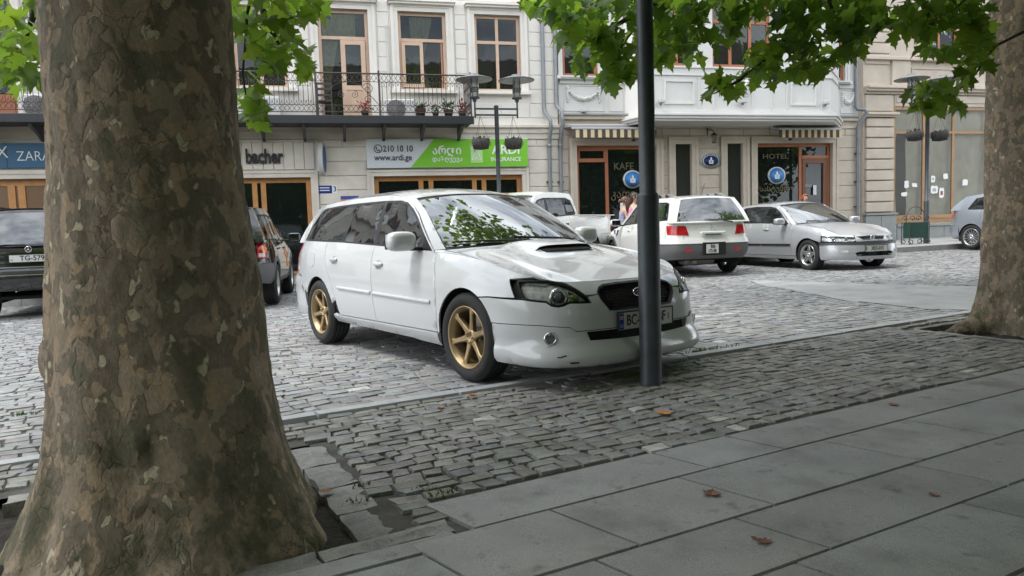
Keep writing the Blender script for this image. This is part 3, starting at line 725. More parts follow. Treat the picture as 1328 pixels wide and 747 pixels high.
def glasshouse(B, P, car, paint):
    mid = (B.mid[0], 0, .9)
    both = []
    for sgn, tagn in ((1, 'r'), (-1, 'l')):
        fn = (lambda x, z: B.green(x, z)) if sgn > 0 else (lambda x, z: B.green(x, z)*np.array([1, -1, 1]))
        (xa0, za0), (xa1, za1) = B.sp['apillar']; (xd0, zd0), (xd1, zd1) = B.sp['dpillar']
        xs = np.linspace(xa1, xd1, 16)
        top = [(x, float(B.zr(x))) for x in xs]
        low = [(x, float(B.zt(x))-.01) for x in np.linspace(xd0, xa0, 16)]
        frame = [(xa0, za0-.01)] + top + low[:-1]
        panel('side_frame', fn, frame, paint, car, [P['dlo']], sp=.07, gap=.0, th=.02, mid=mid)
        panel('window_surround', fn, poly_off(P['dlo'], .002), m_black, car, [poly_off(g, .004) for g in P['glass']], sp=.08, gap=0, th=.01, off=-.003, mid=mid)
        for g in P['glass']:
            panel('side_window', fn, g, P.get('side_glass', m_glass_side), car, (), sp=.08, gap=.001, th=.0, off=-.004, mid=mid)
    # roof
    up = (B.mid[0], 0, .6)
    panel('roof', lambda u, w_: B.roof(u/2.4, w_/.6), [(0, -.6), (2.4, -.6), (2.4, .6), (0, .6)], paint, car, (), sp=.075, gap=0, th=.02, mid=up)
    ws = lambda p, q: B.screen(p/.7, q/.75, 'front')
    panel('windscreen_seal', ws, [(-.7, -.0), (.7, -.0), (.7, .75), (-.7, .75)], m_black, car, [[(-.625, .05), (-.3, .035), (.3, .035), (.625, .05), (.64, .70), (.3, .715), (-.3, .715), (-.64, .70)]], sp=.07, gap=0, th=0, off=-.004, mid=up)
    for sgn in (1, -1):
        panel('a_pillar', ws, [(.638*sgn, 0), (.702*sgn, 0), (.702*sgn, .752), (.645*sgn, .752)], paint, car, (), sp=.05, gap=0, th=.012, off=.003, mid=up)
    panel('windscreen', ws, [(-.628, .02), (-.3, .008), (.3, .008), (.628, .02), (.645, .705), (.3, .72), (-.3, .72), (-.645, .705)], P.get('ws_glass', m_glass_ws), car, (), sp=.06, gap=0, th=0, off=.001, mid=up)
    rs = lambda p, q: B.screen(p/.7, q/.75, 'rear')
    panel('rear_frame', rs, [(-.7, 0), (.7, 0), (.7, .75), (-.7, .75)], P.get('rear_frame', paint), car, [P.get('rear_glass', [(-.60, .06), (.60, .06), (.57, .66), (-.57, .66)])], sp=.07, gap=0, th=.012, mid=up)
    panel('rear_screen', rs, P.get('rear_glass', [(-.60, .06), (.60, .06), (.57, .66), (-.57, .66)]), m_glass_rear, car, (), sp=.07, gap=-.006, th=0, off=-.004, mid=up)
def interior(car, B, P, right_hand=True):
    (xa, za), _ = B.sp['apillar']; half = P['half']
    d = MB(); n = 12
    vs = []
    for i in range(n+1):
        y = -half*.86 + 2*half*.86*i/n; q = 1-(y/(half*.9))**2
        vs += [(xa+.16*q+.02, y, za-.02+.02*q), (xa-.22, y, za-.005), (xa-.36, y, za-.06), (xa-.38, y, za-.35)]
    d.add(vs, [(i*4+j, i*4+j+1, i*4+5+j, i*4+4+j) for i in range(n) for j in range(3)], True)
    d.build('dashboard', mat('dashboard_grey', (.035, .036, .04), .7), car)
    for x in (xa-1.12, xa-1.98):
        for sg in (-1, 1):
            s = MB(); y = sg*.37
            s.box(x-.02, x+.46, y-.24, y+.24, .42, .58, .05)
            s.add([(x-.05, y-.23, .55), (x+.10, y-.23, .55), (x-.10, y-.21, 1.12), (x-.20, y-.21, 1.12), (x-.05, y+.23, .55), (x+.10, y+.23, .55), (x-.10, y+.21, 1.12), (x-.20, y+.21, 1.12)], [(0,1,2,3),(4,7,6,5),(1,5,6,2),(0,3,7,4),(3,2,6,7)])
            s.box(x-.22, x-.11, y-.12, y+.12, 1.13, 1.28, .04)
            s.build('seat', m_seat, car)
    y = -.37 if right_hand else .37
    sw = MB(); ring = []
    c = Vector((xa-.50, y, za+.02)); ax = Vector((-.88, 0, .42)).normalized(); e1 = Vector((0, 1, 0)); e2 = ax.cross(e1)
    sw.tube([c + (e1*cos(2*pi*k/24) + e2*sin(2*pi*k/24))*.18 for k in range(25)], .015, 6, False); sw.tube([c - e1*.17, c + e1*.17], .02, 6); sw.tube([c, c - ax*.3], .03, 6)
    sw.build('steering_wheel', m_black, car)
    mr = MB(); xt, zt_ = B.sp['apillar'][1]; mr.box(xt+.10, xt+.13, -.12, .12, zt_-.07, zt_-.01, .02); mr.build('rear_view_mirror', m_black, car)
def sub_bump(x, y, v):
    # scoop swelling and the two gentle ridges of the bonnet
    sc = .028*np.exp(-((y)/.31)**8)*sstep(.30, .10, x)*sstep(-.40, -.02, x)
    rg = .010*np.exp(-((np.abs(y)-.50)/.09)**2)*sstep(0, .2, v)*sstep(1, .7, v)
    return sc + rg
SPEC_SUB = dict(contour=[(.955, 0), (.948, .24), (.922, .44), (.865, .61), (.775, .725), (.62, .80), (.35, .85), (0, .866), (-.5, .868), (-1.4, .868), (-2.2, .867), (-2.67, .864), (-3.05, .852), (-3.36, .82), (-3.58, .74), (-3.67, .60), (-3.705, .35), (-3.712, 0)],
    zb=[(-3.72, .25), (-3.1, .24), (-2.2, .25), (-.33, .222), (.34, .192), (.96, .185)],
    zt=[(-3.72, 1.015), (-3.3, 1.022), (-2.98, 1.018), (-2.15, .995), (-1.45, .962), (-.46, .92), (-.2, .905), (.1, .868), (.4, .805), (.6, .760), (.75, .728), (.96, .71)],
    pf=[(0, .025), (.035, 0), (.10, .004), (.17, .012), (.215, .040), (.30, .050), (.45, .054), (.65, .058), (.78, .075), (.90, .112), (1, .17)],
    pm=[(0, .03), (.05, .006), (.12, .004), (.2, .016), (.38, 0), (.65, .0), (.8, .014), (.9, .035), (1, .095)],
    ps=[(0, .075), (.08, .035), (.2, .014), (.42, 0), (.62, 0), (.78, .012), (.92, .035), (1, .058)],
    pr=[(0, .05), (.1, .02), (.3, 0), (.48, .0), (.56, .03), (.8, .06), (1, .13)],
    xblend=[(.42, .78), (-.55, .05), None, (-3.62, -2.9)],
    zr=[(-3.6, 1.365), (-3.3, 1.38), (-2.8, 1.398), (-2.2, 1.412), (-1.6, 1.408), (-1.3, 1.385), (-1.12, 1.352), (-.9, 1.28)],
    tum=[(-3.6, .20), (-2.5, .185), (-1.3, .175), (-.4, .17)], gx=(-.3, -3.35),
    apillar=((-.47, .93), (-1.12, 1.35)), dpillar=((-3.50, 1.02), (-3.28, 1.38)),
    wsbow=(.22, .09, .035, .045), rsbow=(.14, .18, .0, .052), crown=.074, hoodbump=sub_bump)
# ============================================================ CARS
m_white = mat('pearl_white_paint', (.55, .565, .575), .26, coat=1.0, spec=.5)
m_wwhite = mat('plain_white_paint', (.72, .72, .69), .3, coat=.8, var=.03, vscale=2)
m_silver = mat('silver_paint', (.50, .515, .535), .34, .45, coat=1.0)
m_silver2 = mat('blue_silver_paint', (.36, .40, .45), .34, .5, coat=1.0)
m_blackp = mat('black_car_paint', (.008, .009, .011), .15, coat=1.0)
m_grey = mat('grey_bumper_plastic', (.12, .122, .127), .6, bump=.1, bscale=200)
m_gold = mat('gold_wheel_paint', (.36, .265, .145), .42, .65)
m_alloy = mat('alloy_wheel', (.52, .53, .54), .3, .85)
m_mesh = mat('grille_mesh_black', (.010, .010, .011), .45, bump=1.0, bscale=260)

def subaru():
    B = Body(SPEC_SUB)
    LAMP = [(1.046, .737), (.975, .612), (.88, .600), (.803, .594), (.76, .572), (.707, .564), (.66, .570), (.611, .586), (.52, .583), (.444, .580), (.462, .602), (.489, .637), (.54, .672), (.602, .703), (.70, .722), (.82, .733), (.93, .738)]
    P = dict(shell_holes=[LAMP], arch_r=.352, wb=2.67, axle_z=.318, half=.868, track=1.50, wr=.318, ww=.215, rim='six', rim_r=.222, rim_mat=m_gold, steer=.03, spokes=6,
        dlo=[(-.50, .925), (-.80, 1.125), (-1.02, 1.27), (-1.13, 1.325), (-1.25, 1.348), (-1.55, 1.36), (-2.1, 1.366), (-2.6, 1.362), (-2.93, 1.352), (-3.02, 1.32), (-3.31, 1.05), (-3.31, 1.03), (-2.16, 1.002), (-1.45, .97)],
        glass=[[(-.735, .952), (-.74, 1.06), (-.86, 1.145), (-1.04, 1.262), (-1.14, 1.312), (-1.26, 1.334), (-1.485, 1.345), (-1.445, .982)],
               [(-1.50, .984), (-1.545, 1.347), (-2.04, 1.352), (-2.145, 1.012)],
               [(-2.17, 1.013), (-2.062, 1.353), (-2.6, 1.350), (-2.91, 1.342), (-3.0, 1.312), (-3.26, 1.048)]])
    car, S, W = build_car('estate_car', 'white estate car with gold wheels and a bonnet scoop, parked nose to the kerb', 'car', B, P, m_white, (.342717*1.02, 5.597102*1.02, -.932489, -.019))
    car.scale = (1.02, 1.02, 1.02)
    X = lambda pts, sg=1: [(B.sx(x)*sg, z) for x, z in pts]
    az = .318; ar = .352
    def archpts(ax, a0, a1): return arc(ax, az, ar, a0, a1, 16)
    for sg in (1, -1):
        sx = lambda pts: X(pts, sg)
        zt = lambda x: float(B.zt(x))
        fe = [(-.36, .325), (-.335, .50), (-.35, .75), (-.40, zt(-.40)-.0)]
        f_door = W('door', sx([(-.385, .322), (-.36, .50), (-.37, .75), (-.425, zt(-.425))] + [(x, zt(x)) for x in (-.7, -1.0, -1.3)] + [(-1.452, zt(-1.452)), (-1.435, .65), (-1.41, .322)]), m_white, sp=.07)
        r_door = W('door', sx([(-1.41, .322), (-1.435, .65), (-1.452, zt(-1.452))] + [(x, zt(x)) for x in (-1.7, -2.0, -2.3)] + [(-2.48, zt(-2.48)), (-2.47, .86), (-2.40, .74), (-2.31, .62), (-2.235, .46), (-2.20, .322)]), m_white, sp=.07)
        # rear quarter with the arch cut out
        W('rear_quarter', sx([(-2.48, zt(-2.48)), (-2.47, .86), (-2.40, .74), (-2.31, .62), (-2.235, .46)] + archpts(-2.67, 17, 150) + [(-3.02, .53), (-3.15, .665), (-3.32, .70), (-3.38, .80), (-3.42, zt(-3.42))] + [(x, zt(x)) for x in (-3.2, -2.9, -2.7)]), m_white, sp=.07)
        # sill skirt
        W('side_skirt', sx([(-.36, .225), (-.36, .318), (-2.24, .318), (-2.31, .33), (-2.335, .245)]), m_white, sp=.045, off=.016, th=.03)
        # front wing
        W('front_wing', sx([(-.385, .322), (-.36, .50), (-.37, .75), (-.425, zt(-.425))] + [(x, zt(x)) for x in (-.3, -.1, .1, .3, .5)] + [(.62, zt(.62)), (.47, .742), (.535, .622), (.30, .624)] + [p for p in archpts(0, 58, 178)] + [(-.352, .322)]), m_white, sp=.055)
        # arch liners edge seen as black
        hd = (-2.235, .846), (-1.30, .818)
        for d, (x, z) in ((r_door, hd[0]), (f_door, hd[1])):
            h = handle_geo(car, B, B.sx(x)*sg, z, m_white, d, .150, .036)
            p = B.wrap(B.sx(x)*sg, z-.022); yy = p[1]; s_ = -1 if yy < 0 else 1
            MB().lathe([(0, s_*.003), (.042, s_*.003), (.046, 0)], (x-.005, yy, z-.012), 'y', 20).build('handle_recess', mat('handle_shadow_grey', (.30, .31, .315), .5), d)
        for d, x0, x1 in ((r_door, -2.16, -1.455), (f_door, -1.405, -.44)):
            zf = lambda x: .545 + (x+.44)*-.0225
            dm = MB(); vs = []; xs_m = np.linspace(x0+.004, x1-.004, 26); pr_ = [(-.015, -.004), (-.013, .008), (-.006, .014), (.006, .014), (.013, .008), (.015, -.004)]
            for xm_ in xs_m:
                p = B.wrap(B.sx(xm_)*sg, zf(xm_)); o_ = -1 if p[1] < 0 else 1
                vs += [(p[0], p[1] + o_*h_, p[2] + dz_) for dz_, h_ in pr_]
            dm.add(vs, [(i*6+k, i*6+k+1, i*6+7+k, i*6+6+k) for i in range(25) for k in range(5)], True); dm.add(vs[:6], [tuple(range(6))]); dm.add(vs[-6:], [tuple(range(6))])
            dm.build('door_moulding', m_white, d)
        W('fuel_flap' if sg > 0 else 'quarter_patch', smooth_poly([(B.sx(-2.72)*sg, .765), (B.sx(-2.93)*sg, .765), (B.sx(-2.94)*sg, .93), (B.sx(-2.74)*sg, .93)], 2), m_white, sp=.06, off=.0025, th=.006, gap=.001) if sg > 0 else None
        # tail lamp wraps the corner
        tl = W('tail_lamp', [(B.sx(-3.40)*sg, .70), (B.sr(-.62)*sg, .72), (B.sr(-.60)*sg, .98), (B.sx(-3.34)*sg, 1.0)], m_redlens, sp=.05, off=.006, th=.03)
        W('rear_bumper', [(B.sx(-3.02)*sg, .255), (B.sr(0)*sg, .26), (B.sr(0)*sg, .66), (B.sr(-.6)*sg, .68), (B.sx(-3.42)*sg, .69), (B.sx(-3.18)*sg, .66), (B.sx(-3.03)*sg, .52)], m_white, sp=.08, off=.004, th=.03)
        W('tailgate', [(B.sr(0)*sg, .68), (B.sr(-.60)*sg, .70), (B.sr(-.58)*sg, 1.01), (B.sr(0)*sg, 1.01)], m_white, sp=.09)
        # headlamp
        lamp = [(1.046, .737), (.975, .612), (.88, .600), (.803, .594), (.76, .572), (.707, .564), (.66, .570), (.611, .586), (.52, .583), (.444, .580), (.462, .602), (.489, .637), (.54, .672), (.602, .703), (.70, .722), (.82, .733), (.93, .738)]
        lamp = [(s*sg, z) for s, z in lamp]
        bk = W('headlamp', lamp, m_bucket, sp=.05, off=-.03, th=0, gap=.004)
        wall = panel('lamp_housing', B.wrap, lamp, m_black, bk, [poly_off(lamp, .012)], sp=.04, gap=.002, th=.05, off=-.001, mid=B.mid)
        # projector and reflectors
        pc = B.wrap(.70*sg, .625); nd = np.array([.70, -sg*.52, .12]); nd /= np.linalg.norm(nd)
        pj = MB(); c = Vector(pc - nd*.030); ax = Vector(nd); e1 = ax.orthogonal().normalized(); e2 = ax.cross(e1)
        for rr, h0 in ((.056, .006), (.050, .02)):
            pj.tube([c + ax*h0 + (e1*cos(2*pi*k/24)+e2*sin(2*pi*k/24))*rr for k in range(25)], .006, 6, False)
        pj.build('projector_ring', m_chrome, bk)
        ball = MB(); n1 = 8; vs = []
        for i in range(n1+1):
            t_ = (pi/2)*i/n1
            for k in range(16): vs.append(c + ax*(.03*cos(t_)) + (e1*cos(2*pi*k/16)+e2*sin(2*pi*k/16))*(.042*sin(t_)))
        ball.add(vs, [(i*16+k, i*16+(k+1) % 16, (i+1)*16+(k+1) % 16, (i+1)*16+k) for i in range(n1) for k in range(16)], True)
        ball.build('projector_lens', mat('projector_glass', (.10, .11, .13), .03, coat=1.0), bk)
        W('reflector', [(s*sg, z) for s, z in ((.62, .60), (.52, .592), (.515, .635), (.60, .68))], m_chrome, bk, sp=.04, off=-.03, th=.0)
        W('reflector', [(s*sg, z) for s, z in ((.98, .64), (.84, .62), (.84, .70), (1.0, .715))], m_chrome, bk, sp=.03, off=-.034, th=.0)
        W('turn_reflector', [(s*sg, z) for s, z in ((1.0, .72), (.84, .705), (.80, .725), (.98, .73))], m_clearlens, bk, sp=.03, off=-.02, th=.0)
        W('headlamp_glass', lamp, m_lens, bk, sp=.04, off=.001, th=.004, gap=.004)
        # fog lamp
        fp_ = B.wrap(.775*sg, .365); nd = np.array([.85, -sg*.5, 0.]); nd /= np.linalg.norm(nd); c = Vector(fp_ + nd*.022); ax = Vector(nd); e1 = ax.orthogonal().normalized(); e2 = ax.cross(e1)
        fo = MB(); fo.tube([c + (e1*cos(2*pi*k/20)+e2*sin(2*pi*k/20))*.037 for k in range(21)], .007, 6, False)
        fb = fo.build('fog_lamp', m_chrome, car)
        fg = MB(); fg.add([c + ax*.004] + [c + (e1*cos(2*pi*k/20)+e2*sin(2*pi*k/20))*.034 for k in range(20)], [(0, k+1, (k+1) % 20+1) for k in range(20)], True); fg.build('fog_glass', mat('fog_glass_dark', (.22, .23, .24), .08, .6, coat=1.), fb)
        mirror_geo(car, -1 if sg > 0 else 1, -.70, (-.955 if sg > 0 else .955), 1.005, m_silver if False else m_white, 1.0)
        tri = [(-.52, .935), (-.735, .948), (-.74, 1.055), (-.70, 1.045)]
        fn = (lambda x, z: B.green(x, z)) if sg > 0 else (lambda x, z: B.green(x, z)*np.array([1, -1, 1]))
        panel('mirror_triangle', fn, tri, m_black, car, (), sp=.06, gap=0, th=.01, off=.004, mid=B.mid)
        # cowl corner
    # front bumper (both sides in one skin) with its openings
    gr = [(.30, .522), (.362, .60), (.372, .640), (.345, .668), (.29, .684), (.15, .690), (0, .691), (-.15, .690), (-.29, .684), (-.345, .668), (-.372, .640), (-.362, .60), (-.30, .522), (0, .515)]
    inn = lambda: [(.444, .580), (.462, .602), (.478, .622)]
    mir = lambda pts: [(-s, z) for s, z in pts][::-1]
    right = [(B.sx(.305), .620), (.975, .610), (.88, .598), (.803, .592), (.76, .570), (.707, .562), (.66, .568), (.611, .584), (.52, .581), (.440, .578), (.465, .620), (.372, .628)]
    top = [(s, z) for s, z in right] + [(.0, .628)] + mir(right)
    arch_f = [(B.sx(x), z) for x, z in arc(0, az, ar, 22, 57, 6)]
    low = [(B.sx(.345), .452)] + [(1.05, .452), (.85, .448), (.62, .432), (.575, .404), (.515, .404), (.0, .404)]
    outline = low + mir(low[:-1]) + mir(arch_f) + mir(right)[0:0]
    outline = arch_f[::1] + right + [(0, .628)] + mir(right) + mir(arch_f) + [(-B.sx(.345), .452), (-1.05, .452), (-.85, .448), (-.62, .432), (-.575, .404), (-.515, .404), (0, .404), (.515, .404), (.575, .404), (.62, .432), (.85, .448), (1.05, .452), (B.sx(.345), .452)]
    W('front_bumper', outline, m_white, car, [[p for p in gr]] , sp=.04, th=.03, gap=.0018)
    # bonnet lip between the lamps
    W('bonnet_lip', [(.478, .628), (.489, .640), (.54, .675), (.602, .706), (.70, .7255), (.82, .7365), (.93, .742), (1.046, .741), (1.0, .9), (0, .9), (-1.0, .9), (-1.046, .741), (-.93, .742), (-.82, .7365), (-.70, .7255), (-.602, .706), (-.54, .675), (-.489, .640), (-.478, .628)] if False else
        [(.476, .630), (.489, .641), (.54, .676), (.602, .707), (.70, .727), (.76, .7325), (.74, .737), (.62, .722), (.5, .714), (.3, .708), (0, .7075), (-.3, .708), (-.5, .714), (-.62, .722), (-.74, .737), (-.76, .7325), (-.70, .727), (-.602, .707), (-.54, .676), (-.489, .641), (-.476, .630), (0, .630)], m_white, car, [gr], sp=.04, th=.03, gap=.001)
    g_ = W('grille', gr, m_mesh, car, (), sp=.04, off=-.035, th=0, gap=-.004)
    W('grille_surround', poly_off(gr, -.004), m_black, car, [poly_off(gr, .008)], sp=.04, off=.002, th=.035, gap=0)
    bars = MB()
    for z in np.arange(.53, .69, .018):
        hw = np.interp(z, [.52, .60, .64, .668, .69], [.30, .36, .37, .34, .2]); pts = [B.wrap(s, z) - np.array([.028, 0, 0]) for s in np.linspace(-hw, hw, 14)]; bars.tube(pts, .0035, 4, False)
    for s in np.linspace(-.34, .34, 26):
        pts = [B.wrap(s, z) - np.array([.027, 0, 0]) for z in np.linspace(.53, .685, 5)]; bars.tube(pts, .003, 4, False)
    bars.build('grille_mesh', m_black, g_)
    bd = MB(); c = B.wrap(0., .62) - np.array([.012, 0, 0])
    bd.tube([c + np.array([0, .045*cos(2*pi*k/24), .026*sin(2*pi*k/24)]) for k in range(25)], .0045, 6, False)
    for k, (yy, zz) in enumerate(((.018, .006), (-.005, .010), (-.016, .001), (-.006, -.010), (.010, -.008), (.022, -.003))):
        q = c + np.array([.002, yy, zz]); bd.tube([q+np.array([0, -.005, 0]), q+np.array([0, .005, 0])], .0022, 4); bd.tube([q+np.array([0, 0, -.004]), q+np.array([0, 0, .004])], .0022, 4)
    bd.build('badge', m_chrome, g_)
    # lip spoiler with lower intake
    it = [(.515, .398), (.485, .335), (.2, .327), (0, .325), (-.2, .327), (-.485, .335), (-.515, .398), (0, .402)]
    sk = [(B.sx(.345), .450), (1.05, .450), (.85, .446), (.62, .430), (.577, .402), (.515, .4025), (0, .4025)]
    edge = [(B.sx(.35), .193)] + [(s, float(B.zb(np.interp(s, B.S, B.X)))+.001) for s in (1.0, .8, .6, .4, .2, 0)]
    lip = sk + mir(sk[:-1]) + [(-s, z) for s, z in edge[:-1]] + edge[::-1]
    W('front_lip_spoiler', lip, m_white, car, [[(.50, .396), (.475, .340), (.2, .332), (0, .33), (-.2, .332), (-.475, .340), (-.50, .396)]], sp=.04, off=.010, th=.05, gap=.0008)
    W('lower_intake', [(.54, .41), (.5, .32), (-.5, .32), (-.54, .41)], m_mesh, car, (), sp=.08, off=-.05, th=0)
    sc = MB(); pa, pb = B.wrap(.70, .262), B.wrap(.66, .256); 
    sc.tube([B.wrap(s, .255 + .006*sin(s*60)) + np.array([.006, -.004, 0]) for s in np.linspace(.72, .66, 5)], .005, 4); sc.tube([B.wrap(s, .212) + np.array([.008, -.004, 0]) for s in np.linspace(.64, .58, 5)], .006, 4)
    sc.build('scrape_mark', m_ink, car)
    pl = plate_geo(car, 'number_plate', (.915, .015, .442), pi/2, .52, .112, [('BC-', -.128, 0, .098, .80), ('BF', .150, 0, .098, .80)])
    MB().box(.215, .22, -.002, .0, -.02, .02).build('registration_sticker', m_ink, pl)
    bs = MB(); bs.box(.84, .912, -.2, .23, .40, .48, .01); bs.build('plate_backing', m_black, car)
    tw = MB(); tw.box(.86, .915, .08, .17, .335, .40, .012); tw.build('towing_cover', m_clearlens, car)
    # bonnet: from the rim back to the cowl
    sa = B.sx(-.47); H = lambda s, v: B.hood(s, v/.9)
    op = [(-.0, 0)]
    rim = [(s, .0) for s in np.linspace(sa*.985, -sa*.985, 50)]
    bon = panel('bonnet', H, rim + [(-sa*.985, .86), (sa*.985, .86)], m_white, car, (), sp=.05, gap=.0, th=.012, mid=(0, 0, .3))
    panel('cowl', H, [(-sa*.98, .862), (sa*.98, .862), (sa*.98, .9), (-sa*.98, .9)], m_black, car, (), sp=.06, gap=0, th=.01, off=-.006, mid=(0, 0, .3))
    # scoop: raised hood with a dark mouth
    zat = lambda x, y: float(B.hood(np.array([B.sy(y)*.9]), np.array([.5]))[0, 2])
    def hz(x, y):
        # height of the bonnet at x, y: search along v
        s = np.linspace(-sa, sa, 161); 
        best = None
        for v in np.linspace(0, 1, 41):
            p = B.hood(s, np.full_like(s, v)); k = np.argmin((p[:, 0]-x)**2 + (p[:, 1]-y)**2); d = (p[k, 0]-x)**2 + (p[k, 1]-y)**2
            if best is None or d < best[0]: best = (d, p[k, 2])
        return best[1]
    xm = .06; ny = 17; base = hz(.14, 0.); rows_ = []
    ys = np.linspace(-.285, .285, ny)
    hx = {x: hz(x, 0) for x in (.14, .10, .06, .0, -.1, -.2, -.30)}
    sv = []; xs_ = [.105, .08, 0., -.1, -.2, -.30]; hh = [.029, .034, .036, .030, .018, .002]
    for x, h_ in zip(xs_, hh):
        zc = hz(x, 0)
        for y in ys:
            e_ = 1-abs(y/.285)**5; sv.append((x + .03*(1-abs(y/.285)**2)*(1 if x > .05 else 0), y, hz(x, y) - .004 + (h_)*max(0, e_)**.6))
    sm = MB(); sm.add(sv, [(i*ny+j, i*ny+j+1, (i+1)*ny+j+1, (i+1)*ny+j) for i in range(len(xs_)-1) for j in range(ny-1)], True)
    # front rim of the scoop
    scp = sm.build('bonnet_scoop', m_white, bon)
    for p in scp.data.polygons:
        if p.normal.z < 0: p.flip()
    mv = []
    for y in ys:
        e_ = max(0, 1-abs(y/.285)**5)**.6; f_ = .03*(1-abs(y/.285)**2)
        mv += [(.105+f_, y, hz(.105, y)-.004+.029*e_-.003), (.092+f_, y, hz(.09, y)-.002+.034*e_*0+.002)]
    mm = MB(); mm.add(mv, [(i*2, i*2+2, i*2+3, i*2+1) for i in range(ny-1)]); mm.build('scoop_mouth', m_dark, scp)
    # floor of the mouth reaches forward as a shallow black ramp
    rv = []
    for y in ys[1:-1]:
        f_ = .03*(1-abs(y/.285)**2); rv += [(.098+f_, y, hz(.105, y)+.0035), (.17+f_*.6, y*.93, hz(.165, y*.93)+.0022)]
    rm = MB(); rm.add(rv, [(i*2, i*2+1, i*2+3, i*2+2) for i in range(len(rv)//2-1)]); rm.build('scoop_ramp', m_dark, scp)
    glasshouse(B, P, car, m_white); interior(car, B, P)
    # wipers
    wp = MB()
    ps = [B.screen(w_, v) + np.array([.012, 0, .014]) for w_, v in ((-.62, .02), (-.4, .035), (-.05, .055), (.22, .075))]
    wp.tube(ps, .007, 5); wp.tube([p + np.array([.0, 0, -.007]) for p in ps[1:]], .006, 4)
    ps = [B.screen(w_, v) + np.array([.012, 0, .014]) for w_, v in ((.10, .012), (.35, .03), (.62, .05), (.84, .07))]
    wp.tube(ps, .007, 5); wp.build('wiper', m_black, car)
    # rear spoiler lip
    sp_ = MB(); vs = []
    for w_ in np.linspace(-.98, .98, 15):
        p = B.roof(0., w_); vs += [tuple(p + np.array([.10, 0, .008])), tuple(p + np.array([-.10+.03*w_*w_, 0, -.004])), tuple(p + np.array([-.09+.03*w_*w_, 0, -.03])), tuple(p + np.array([.08, 0, -.02]))]
    sp_.add(vs, [(i*4+j, i*4+(j+1) % 4, i*4+4+(j+1) % 4, i*4+4+j) for i in range(14) for j in range(4)], True); sp_.build('roof_spoiler', m_white, car)
    return car, B
car_main, B_sub = subaru()
# ------------------------------------------------------------ other vehicles
def outline(xf, xr, half, nf=1., nr=1.):
    return [(xf, 0), (xf-.012*nf, .26*half/.86), (xf-.05*nf, .46*half/.86), (xf-.13*nf, .63*half/.86), (xf-.25*nf, .755*half/.86), (xf-.42*nf, half-.035), (xf-.65*nf, half-.010), (0, half-.002), (-.6, half), (-1.6, half), (-2.2, half-.001),
            (xr+.95, half-.004), (xr+.58*nr, half-.016), (xr+.30*nr, half-.055), (xr+.13*nr, half-.13), (xr+.05*nr, half-.26), (xr+.01, half-.50), (xr, 0)]
PF = [(0, .05), (.08, .015), (.2, 0), (.45, .005), (.58, .03), (.75, .05), (.9, .095), (1, .16)]
PM = [(0, .04), (.1, .012), (.35, 0), (.65, 0), (.8, .014), (.9, .035), (1, .10)]
PS = [(0, .075), (.08, .035), (.2, .014), (.42, 0), (.62, 0), (.78, .010), (.92, .03), (1, .052)]
PR = [(0, .06), (.08, .02), (.22, 0), (.46, 0), (.54, .03), (.8, .05), (1, .10)]
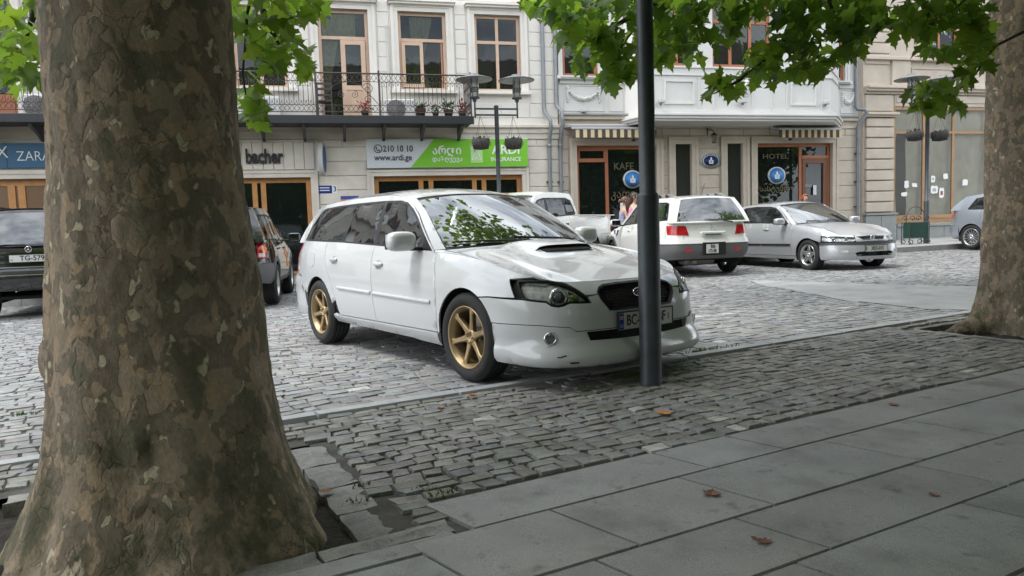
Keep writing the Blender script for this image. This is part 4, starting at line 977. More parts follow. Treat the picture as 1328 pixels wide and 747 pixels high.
def gen_car(name, label, cat, paint, pose, q, group=None):
    sp = dict(contour=outline(q['xf'], q['xr'], q['half'], q.get('nf', 1), q.get('nr', 1)), zb=q['zb'], zt=q['zt'], pf=q.get('pf', PF), pm=q.get('pm', PM), ps=q.get('ps', PS), pr=q.get('pr', PR),
              xblend=[(q['xf']-.5, q['xf']-.15), (-.55, .05), None, (q['xr']+.09, q['xr']+.75)], zr=q['zr'], tum=q.get('tum', [(-4, .19), (-.4, .17)]), gx=(-.3, q['xr']+.42),
              apillar=q['ap'], dpillar=q['dp'], wsbow=q.get('wsbow', (.20, .09, .035, .04)), rsbow=q.get('rsbow', (.10, .09, 0, .04)), crown=q.get('crown', .06))
    B = Body(sp); wb = q['wb']; az = q['wr']; ar = q['ar']
    hx, hy, hz0, hz1 = q['head']
    P = dict(shell_holes=[[(B.sx(hx), hz0+.012), (B.sx(hx), hz1+.025), ((B.sx(hx)*.45+B.sy(-hy)*.55), hz1+.006), (B.sy(-hy), hz1-.012), (B.sy(-hy), hz0+.02), (B.sy(-hy-.08), hz0)]], arch_r=ar, wb=wb, axle_z=az, half=q['half'], track=q['half']*2-.23, wr=q['wr'], ww=q.get('ww', .205), rim=q.get('rim', 'star'), rim_r=q.get('rim_r', .20), rim_mat=q.get('rim_mat', m_alloy), steer=q.get('steer', 0), spokes=q.get('spokes', 5),
             dlo=q['dlo'], glass=q['glass'], rear_glass=q.get('rear_glass', [(-.60, .06), (.60, .06), (.57, .66), (-.57, .66)]))
    if 'side_glass' in q: P['side_glass'] = q['side_glass']
    car, S, W = build_car(name, label, cat, B, P, paint, pose, group)
    low = q.get('low_mat', paint); zs = q['zs']; xd = q['doors']; zbf, zbr = q['zbump']; zt = lambda x: float(B.zt(x))
    hx, hy, hz0, hz1 = q['head']; spc = .085
    for sg in (1, -1):
        sx = lambda pts: [(B.sx(x)*sg, z) for x, z in pts]
        def hi(x0, x1, n=5): return [(x, zt(x)) for x in np.linspace(x0, x1, n)]
        ds = []
        for i in range(len(xd)-1):
            a, b = xd[i], xd[i+1]
            pts = [(a, zs), (a+.01, (zs+zt(a))/2)] + hi(a, b)
            if i == len(xd)-2 and q.get('cut', True):
                cx0 = -wb; pts += [(b, zt(b)-.12)] + [(max(b, x), z) for x, z in arc(cx0, az, ar+.09, 70, 25, 5) if z > zs] + [(-wb+ar+.07, zs)]
            else: pts += [(b, zs)]
            d = W('door', sx(pts), paint, sp=spc); ds.append(d)
            handle_geo(car, B, B.sx(b+.17)*sg, q.get('hz', zt(b)-.13), q.get('handle_mat', paint), d, .16, .034)
            if 'mould' in q:
                z0, z1, mm = q['mould']; W('door_moulding', sx([(b+.01, z0), (a-.01, z0), (a-.01, z1), (b+.01, z1)]), mm, d, sp=.1, off=.014, th=.016, gap=.003)
        b = xd[-1]
        rear_top = hi(b, q['xr']+.34, 4)
        qa = [(b, zt(b)-.12)] + [(max(b, x), z) for x, z in arc(-wb, az, ar+.09, 70, 25, 5) if z > zs] + [(-wb+ar+.07, zs)] + arc(-wb, az, ar, 8, 160, 16) + [(-wb-ar-.02, zbr), (q['xr']+.34, zbr)] if q.get('cut', True) else [(b, zs)] + arc(-wb, az, ar, 8, 160, 16) + [(-wb-ar-.02, zbr), (q['xr']+.34, zbr)]
        W('rear_quarter', sx(qa + rear_top[::-1]), paint, sp=spc)
        W('sill', sx([(-ar-.01, float(B.zb(-.5))+.002), (-ar-.01, zs-.004), (-wb+ar+.015, zs-.004), (-wb+ar+.015, float(B.zb(-2))+.002)]), low, sp=.12, off=.006, th=.02)
        W('front_wing', sx([(xd[0], zs), (xd[0]+.01, (zs+zt(xd[0]))/2)] + hi(xd[0], hx, 7) + [(hx, zbf)] + [p for p in arc(0, az, ar, 70, 172, 14) if True] + [(-ar-.005, zs)]), paint, sp=spc*.8)
        if 'clad' in q:
            for ax in (0, -wb):
                o_ = arc(ax, az, ar+.075, 4, 176, 18) + arc(ax, az, ar-.004, 176, 4, 18); W('arch_cladding', sx(o_), q['clad'], sp=.07, off=.010, th=.02, gap=0)
        # lamps
        hl = [(B.sx(hx)*sg, hz0+.012), (B.sx(hx+.0)*sg, hz1+.025), ((B.sx(hx)*.45+B.sy(-hy)*.55)*sg, hz1+.006), (B.sy(-hy)*sg, hz1-.012), (B.sy(-hy)*sg, hz0+.02), (B.sy(-hy-.08)*sg, hz0)]
        bk = W('headlamp', hl, m_bucket, sp=.06, off=-.035, th=0); W('headlamp_glass', hl, m_lens, bk, sp=.06, off=.003, th=.03)
        bs_ = [(s*sg, float(B.zt(np.interp(s, B.S, B.X)))) for s in np.linspace(B.sy(-hy)*.99, B.sx(hx), 9)]
        W('lamp_brow', [hl[0][0:1] + (hz1+.027,), (hl[2][0], hz1+.009), (hl[3][0], hz1-.009)] + bs_, paint, sp=.05, gap=.001)
        sA, sB = hl[0][0], hl[3][0]
        for f_ in (.25, .62):
            s_ = sB + (sA-sB)*f_; zz = (hz0+hz1)/2+.005; c = B.wrap(s_, zz); n_ = np.array([.85, -sg*(.2+.6*f_), 0]); n_ /= np.linalg.norm(n_); c = c - n_*.022
            rg = MB(); ax = Vector(n_); e1 = ax.orthogonal().normalized(); e2 = ax.cross(e1); rr = (hz1-hz0)*.36
            rg.tube([Vector(c) + (e1*cos(2*pi*k/16)+e2*sin(2*pi*k/16))*rr for k in range(17)], .006, 5, False); rg.add([Vector(c)-ax*.01] + [Vector(c) + (e1*cos(2*pi*k/16)+e2*sin(2*pi*k/16))*rr*.9 for k in range(16)], [(0, k+1, (k+1) % 16+1) for k in range(16)], True)
            rg.build('lamp_reflector', m_chrome, bk)
        tl = [((B.sx(x) if kind == 'x' else B.sr(-x))*sg, z) for kind, x, z in q['tail']]
        t_ = W('tail_lamp', tl, m_redlens, sp=.06, off=.008, th=.03)
        for nm, mm, pts in q.get('tail_parts', []):
            W(nm, [((B.sx(x) if kind == 'x' else B.sr(-x))*sg, z) for kind, x, z in pts], mm, t_, sp=.06, off=.012, th=.01, gap=0)
        my = q['half'] + q.get('mir_out', .10)
        mirror_geo(car, -1 if sg > 0 else 1, q['ap'][0][0]-.20, -my*sg, q.get('mir_z', zt(q['ap'][0][0])+.07), q.get('mir_mat', paint), q.get('mir_s', 1.))
        fn = (lambda x, z: B.green(x, z)) if sg > 0 else (lambda x, z: B.green(x, z)*np.array([1, -1, 1]))
    # bumpers
    def band(z0f, z1, s_end, n=24):
        ss = np.linspace(s_end, -s_end, n)
        return [(s, float(B.zb(np.interp(abs(s), B.S, B.X)))+.002 if z0f is None else z0f) for s in ss] + [(s, z1) for s in ss[::-1]]
    sF = B.sx(ar*.985 if az < zbf else ar); fb = W('front_bumper', band(None, zbf-.003, B.sx(ar+.01)), q.get('fb_mat', paint), sp=.07, th=.03, off=.006, holes=q.get('fholes', []))
    for h in q.get('fholes', []): W('lower_intake', poly_off(h, -.02), m_mesh, car, (), sp=.08, off=-.05, th=0)
    if 'fstrip' in q: W('bumper_strip', band(q['fstrip'][0], q['fstrip'][1], B.sx(ar+.02)), q['fstrip'][2], fb, sp=.06, off=.016, th=.016, gap=.002)
    gy = B.sy(-hy+.012)
    gpts = q.get('grille')
    W('front_panel', [(gy, zbf+.002), (gy, hz1-.012), (B.sx(hx)*.45+gy*.55, hz1+.012), (B.sx(hx), hz1+.032), (B.sx(hx), 9), (-B.sx(hx), 9), (-B.sx(hx), hz1+.032), (-(B.sx(hx)*.45+gy*.55), hz1+.012), (-gy, hz1-.012), (-gy, zbf+.002)] if False else
      [(gy, zbf+.002), (gy, hz1-.01), (gy*.5, zt(.8)+.003), (-gy*.5, zt(.8)+.003), (-gy, hz1-.01), (-gy, zbf+.002)], paint, car, [gpts] if gpts else [], sp=.06)
    if gpts:
        g_ = W('grille', gpts, m_mesh, car, (), sp=.06, off=-.03, th=0, gap=-.004)
        W('grille_surround', poly_off(gpts, -.018), q.get('gs_mat', m_chrome), g_, [gpts], sp=.05, off=.006, th=.03, gap=0)
        if q.get('badge'):
            bd = MB(); c = B.wrap(0., q['badge']) + np.array([.008, 0, 0]); bd.tube([c + np.array([0, .042*cos(2*pi*k/20), .042*sin(2*pi*k/20)]) for k in range(21)], .006, 6, False)
            bd.tube([c + np.array([0, -.06, -.008]), c + np.array([0, 0, .006]), c + np.array([.0, 0, -.006]), c + np.array([0, .06, .008])], .005, 5); bd.build('badge', m_chrome, g_)
    rb0 = B.sx(-wb-ar-.01)
    def rband(z0f, z1, n=24):
        ss = np.linspace(rb0, B.L, n)
        return ss
    for sg in (1, -1):
        ss = np.linspace(rb0, B.L-.0005, 16)
        poly = [(s*sg, float(B.zb(np.interp(s, B.S, B.X)))+.002) for s in ss] + [(s*sg, zbr-.003) for s in ss[::-1]]
        rbm = W('rear_bumper', poly, q.get('rb_mat', paint), sp=.08, th=.03, off=.006, gap=.0 if False else .001)
        if 'rledge' in q:
            W('bumper_ledge', [(s*sg, q['rledge'][0]) for s in ss] + [(s*sg, q['rledge'][1]) for s in ss[::-1]], paint, rbm, sp=.08, off=.02, th=.025, gap=.001)
        for (y0, y1, z0, z1) in q.get('reflect', []):
            W('bumper_reflector', [(B.sr(-y0)*sg, z0), (B.sr(-y1)*sg, z0), (B.sr(-y1)*sg, z1), (B.sr(-y0)*sg, z1)], m_redlens, rbm, sp=.06, off=.012, th=.01)
        ty = q['tg_y']
        W('tailgate', [(B.L*sg, zbr+.002), (B.sr(-ty)*sg, zbr+.002), (B.sr(-ty)*sg, zt(q['xr']+.05)-.002), (B.L*sg, zt(q['xr']+.05)-.002)], paint, sp=.09, gap=.0015)
        W('rear_corner', [(B.sr(-ty-.004)*sg, zbr+.002), (B.sx(q['xr']+.335)*sg, zbr+.002), (B.sx(q['xr']+.335)*sg, 9), (B.sr(-ty-.004)*sg, 9)] if False else [(B.sr(-ty-.004)*sg, zbr+.002), (B.sx(q['xr']+.335)*sg, zbr+.002), (B.sx(q['xr']+.335)*sg, zt(q['xr']+.335)), (B.sr(-ty-.004)*sg, zt(q['xr']+.05)-.002)], paint, sp=.07, gap=.002)
    sa = B.sx(q['ap'][0][0])
    bon = panel('bonnet', lambda s, v: B.hood(s, v/.9), [(s, 0.) for s in np.linspace(sa*.985, -sa*.985, 36)] + [(-sa*.985, .87), (sa*.985, .87)], paint, car, (), sp=.085, gap=.001, th=.012, mid=(0, 0, .3))
    panel('cowl', lambda s, v: B.hood(s, v/.9), [(-sa*.98, .872), (sa*.98, .872), (sa*.98, .9), (-sa*.98, .9)], m_black, car, (), sp=.1, gap=0, th=.01, off=-.006, mid=(0, 0, .3))
    sdp = B.sx(q['dp'][0][0])
    if q.get('deck', True):
        for sg in (1, -1):
            panel('tail_deck', lambda s, v: B.deck(s, v), [(s*sg, 0.) for s in np.linspace(sdp*1.002, B.L, 14)] + [(B.L*sg, 1.), (sdp*1.002*sg, 1.)], paint, car, (), sp=.12, gap=0, th=.01, mid=(B.mid[0], 0, .3))
    glasshouse(B, P, car, paint)
    interior(car, B, P, q.get('rhd', False))
    if q.get('wipers', True):
        wp = MB()
        for w0, w1 in ((-.6, .05), (.0, .65)):
            ps = [B.screen(w_, v) + np.array([.012, 0, .014]) for w_, v in ((w0, .03), (w0*.6+w1*.4, .05), (w1, .09))]; wp.tube(ps, .008, 5)
        wp.build('wiper', m_black, car)
    return car, B, W, P
def rails(car, B, w_, u0, u1, h, material, foot=None):
    for sg in (1, -1):
        m = MB(); us = np.linspace(u0, u1, 9); pts = [B.roof(u, w_*sg) for u in us]; hs = [.012] + [h]*7 + [.012]
        m.tube([p + np.array([0, 0, k]) for p, k in zip(pts, hs)], .018, 6); r = m.build('roof_rail', material, car)
        for i in (2, 4, 6):
            p = pts[i]; MB().box(p[0]-.05, p[0]+.05, p[1]-.02, p[1]+.02, p[2]-.01, p[2]+h+.012, .01).build('rail_foot', foot or m_black, r)
def rear_wiper(car, B, y0, y1, v0, v1):
    m = MB(); ps = [B.screen(-y/.6, v, 'rear') + np.array([-.02, 0, .004]) for y, v in ((y0, v0), ((y0+y1)/2, (v0+v1)/2+.02), (y1, v1))]; m.tube(ps, [.014, .009, .006], 6); m.build('rear_wiper', m_black, car)
# silver saloon, nose towards the camera
OP = dict(xf=.885, xr=-3.60, half=.852, zb=[(-3.6, .26), (-3, .24), (-.4, .215), (.9, .215)], zt=[(-3.6, .96), (-3.2, .965), (-1.5, .945), (-.52, .915), (-.2, .895), (.2, .84), (.5, .765), (.7, .705), (.89, .672)],
    zr=[(-3.3, 1.20), (-2.9, 1.28), (-2.5, 1.345), (-2.0, 1.37), (-1.5, 1.372), (-1.25, 1.345), (-1.0, 1.27)], tum=[(-4, .20), (-.4, .19)], ap=((-.50, .915), (-1.20, 1.32)), dp=((-3.02, .962), (-2.50, 1.33)), rsbow=(.12, .10, .02, .05), crown=.062,
    wb=2.64, wr=.308, ar=.335, rim='star', rim_r=.205, zs=.29, doors=[-.47, -1.45, -2.36], zbump=(.555, .60), head=(.36, .40, .565, .655),
    dlo=[(-.62, .93), (-1.05, 1.20), (-1.22, 1.285), (-1.40, 1.315), (-1.9, 1.335), (-2.3, 1.32), (-2.62, 1.20), (-2.86, 1.0), (-2.84, .978), (-1.5, .962)],
    glass=[[(-.70, .955), (-1.08, 1.20), (-1.24, 1.268), (-1.47, 1.295), (-1.46, .975)], [(-1.53, .977), (-1.53, 1.298), (-1.9, 1.315), (-2.27, 1.30), (-2.30, .985)], [(-2.34, .985), (-2.31, 1.297), (-2.58, 1.195), (-2.78, 1.0)]],
    tail=[('x', -3.25, .66), ('r', .42, .66), ('r', .42, .86), ('x', -3.22, .86)], tg_y=.62, mould=(.485, .53, m_black), hz=.83, mir_mat=m_silver, mir_out=.10, mir_s=.95,
    fholes=[[(.44, .345), (.40, .285), (-.40, .285), (-.44, .345), (-.36, .368), (.36, .368)]], fstrip=(.500, .552, mat('bumper_strip_grey', (.055, .055, .07), .45)), grille=[(.36, .655), (.24, .585), (-.24, .585), (-.36, .655), (0, .665)], gs_mat=m_silver, badge=.628, rear_glass=[(-.58, .05), (.58, .05), (.56, .68), (-.56, .68)], nf=1.05, side_glass=glass('saloon_side_glass', (.012, .014, .015), .45, 1.6))
opel, oB, oW, oP = gen_car('saloon_car', 'silver saloon with smoked headlamps and star wheels, parked nose outwards in front of the hotel', 'car', m_silver, (6.66, 14.62, -1.27, .10), OP)
for sg in (1, -1):
    oW('fog_lamp', smooth_poly([(.55*sg, .36), (.70*sg, .36), (.69*sg, .41), (.56*sg, .405)], 2), m_bucket, opel, sp=.05, off=.010, th=.02)
    oW('fog_strip', smooth_poly([(.30*sg, .30), (.41*sg, .30), (.41*sg, .315), (.30*sg, .315)], 1), m_chrome, opel, sp=.05, off=.0, th=.02)
p_ = plate_geo(opel, 'number_plate', (.905, 0, .425), pi/2, .52, .115, [('XEX-015', .02, 0, .100, .78)], eu=False)
MB().box(-.245, -.225, -.0015, 0, -.035, .035).build('country_mark', m_ink, p_)
for f in p_.children:
    if f.name.startswith('plate_frame'): pass
an = MB(); an.tube([oB.roof(.15, .1) + np.array([0, 0, 0]), oB.roof(.15, .1) + np.array([-.28, 0, .34])], .004, 5); an.build('aerial', m_black, opel)
# white crossover seen from behind
MI = dict(xf=.90, xr=-3.64, half=.872, zb=[(-3.65, .33), (-3, .30), (-.4, .27), (.9, .25)], zt=[(-3.65, 1.02), (-3.2, 1.03), (-1.5, 1.01), (-.52, .985), (0, .95), (.5, .86), (.9, .78)],
    zr=[(-3.6, 1.46), (-3.1, 1.50), (-2.0, 1.525), (-1.5, 1.52), (-1.2, 1.48), (-.9, 1.38)], tum=[(-4, .17), (-.4, .17)], ap=((-.46, .98), (-1.12, 1.46)), dp=((-3.56, 1.02), (-3.28, 1.475)), rsbow=(.07, .07, .0, .04), crown=.05, nr=.8,
    wb=2.625, wr=.335, ar=.375, rim='star', rim_r=.215, zs=.34, doors=[-.42, -1.42, -2.42], zbump=(.62, .615), head=(.40, .35, .66, .76), low_mat=m_grey, clad=m_grey, rb_mat=m_grey, fb_mat=m_grey,
    pr=[(0, .11), (.08, .06), (.2, .01), (.38, 0), (.46, .012), (.56, .03), (.8, .05), (1, .085)],
    dlo=[(-.60, 1.0), (-1.0, 1.29), (-1.2, 1.40), (-1.45, 1.435), (-2.2, 1.45), (-3.0, 1.43), (-3.14, 1.40), (-3.28, 1.10), (-3.26, 1.07), (-1.5, 1.035)],
    glass=[[(-.74, 1.03), (-1.04, 1.28), (-1.24, 1.38), (-1.42, 1.405), (-1.42, 1.05)], [(-1.50, 1.05), (-1.50, 1.41), (-2.35, 1.425), (-2.40, 1.07)], [(-2.52, 1.075), (-2.50, 1.42), (-3.02, 1.405), (-3.12, 1.38), (-3.235, 1.09)]],
    tail=[('x', -3.36, .80), ('r', .46, .775), ('r', .52, .96), ('x', -3.30, .975)], tg_y=.56, rledge=(.618, .70), reflect=[(.42, .56, .465, .535)], mir_mat=m_wwhite, mir_z=1.08, hz=.90, mir_out=.11,
    rear_glass=[(-.63, .03), (.63, .03), (.575, .70), (-.575, .70)], grille=[(.3, .74), (.22, .655), (-.22, .655), (-.3, .74)], gs_mat=m_black)
mits, mB, mW, mP = gen_car('crossover_car', 'white crossover with grey bumpers and roof rails, seen from behind beside the silver saloon', 'car', m_wwhite, (3.25, 17.30, radians(99), .10), MI)
rails(mits, mB, .82, .12, .80, .055, m_alloy)
rear_wiper(mits, mB, -.30, .12, -.02, .10)
p_ = plate_geo(mits, 'number_plate', (-3.668, .03, .520), -pi/2, .25, .175, [('BB-', .02, .040, .090, .85), ('172-BB', .0, -.042, .085, .66)], eu=False)
MB().box(-.3, -.28, -.3, .3, .40, .62).build('spare', m_dark, mits).hide_render if False else None
rc = MB(); rc.box(-3.655, -3.62, -.25, .22, .395, .645, .01); rc.build('plate_recess', m_black, mits)
hb = MB(); hb.box(-3.665, -3.61, -.24, .24, .80, .845, .01); hb.build('tailgate_handle', m_wwhite, mits)
MB().box(-3.655, -3.62, -.15, .15, .775, .80, .004).build('handle_recess', m_grey, mits)
bd = MB()
for a in (90, 210, 330):
    c = np.array([-3.632, 0, .90]); r = lambda t, k: c + np.array([0, k*cos(radians(t)), k*sin(radians(t))])
    bd.add([r(a, .004), r(a+32, .03), r(a, .056), r(a-32, .03)], [(0, 1, 2, 3)])
bd.build('badge', m_chrome, mits)
an = MB(); an.tube([mB.roof(.10, 0.), mB.roof(.10, 0.) + np.array([-.16, 0, .22])], .005, 5); an.build('aerial', m_black, mits)
ex = MB(); ex.tube([(-3.2, .35, .26), (-3.62, .35, .27)], .03, 10); ex.box(-3.5, -3.1, -.1, .5, .22, .34, .04); ex.build('exhaust', mat('exhaust_brown', (.10, .085, .07), .7), mits)
# silver hatchback half hidden by the right-hand tree
GO = dict(xf=.84, xr=-3.30, half=.862, zb=[(-3.3, .28), (-2.9, .25), (-.4, .22), (.9, .22)], zt=[(-3.3, 1.0), (-3.0, 1.005), (-1.5, .965), (-.5, .93), (0, .885), (.5, .78), (.84, .70)],
    zr=[(-3.2, 1.31), (-2.9, 1.345), (-2.2, 1.39), (-1.5, 1.395), (-1.2, 1.365), (-.9, 1.29)], tum=[(-4, .2), (-.4, .19)], ap=((-.48, .93), (-1.15, 1.345)), dp=((-3.16, 1.0), (-2.86, 1.33)), rsbow=(.06, .05, 0, .05), crown=.055, nr=.85,
    wb=2.51, wr=.31, ar=.338, rim='multi', rim_r=.215, spokes=14, zs=.29, doors=[-.44, -1.42, -2.26], zbump=(.58, .62), head=(.36, .38, .59, .70),
    dlo=[(-.62, .95), (-1.0, 1.20), (-1.2, 1.30), (-1.5, 1.335), (-2.2, 1.335), (-2.52, 1.29), (-2.66, 1.03), (-2.64, 1.005), (-1.5, .98)],
    glass=[[(-.72, .975), (-1.04, 1.20), (-1.25, 1.285), (-1.46, 1.305), (-1.45, .995)], [(-1.53, .998), (-1.53, 1.31), (-2.18, 1.31), (-2.48, 1.27), (-2.61, 1.025)]],
    tail=[('x', -3.06, .80), ('r', .58, .80), ('r', .60, .97), ('x', -3.02, .97)], tg_y=.60, hz=.86, mir_mat=m_silver2, rear_glass=[(-.58, .04), (.58, .04), (.53, .68), (-.53, .68)])
golf, gB, gW, gP = gen_car('hatchback_car', 'silver hatchback half hidden behind the right tree trunk', 'car', m_silver2, (0, 0, -1.22, .22), GO)
# put its rear right wheel on the measured spot
rw = at_depth(1261, 321.5, 18.6); cy_, sy_ = cos(-1.22), sin(-1.22); lx, ly = -2.51, -.78
golf.location = (rw[0]-(lx*cy_-ly*sy_), rw[1]-(lx*sy_+ly*cy_), gz(rw[0], rw[1])+.01)
# big black off-roader on the left
ML = dict(xf=.85, xr=-3.72, half=.915, zb=[(-3.75, .44), (-3, .40), (-.4, .38), (.9, .36)], zt=[(-3.75, 1.13), (-3.2, 1.14), (-1.5, 1.13), (-.5, 1.11), (0, 1.08), (.5, 1.0), (.85, .93)],
    zr=[(-3.7, 1.66), (-3.2, 1.70), (-2.0, 1.73), (-1.5, 1.72), (-1.2, 1.67), (-.9, 1.55)], tum=[(-4, .17), (-.4, .17)], ap=((-.46, 1.11), (-1.10, 1.65)), dp=((-3.62, 1.14), (-3.38, 1.66)), rsbow=(.07, .06, 0, .05), crown=.055, nr=.8,
    wb=2.82, wr=.365, ar=.41, ww=.265, rim='star', rim_r=.225, zs=.45, doors=[-.42, -1.5, -2.5], zbump=(.72, .74), head=(.42, .42, .76, .90), pr=[(0, .10), (.1, .03), (.25, 0), (.42, 0), (.46, .045), (.8, .055), (1, .085)],
    dlo=[(-.60, 1.13), (-1.0, 1.44), (-1.2, 1.57), (-1.45, 1.62), (-2.2, 1.63), (-3.2, 1.60), (-3.45, 1.2), (-3.43, 1.165), (-1.5, 1.15)],
    glass=[[(-.72, 1.155), (-1.04, 1.43), (-1.24, 1.545), (-1.48, 1.585), (-1.48, 1.17)], [(-1.56, 1.17), (-1.56, 1.59), (-2.44, 1.60), (-2.46, 1.175)], [(-2.56, 1.175), (-2.54, 1.60), (-3.16, 1.575), (-3.39, 1.195)]],
    tail=[('x', -3.46, .86), ('r', .72, .86), ('r', .72, 1.10), ('x', -3.42, 1.10)], tg_y=.70, rledge=(.70, .735), mir_z=1.2, rear_glass=[(-.66, .03), (.66, .03), (.62, .70), (-.62, .70)])
merc, eB, eW, eP = gen_car('offroad_car', 'big black off-road car seen from behind at the left edge, beside the plane trunk', 'car', m_blackp, (-8.95, 14.85, radians(112), -.06), ML)
rails(merc, eB, .86, .1, .85, .05, m_black); rear_wiper(merc, eB, .42, .02, .0, .03)
p_ = plate_geo(merc, 'number_plate', (-3.71, 0.0, .945), -pi/2, .52, .112, [('TG-5792', .075, 0, .108, .98)], eu=False)
text('country_letters', 'GE', .032, m_ink, p_, (-.225, -.0015, -.022), .001, .8)
rs_ = MB(); c = np.array([-3.69, 0, 1.085])
rs_.tube([c + np.array([0, .045*cos(2*pi*k/24), .045*sin(2*pi*k/24)]) for k in range(25)], .005, 6, False)
for a in (90, 210, 330): rs_.tube([c, c + np.array([0, .043*cos(radians(a)), .043*sin(radians(a))])], [.008, .002], 5)
rs_.build('badge', m_chrome, merc)
st = MB(); st.box(-3.765, -3.74, -.70, .70, .68, .694); st.build('bumper_trim', m_chrome, merc); MB().box(-3.70, -3.675, -.60, .60, .80, .815).build('tailgate_trim', m_chrome, merc)
# compact dark off-roader behind the plane trunk
RA = dict(xf=.78, xr=-3.24, half=.865, zb=[(-3.25, .40), (-2.8, .36), (-.4, .33), (.8, .32)], zt=[(-3.25, 1.03), (-2.9, 1.04), (-1.5, 1.03), (-.5, 1.01), (0, .98), (.5, .90), (.78, .83)],
    zr=[(-3.2, 1.55), (-2.8, 1.58), (-2.0, 1.60), (-1.5, 1.59), (-1.2, 1.55), (-.9, 1.45)], tum=[(-4, .19), (-.4, .18)], ap=((-.44, 1.01), (-1.05, 1.52)), dp=((-3.16, 1.04), (-2.98, 1.55)), rsbow=(.05, .05, 0, .04), crown=.05, nr=.75,
    wb=2.45, wr=.34, ar=.385, ww=.225, rim='star', rim_r=.215, zs=.42, doors=[-.40, -1.35, -2.2], zbump=(.70, .70), head=(.36, .40, .72, .85), low_mat=m_grey, clad=m_grey, rb_mat=m_grey, fb_mat=m_grey,
    dlo=[(-.58, 1.03), (-.95, 1.31), (-1.15, 1.44), (-1.4, 1.49), (-2.2, 1.50), (-2.85, 1.47), (-3.02, 1.10), (-3.0, 1.065), (-1.5, 1.045)],
    glass=[[(-.68, 1.055), (-1.0, 1.31), (-1.2, 1.42), (-1.34, 1.455), (-1.34, 1.065)], [(-1.42, 1.065), (-1.42, 1.46), (-2.16, 1.47), (-2.18, 1.07)], [(-2.28, 1.07), (-2.26, 1.47), (-2.8, 1.445), (-2.96, 1.09)]],
    tail=[('x', -3.02, .78), ('r', .66, .78), ('r', .66, 1.06), ('x', -2.97, 1.06)], tail_parts=[('turn_lamp', m_amber, [('x', -3.03, .86), ('x', -3.12, .86), ('x', -3.12, .98), ('x', -3.02, .97)]), ('reverse_lamp', m_clearlens, [('r', .68, .80), ('r', .78, .80), ('r', .78, .86), ('r', .68, .86)])], tg_y=.64, hz=.92, mir_mat=mat('dark_teal_mirror', (.05, .10, .11), .3, coat=.6), mir_z=1.11, mir_out=.13)
rav, vB, vW, vP = gen_car('compact_suv', 'small black off-roader with orange door stickers, half hidden behind the big plane trunk', 'car', m_blackp, (-5.22, 14.32, radians(101.5), -.015), RA)
m_or = mat('sticker_orange', (.75, .25, .03), .5); m_bl = mat('sticker_blue', (.05, .25, .62), .5)
X_ = lambda pts: [(vB.sx(x), z) for x, z in pts]
vW('door_sticker', X_([(-.62, .55), (-.62, .66), (-.80, .68), (-.86, .90), (-1.20, .95), (-1.25, .78), (-1.0, .72), (-.98, .56)]), m_or, rav, sp=.1, off=.003, th=0)
vW('door_badge', smooth_poly(X_([(-.86, .72), (-.70, .72), (-.70, .86), (-.86, .86)]), 2), m_bl, rav, sp=.08, off=.006, th=0)
panel('window_sticker', vB.green, smooth_poly([(-1.55, 1.15), (-1.85, 1.15), (-1.85, 1.40), (-1.55, 1.40)], 2), mat('sticker_brown', (.25, .12, .04), .5), rav, (), sp=.1, off=.004, th=0, mid=vB.mid)
# white crew-cab pick-up
PK = dict(xf=.80, xr=-4.05, half=.855, zb=[(-4.1, .50), (-3, .45), (-.4, .40), (.8, .38)], zt=[(-4.1, 1.20), (-3.2, 1.20), (-2.3, 1.20), (-2.1, 1.17), (-1.5, 1.13), (-.5, 1.11), (0, 1.08), (.5, 1.02), (.8, .95)],
    zr=[(-2.6, 1.655), (-2.2, 1.685), (-1.8, 1.70), (-1.4, 1.695), (-1.0, 1.63)], tum=[(-4, .11), (-.4, .12)], ap=((-.40, 1.11), (-.95, 1.60)), dp=((-2.42, 1.19), (-2.28, 1.675)), wsbow=(.14, .06, .03, .04), rsbow=(.03, .03, 0, .03), crown=.05, nr=.5,
    wb=2.95, wr=.355, ar=.41, rim='steel', rim_r=.20, zs=.50, doors=[-.40, -1.25, -2.05], cut=False, zbump=(.74, .76), head=(.36, .42, .76, .90), pr=[(0, .02), (.2, 0), (.7, 0), (.95, .01), (1, .03)],
    dlo=[(-.52, 1.13), (-.82, 1.42), (-.98, 1.53), (-1.2, 1.575), (-2.05, 1.59), (-2.24, 1.54), (-2.35, 1.24), (-2.3, 1.20), (-2.1, 1.19), (-1.25, 1.145)],
    glass=[[(-.62, 1.155), (-.88, 1.41), (-1.02, 1.51), (-1.22, 1.545), (-1.22, 1.165)], [(-1.30, 1.165), (-1.30, 1.55), (-1.92, 1.555), (-1.95, 1.205)], smooth_poly([(-2.0, 1.22), (-1.99, 1.56), (-2.2, 1.535), (-2.31, 1.25)], 1)],
    tail=[('x', -3.79, .82), ('r', .72, .82), ('r', .72, 1.13), ('x', -3.84, 1.13)], tg_y=.70, hz=1.0, handle_mat=m_black, deck=False, mir_z=1.22, rear_glass=[(-.58, .1), (.58, .1), (.56, .62), (-.56, .62)])
pick, kB, kW, kP = gen_car('pickup_truck', 'white crew-cab pick-up behind the windscreen of the white estate car', 'pick-up', m_wwhite, (0, 0, radians(232), .2), PK)
rc_ = at_depth(796.5, 290, 17.9); lx, ly = -4.02, .82; c_, s_ = cos(radians(232)), sin(radians(232))
pick.location = (rc_[0]-(lx*c_-ly*s_), rc_[1]-(lx*s_+ly*c_), .19)
bed = MB()
bed.box(-3.98, -2.48, -.70, .70, .78, .80); bed.box(-3.98, -2.46, .68, .72, .80, 1.195); bed.box(-3.98, -2.46, -.72, -.68, .80, 1.195); bed.box(-2.50, -2.44, -.74, .74, .80, 1.19); bed.box(-4.02, -3.97, -.72, .72, .78, 1.19)
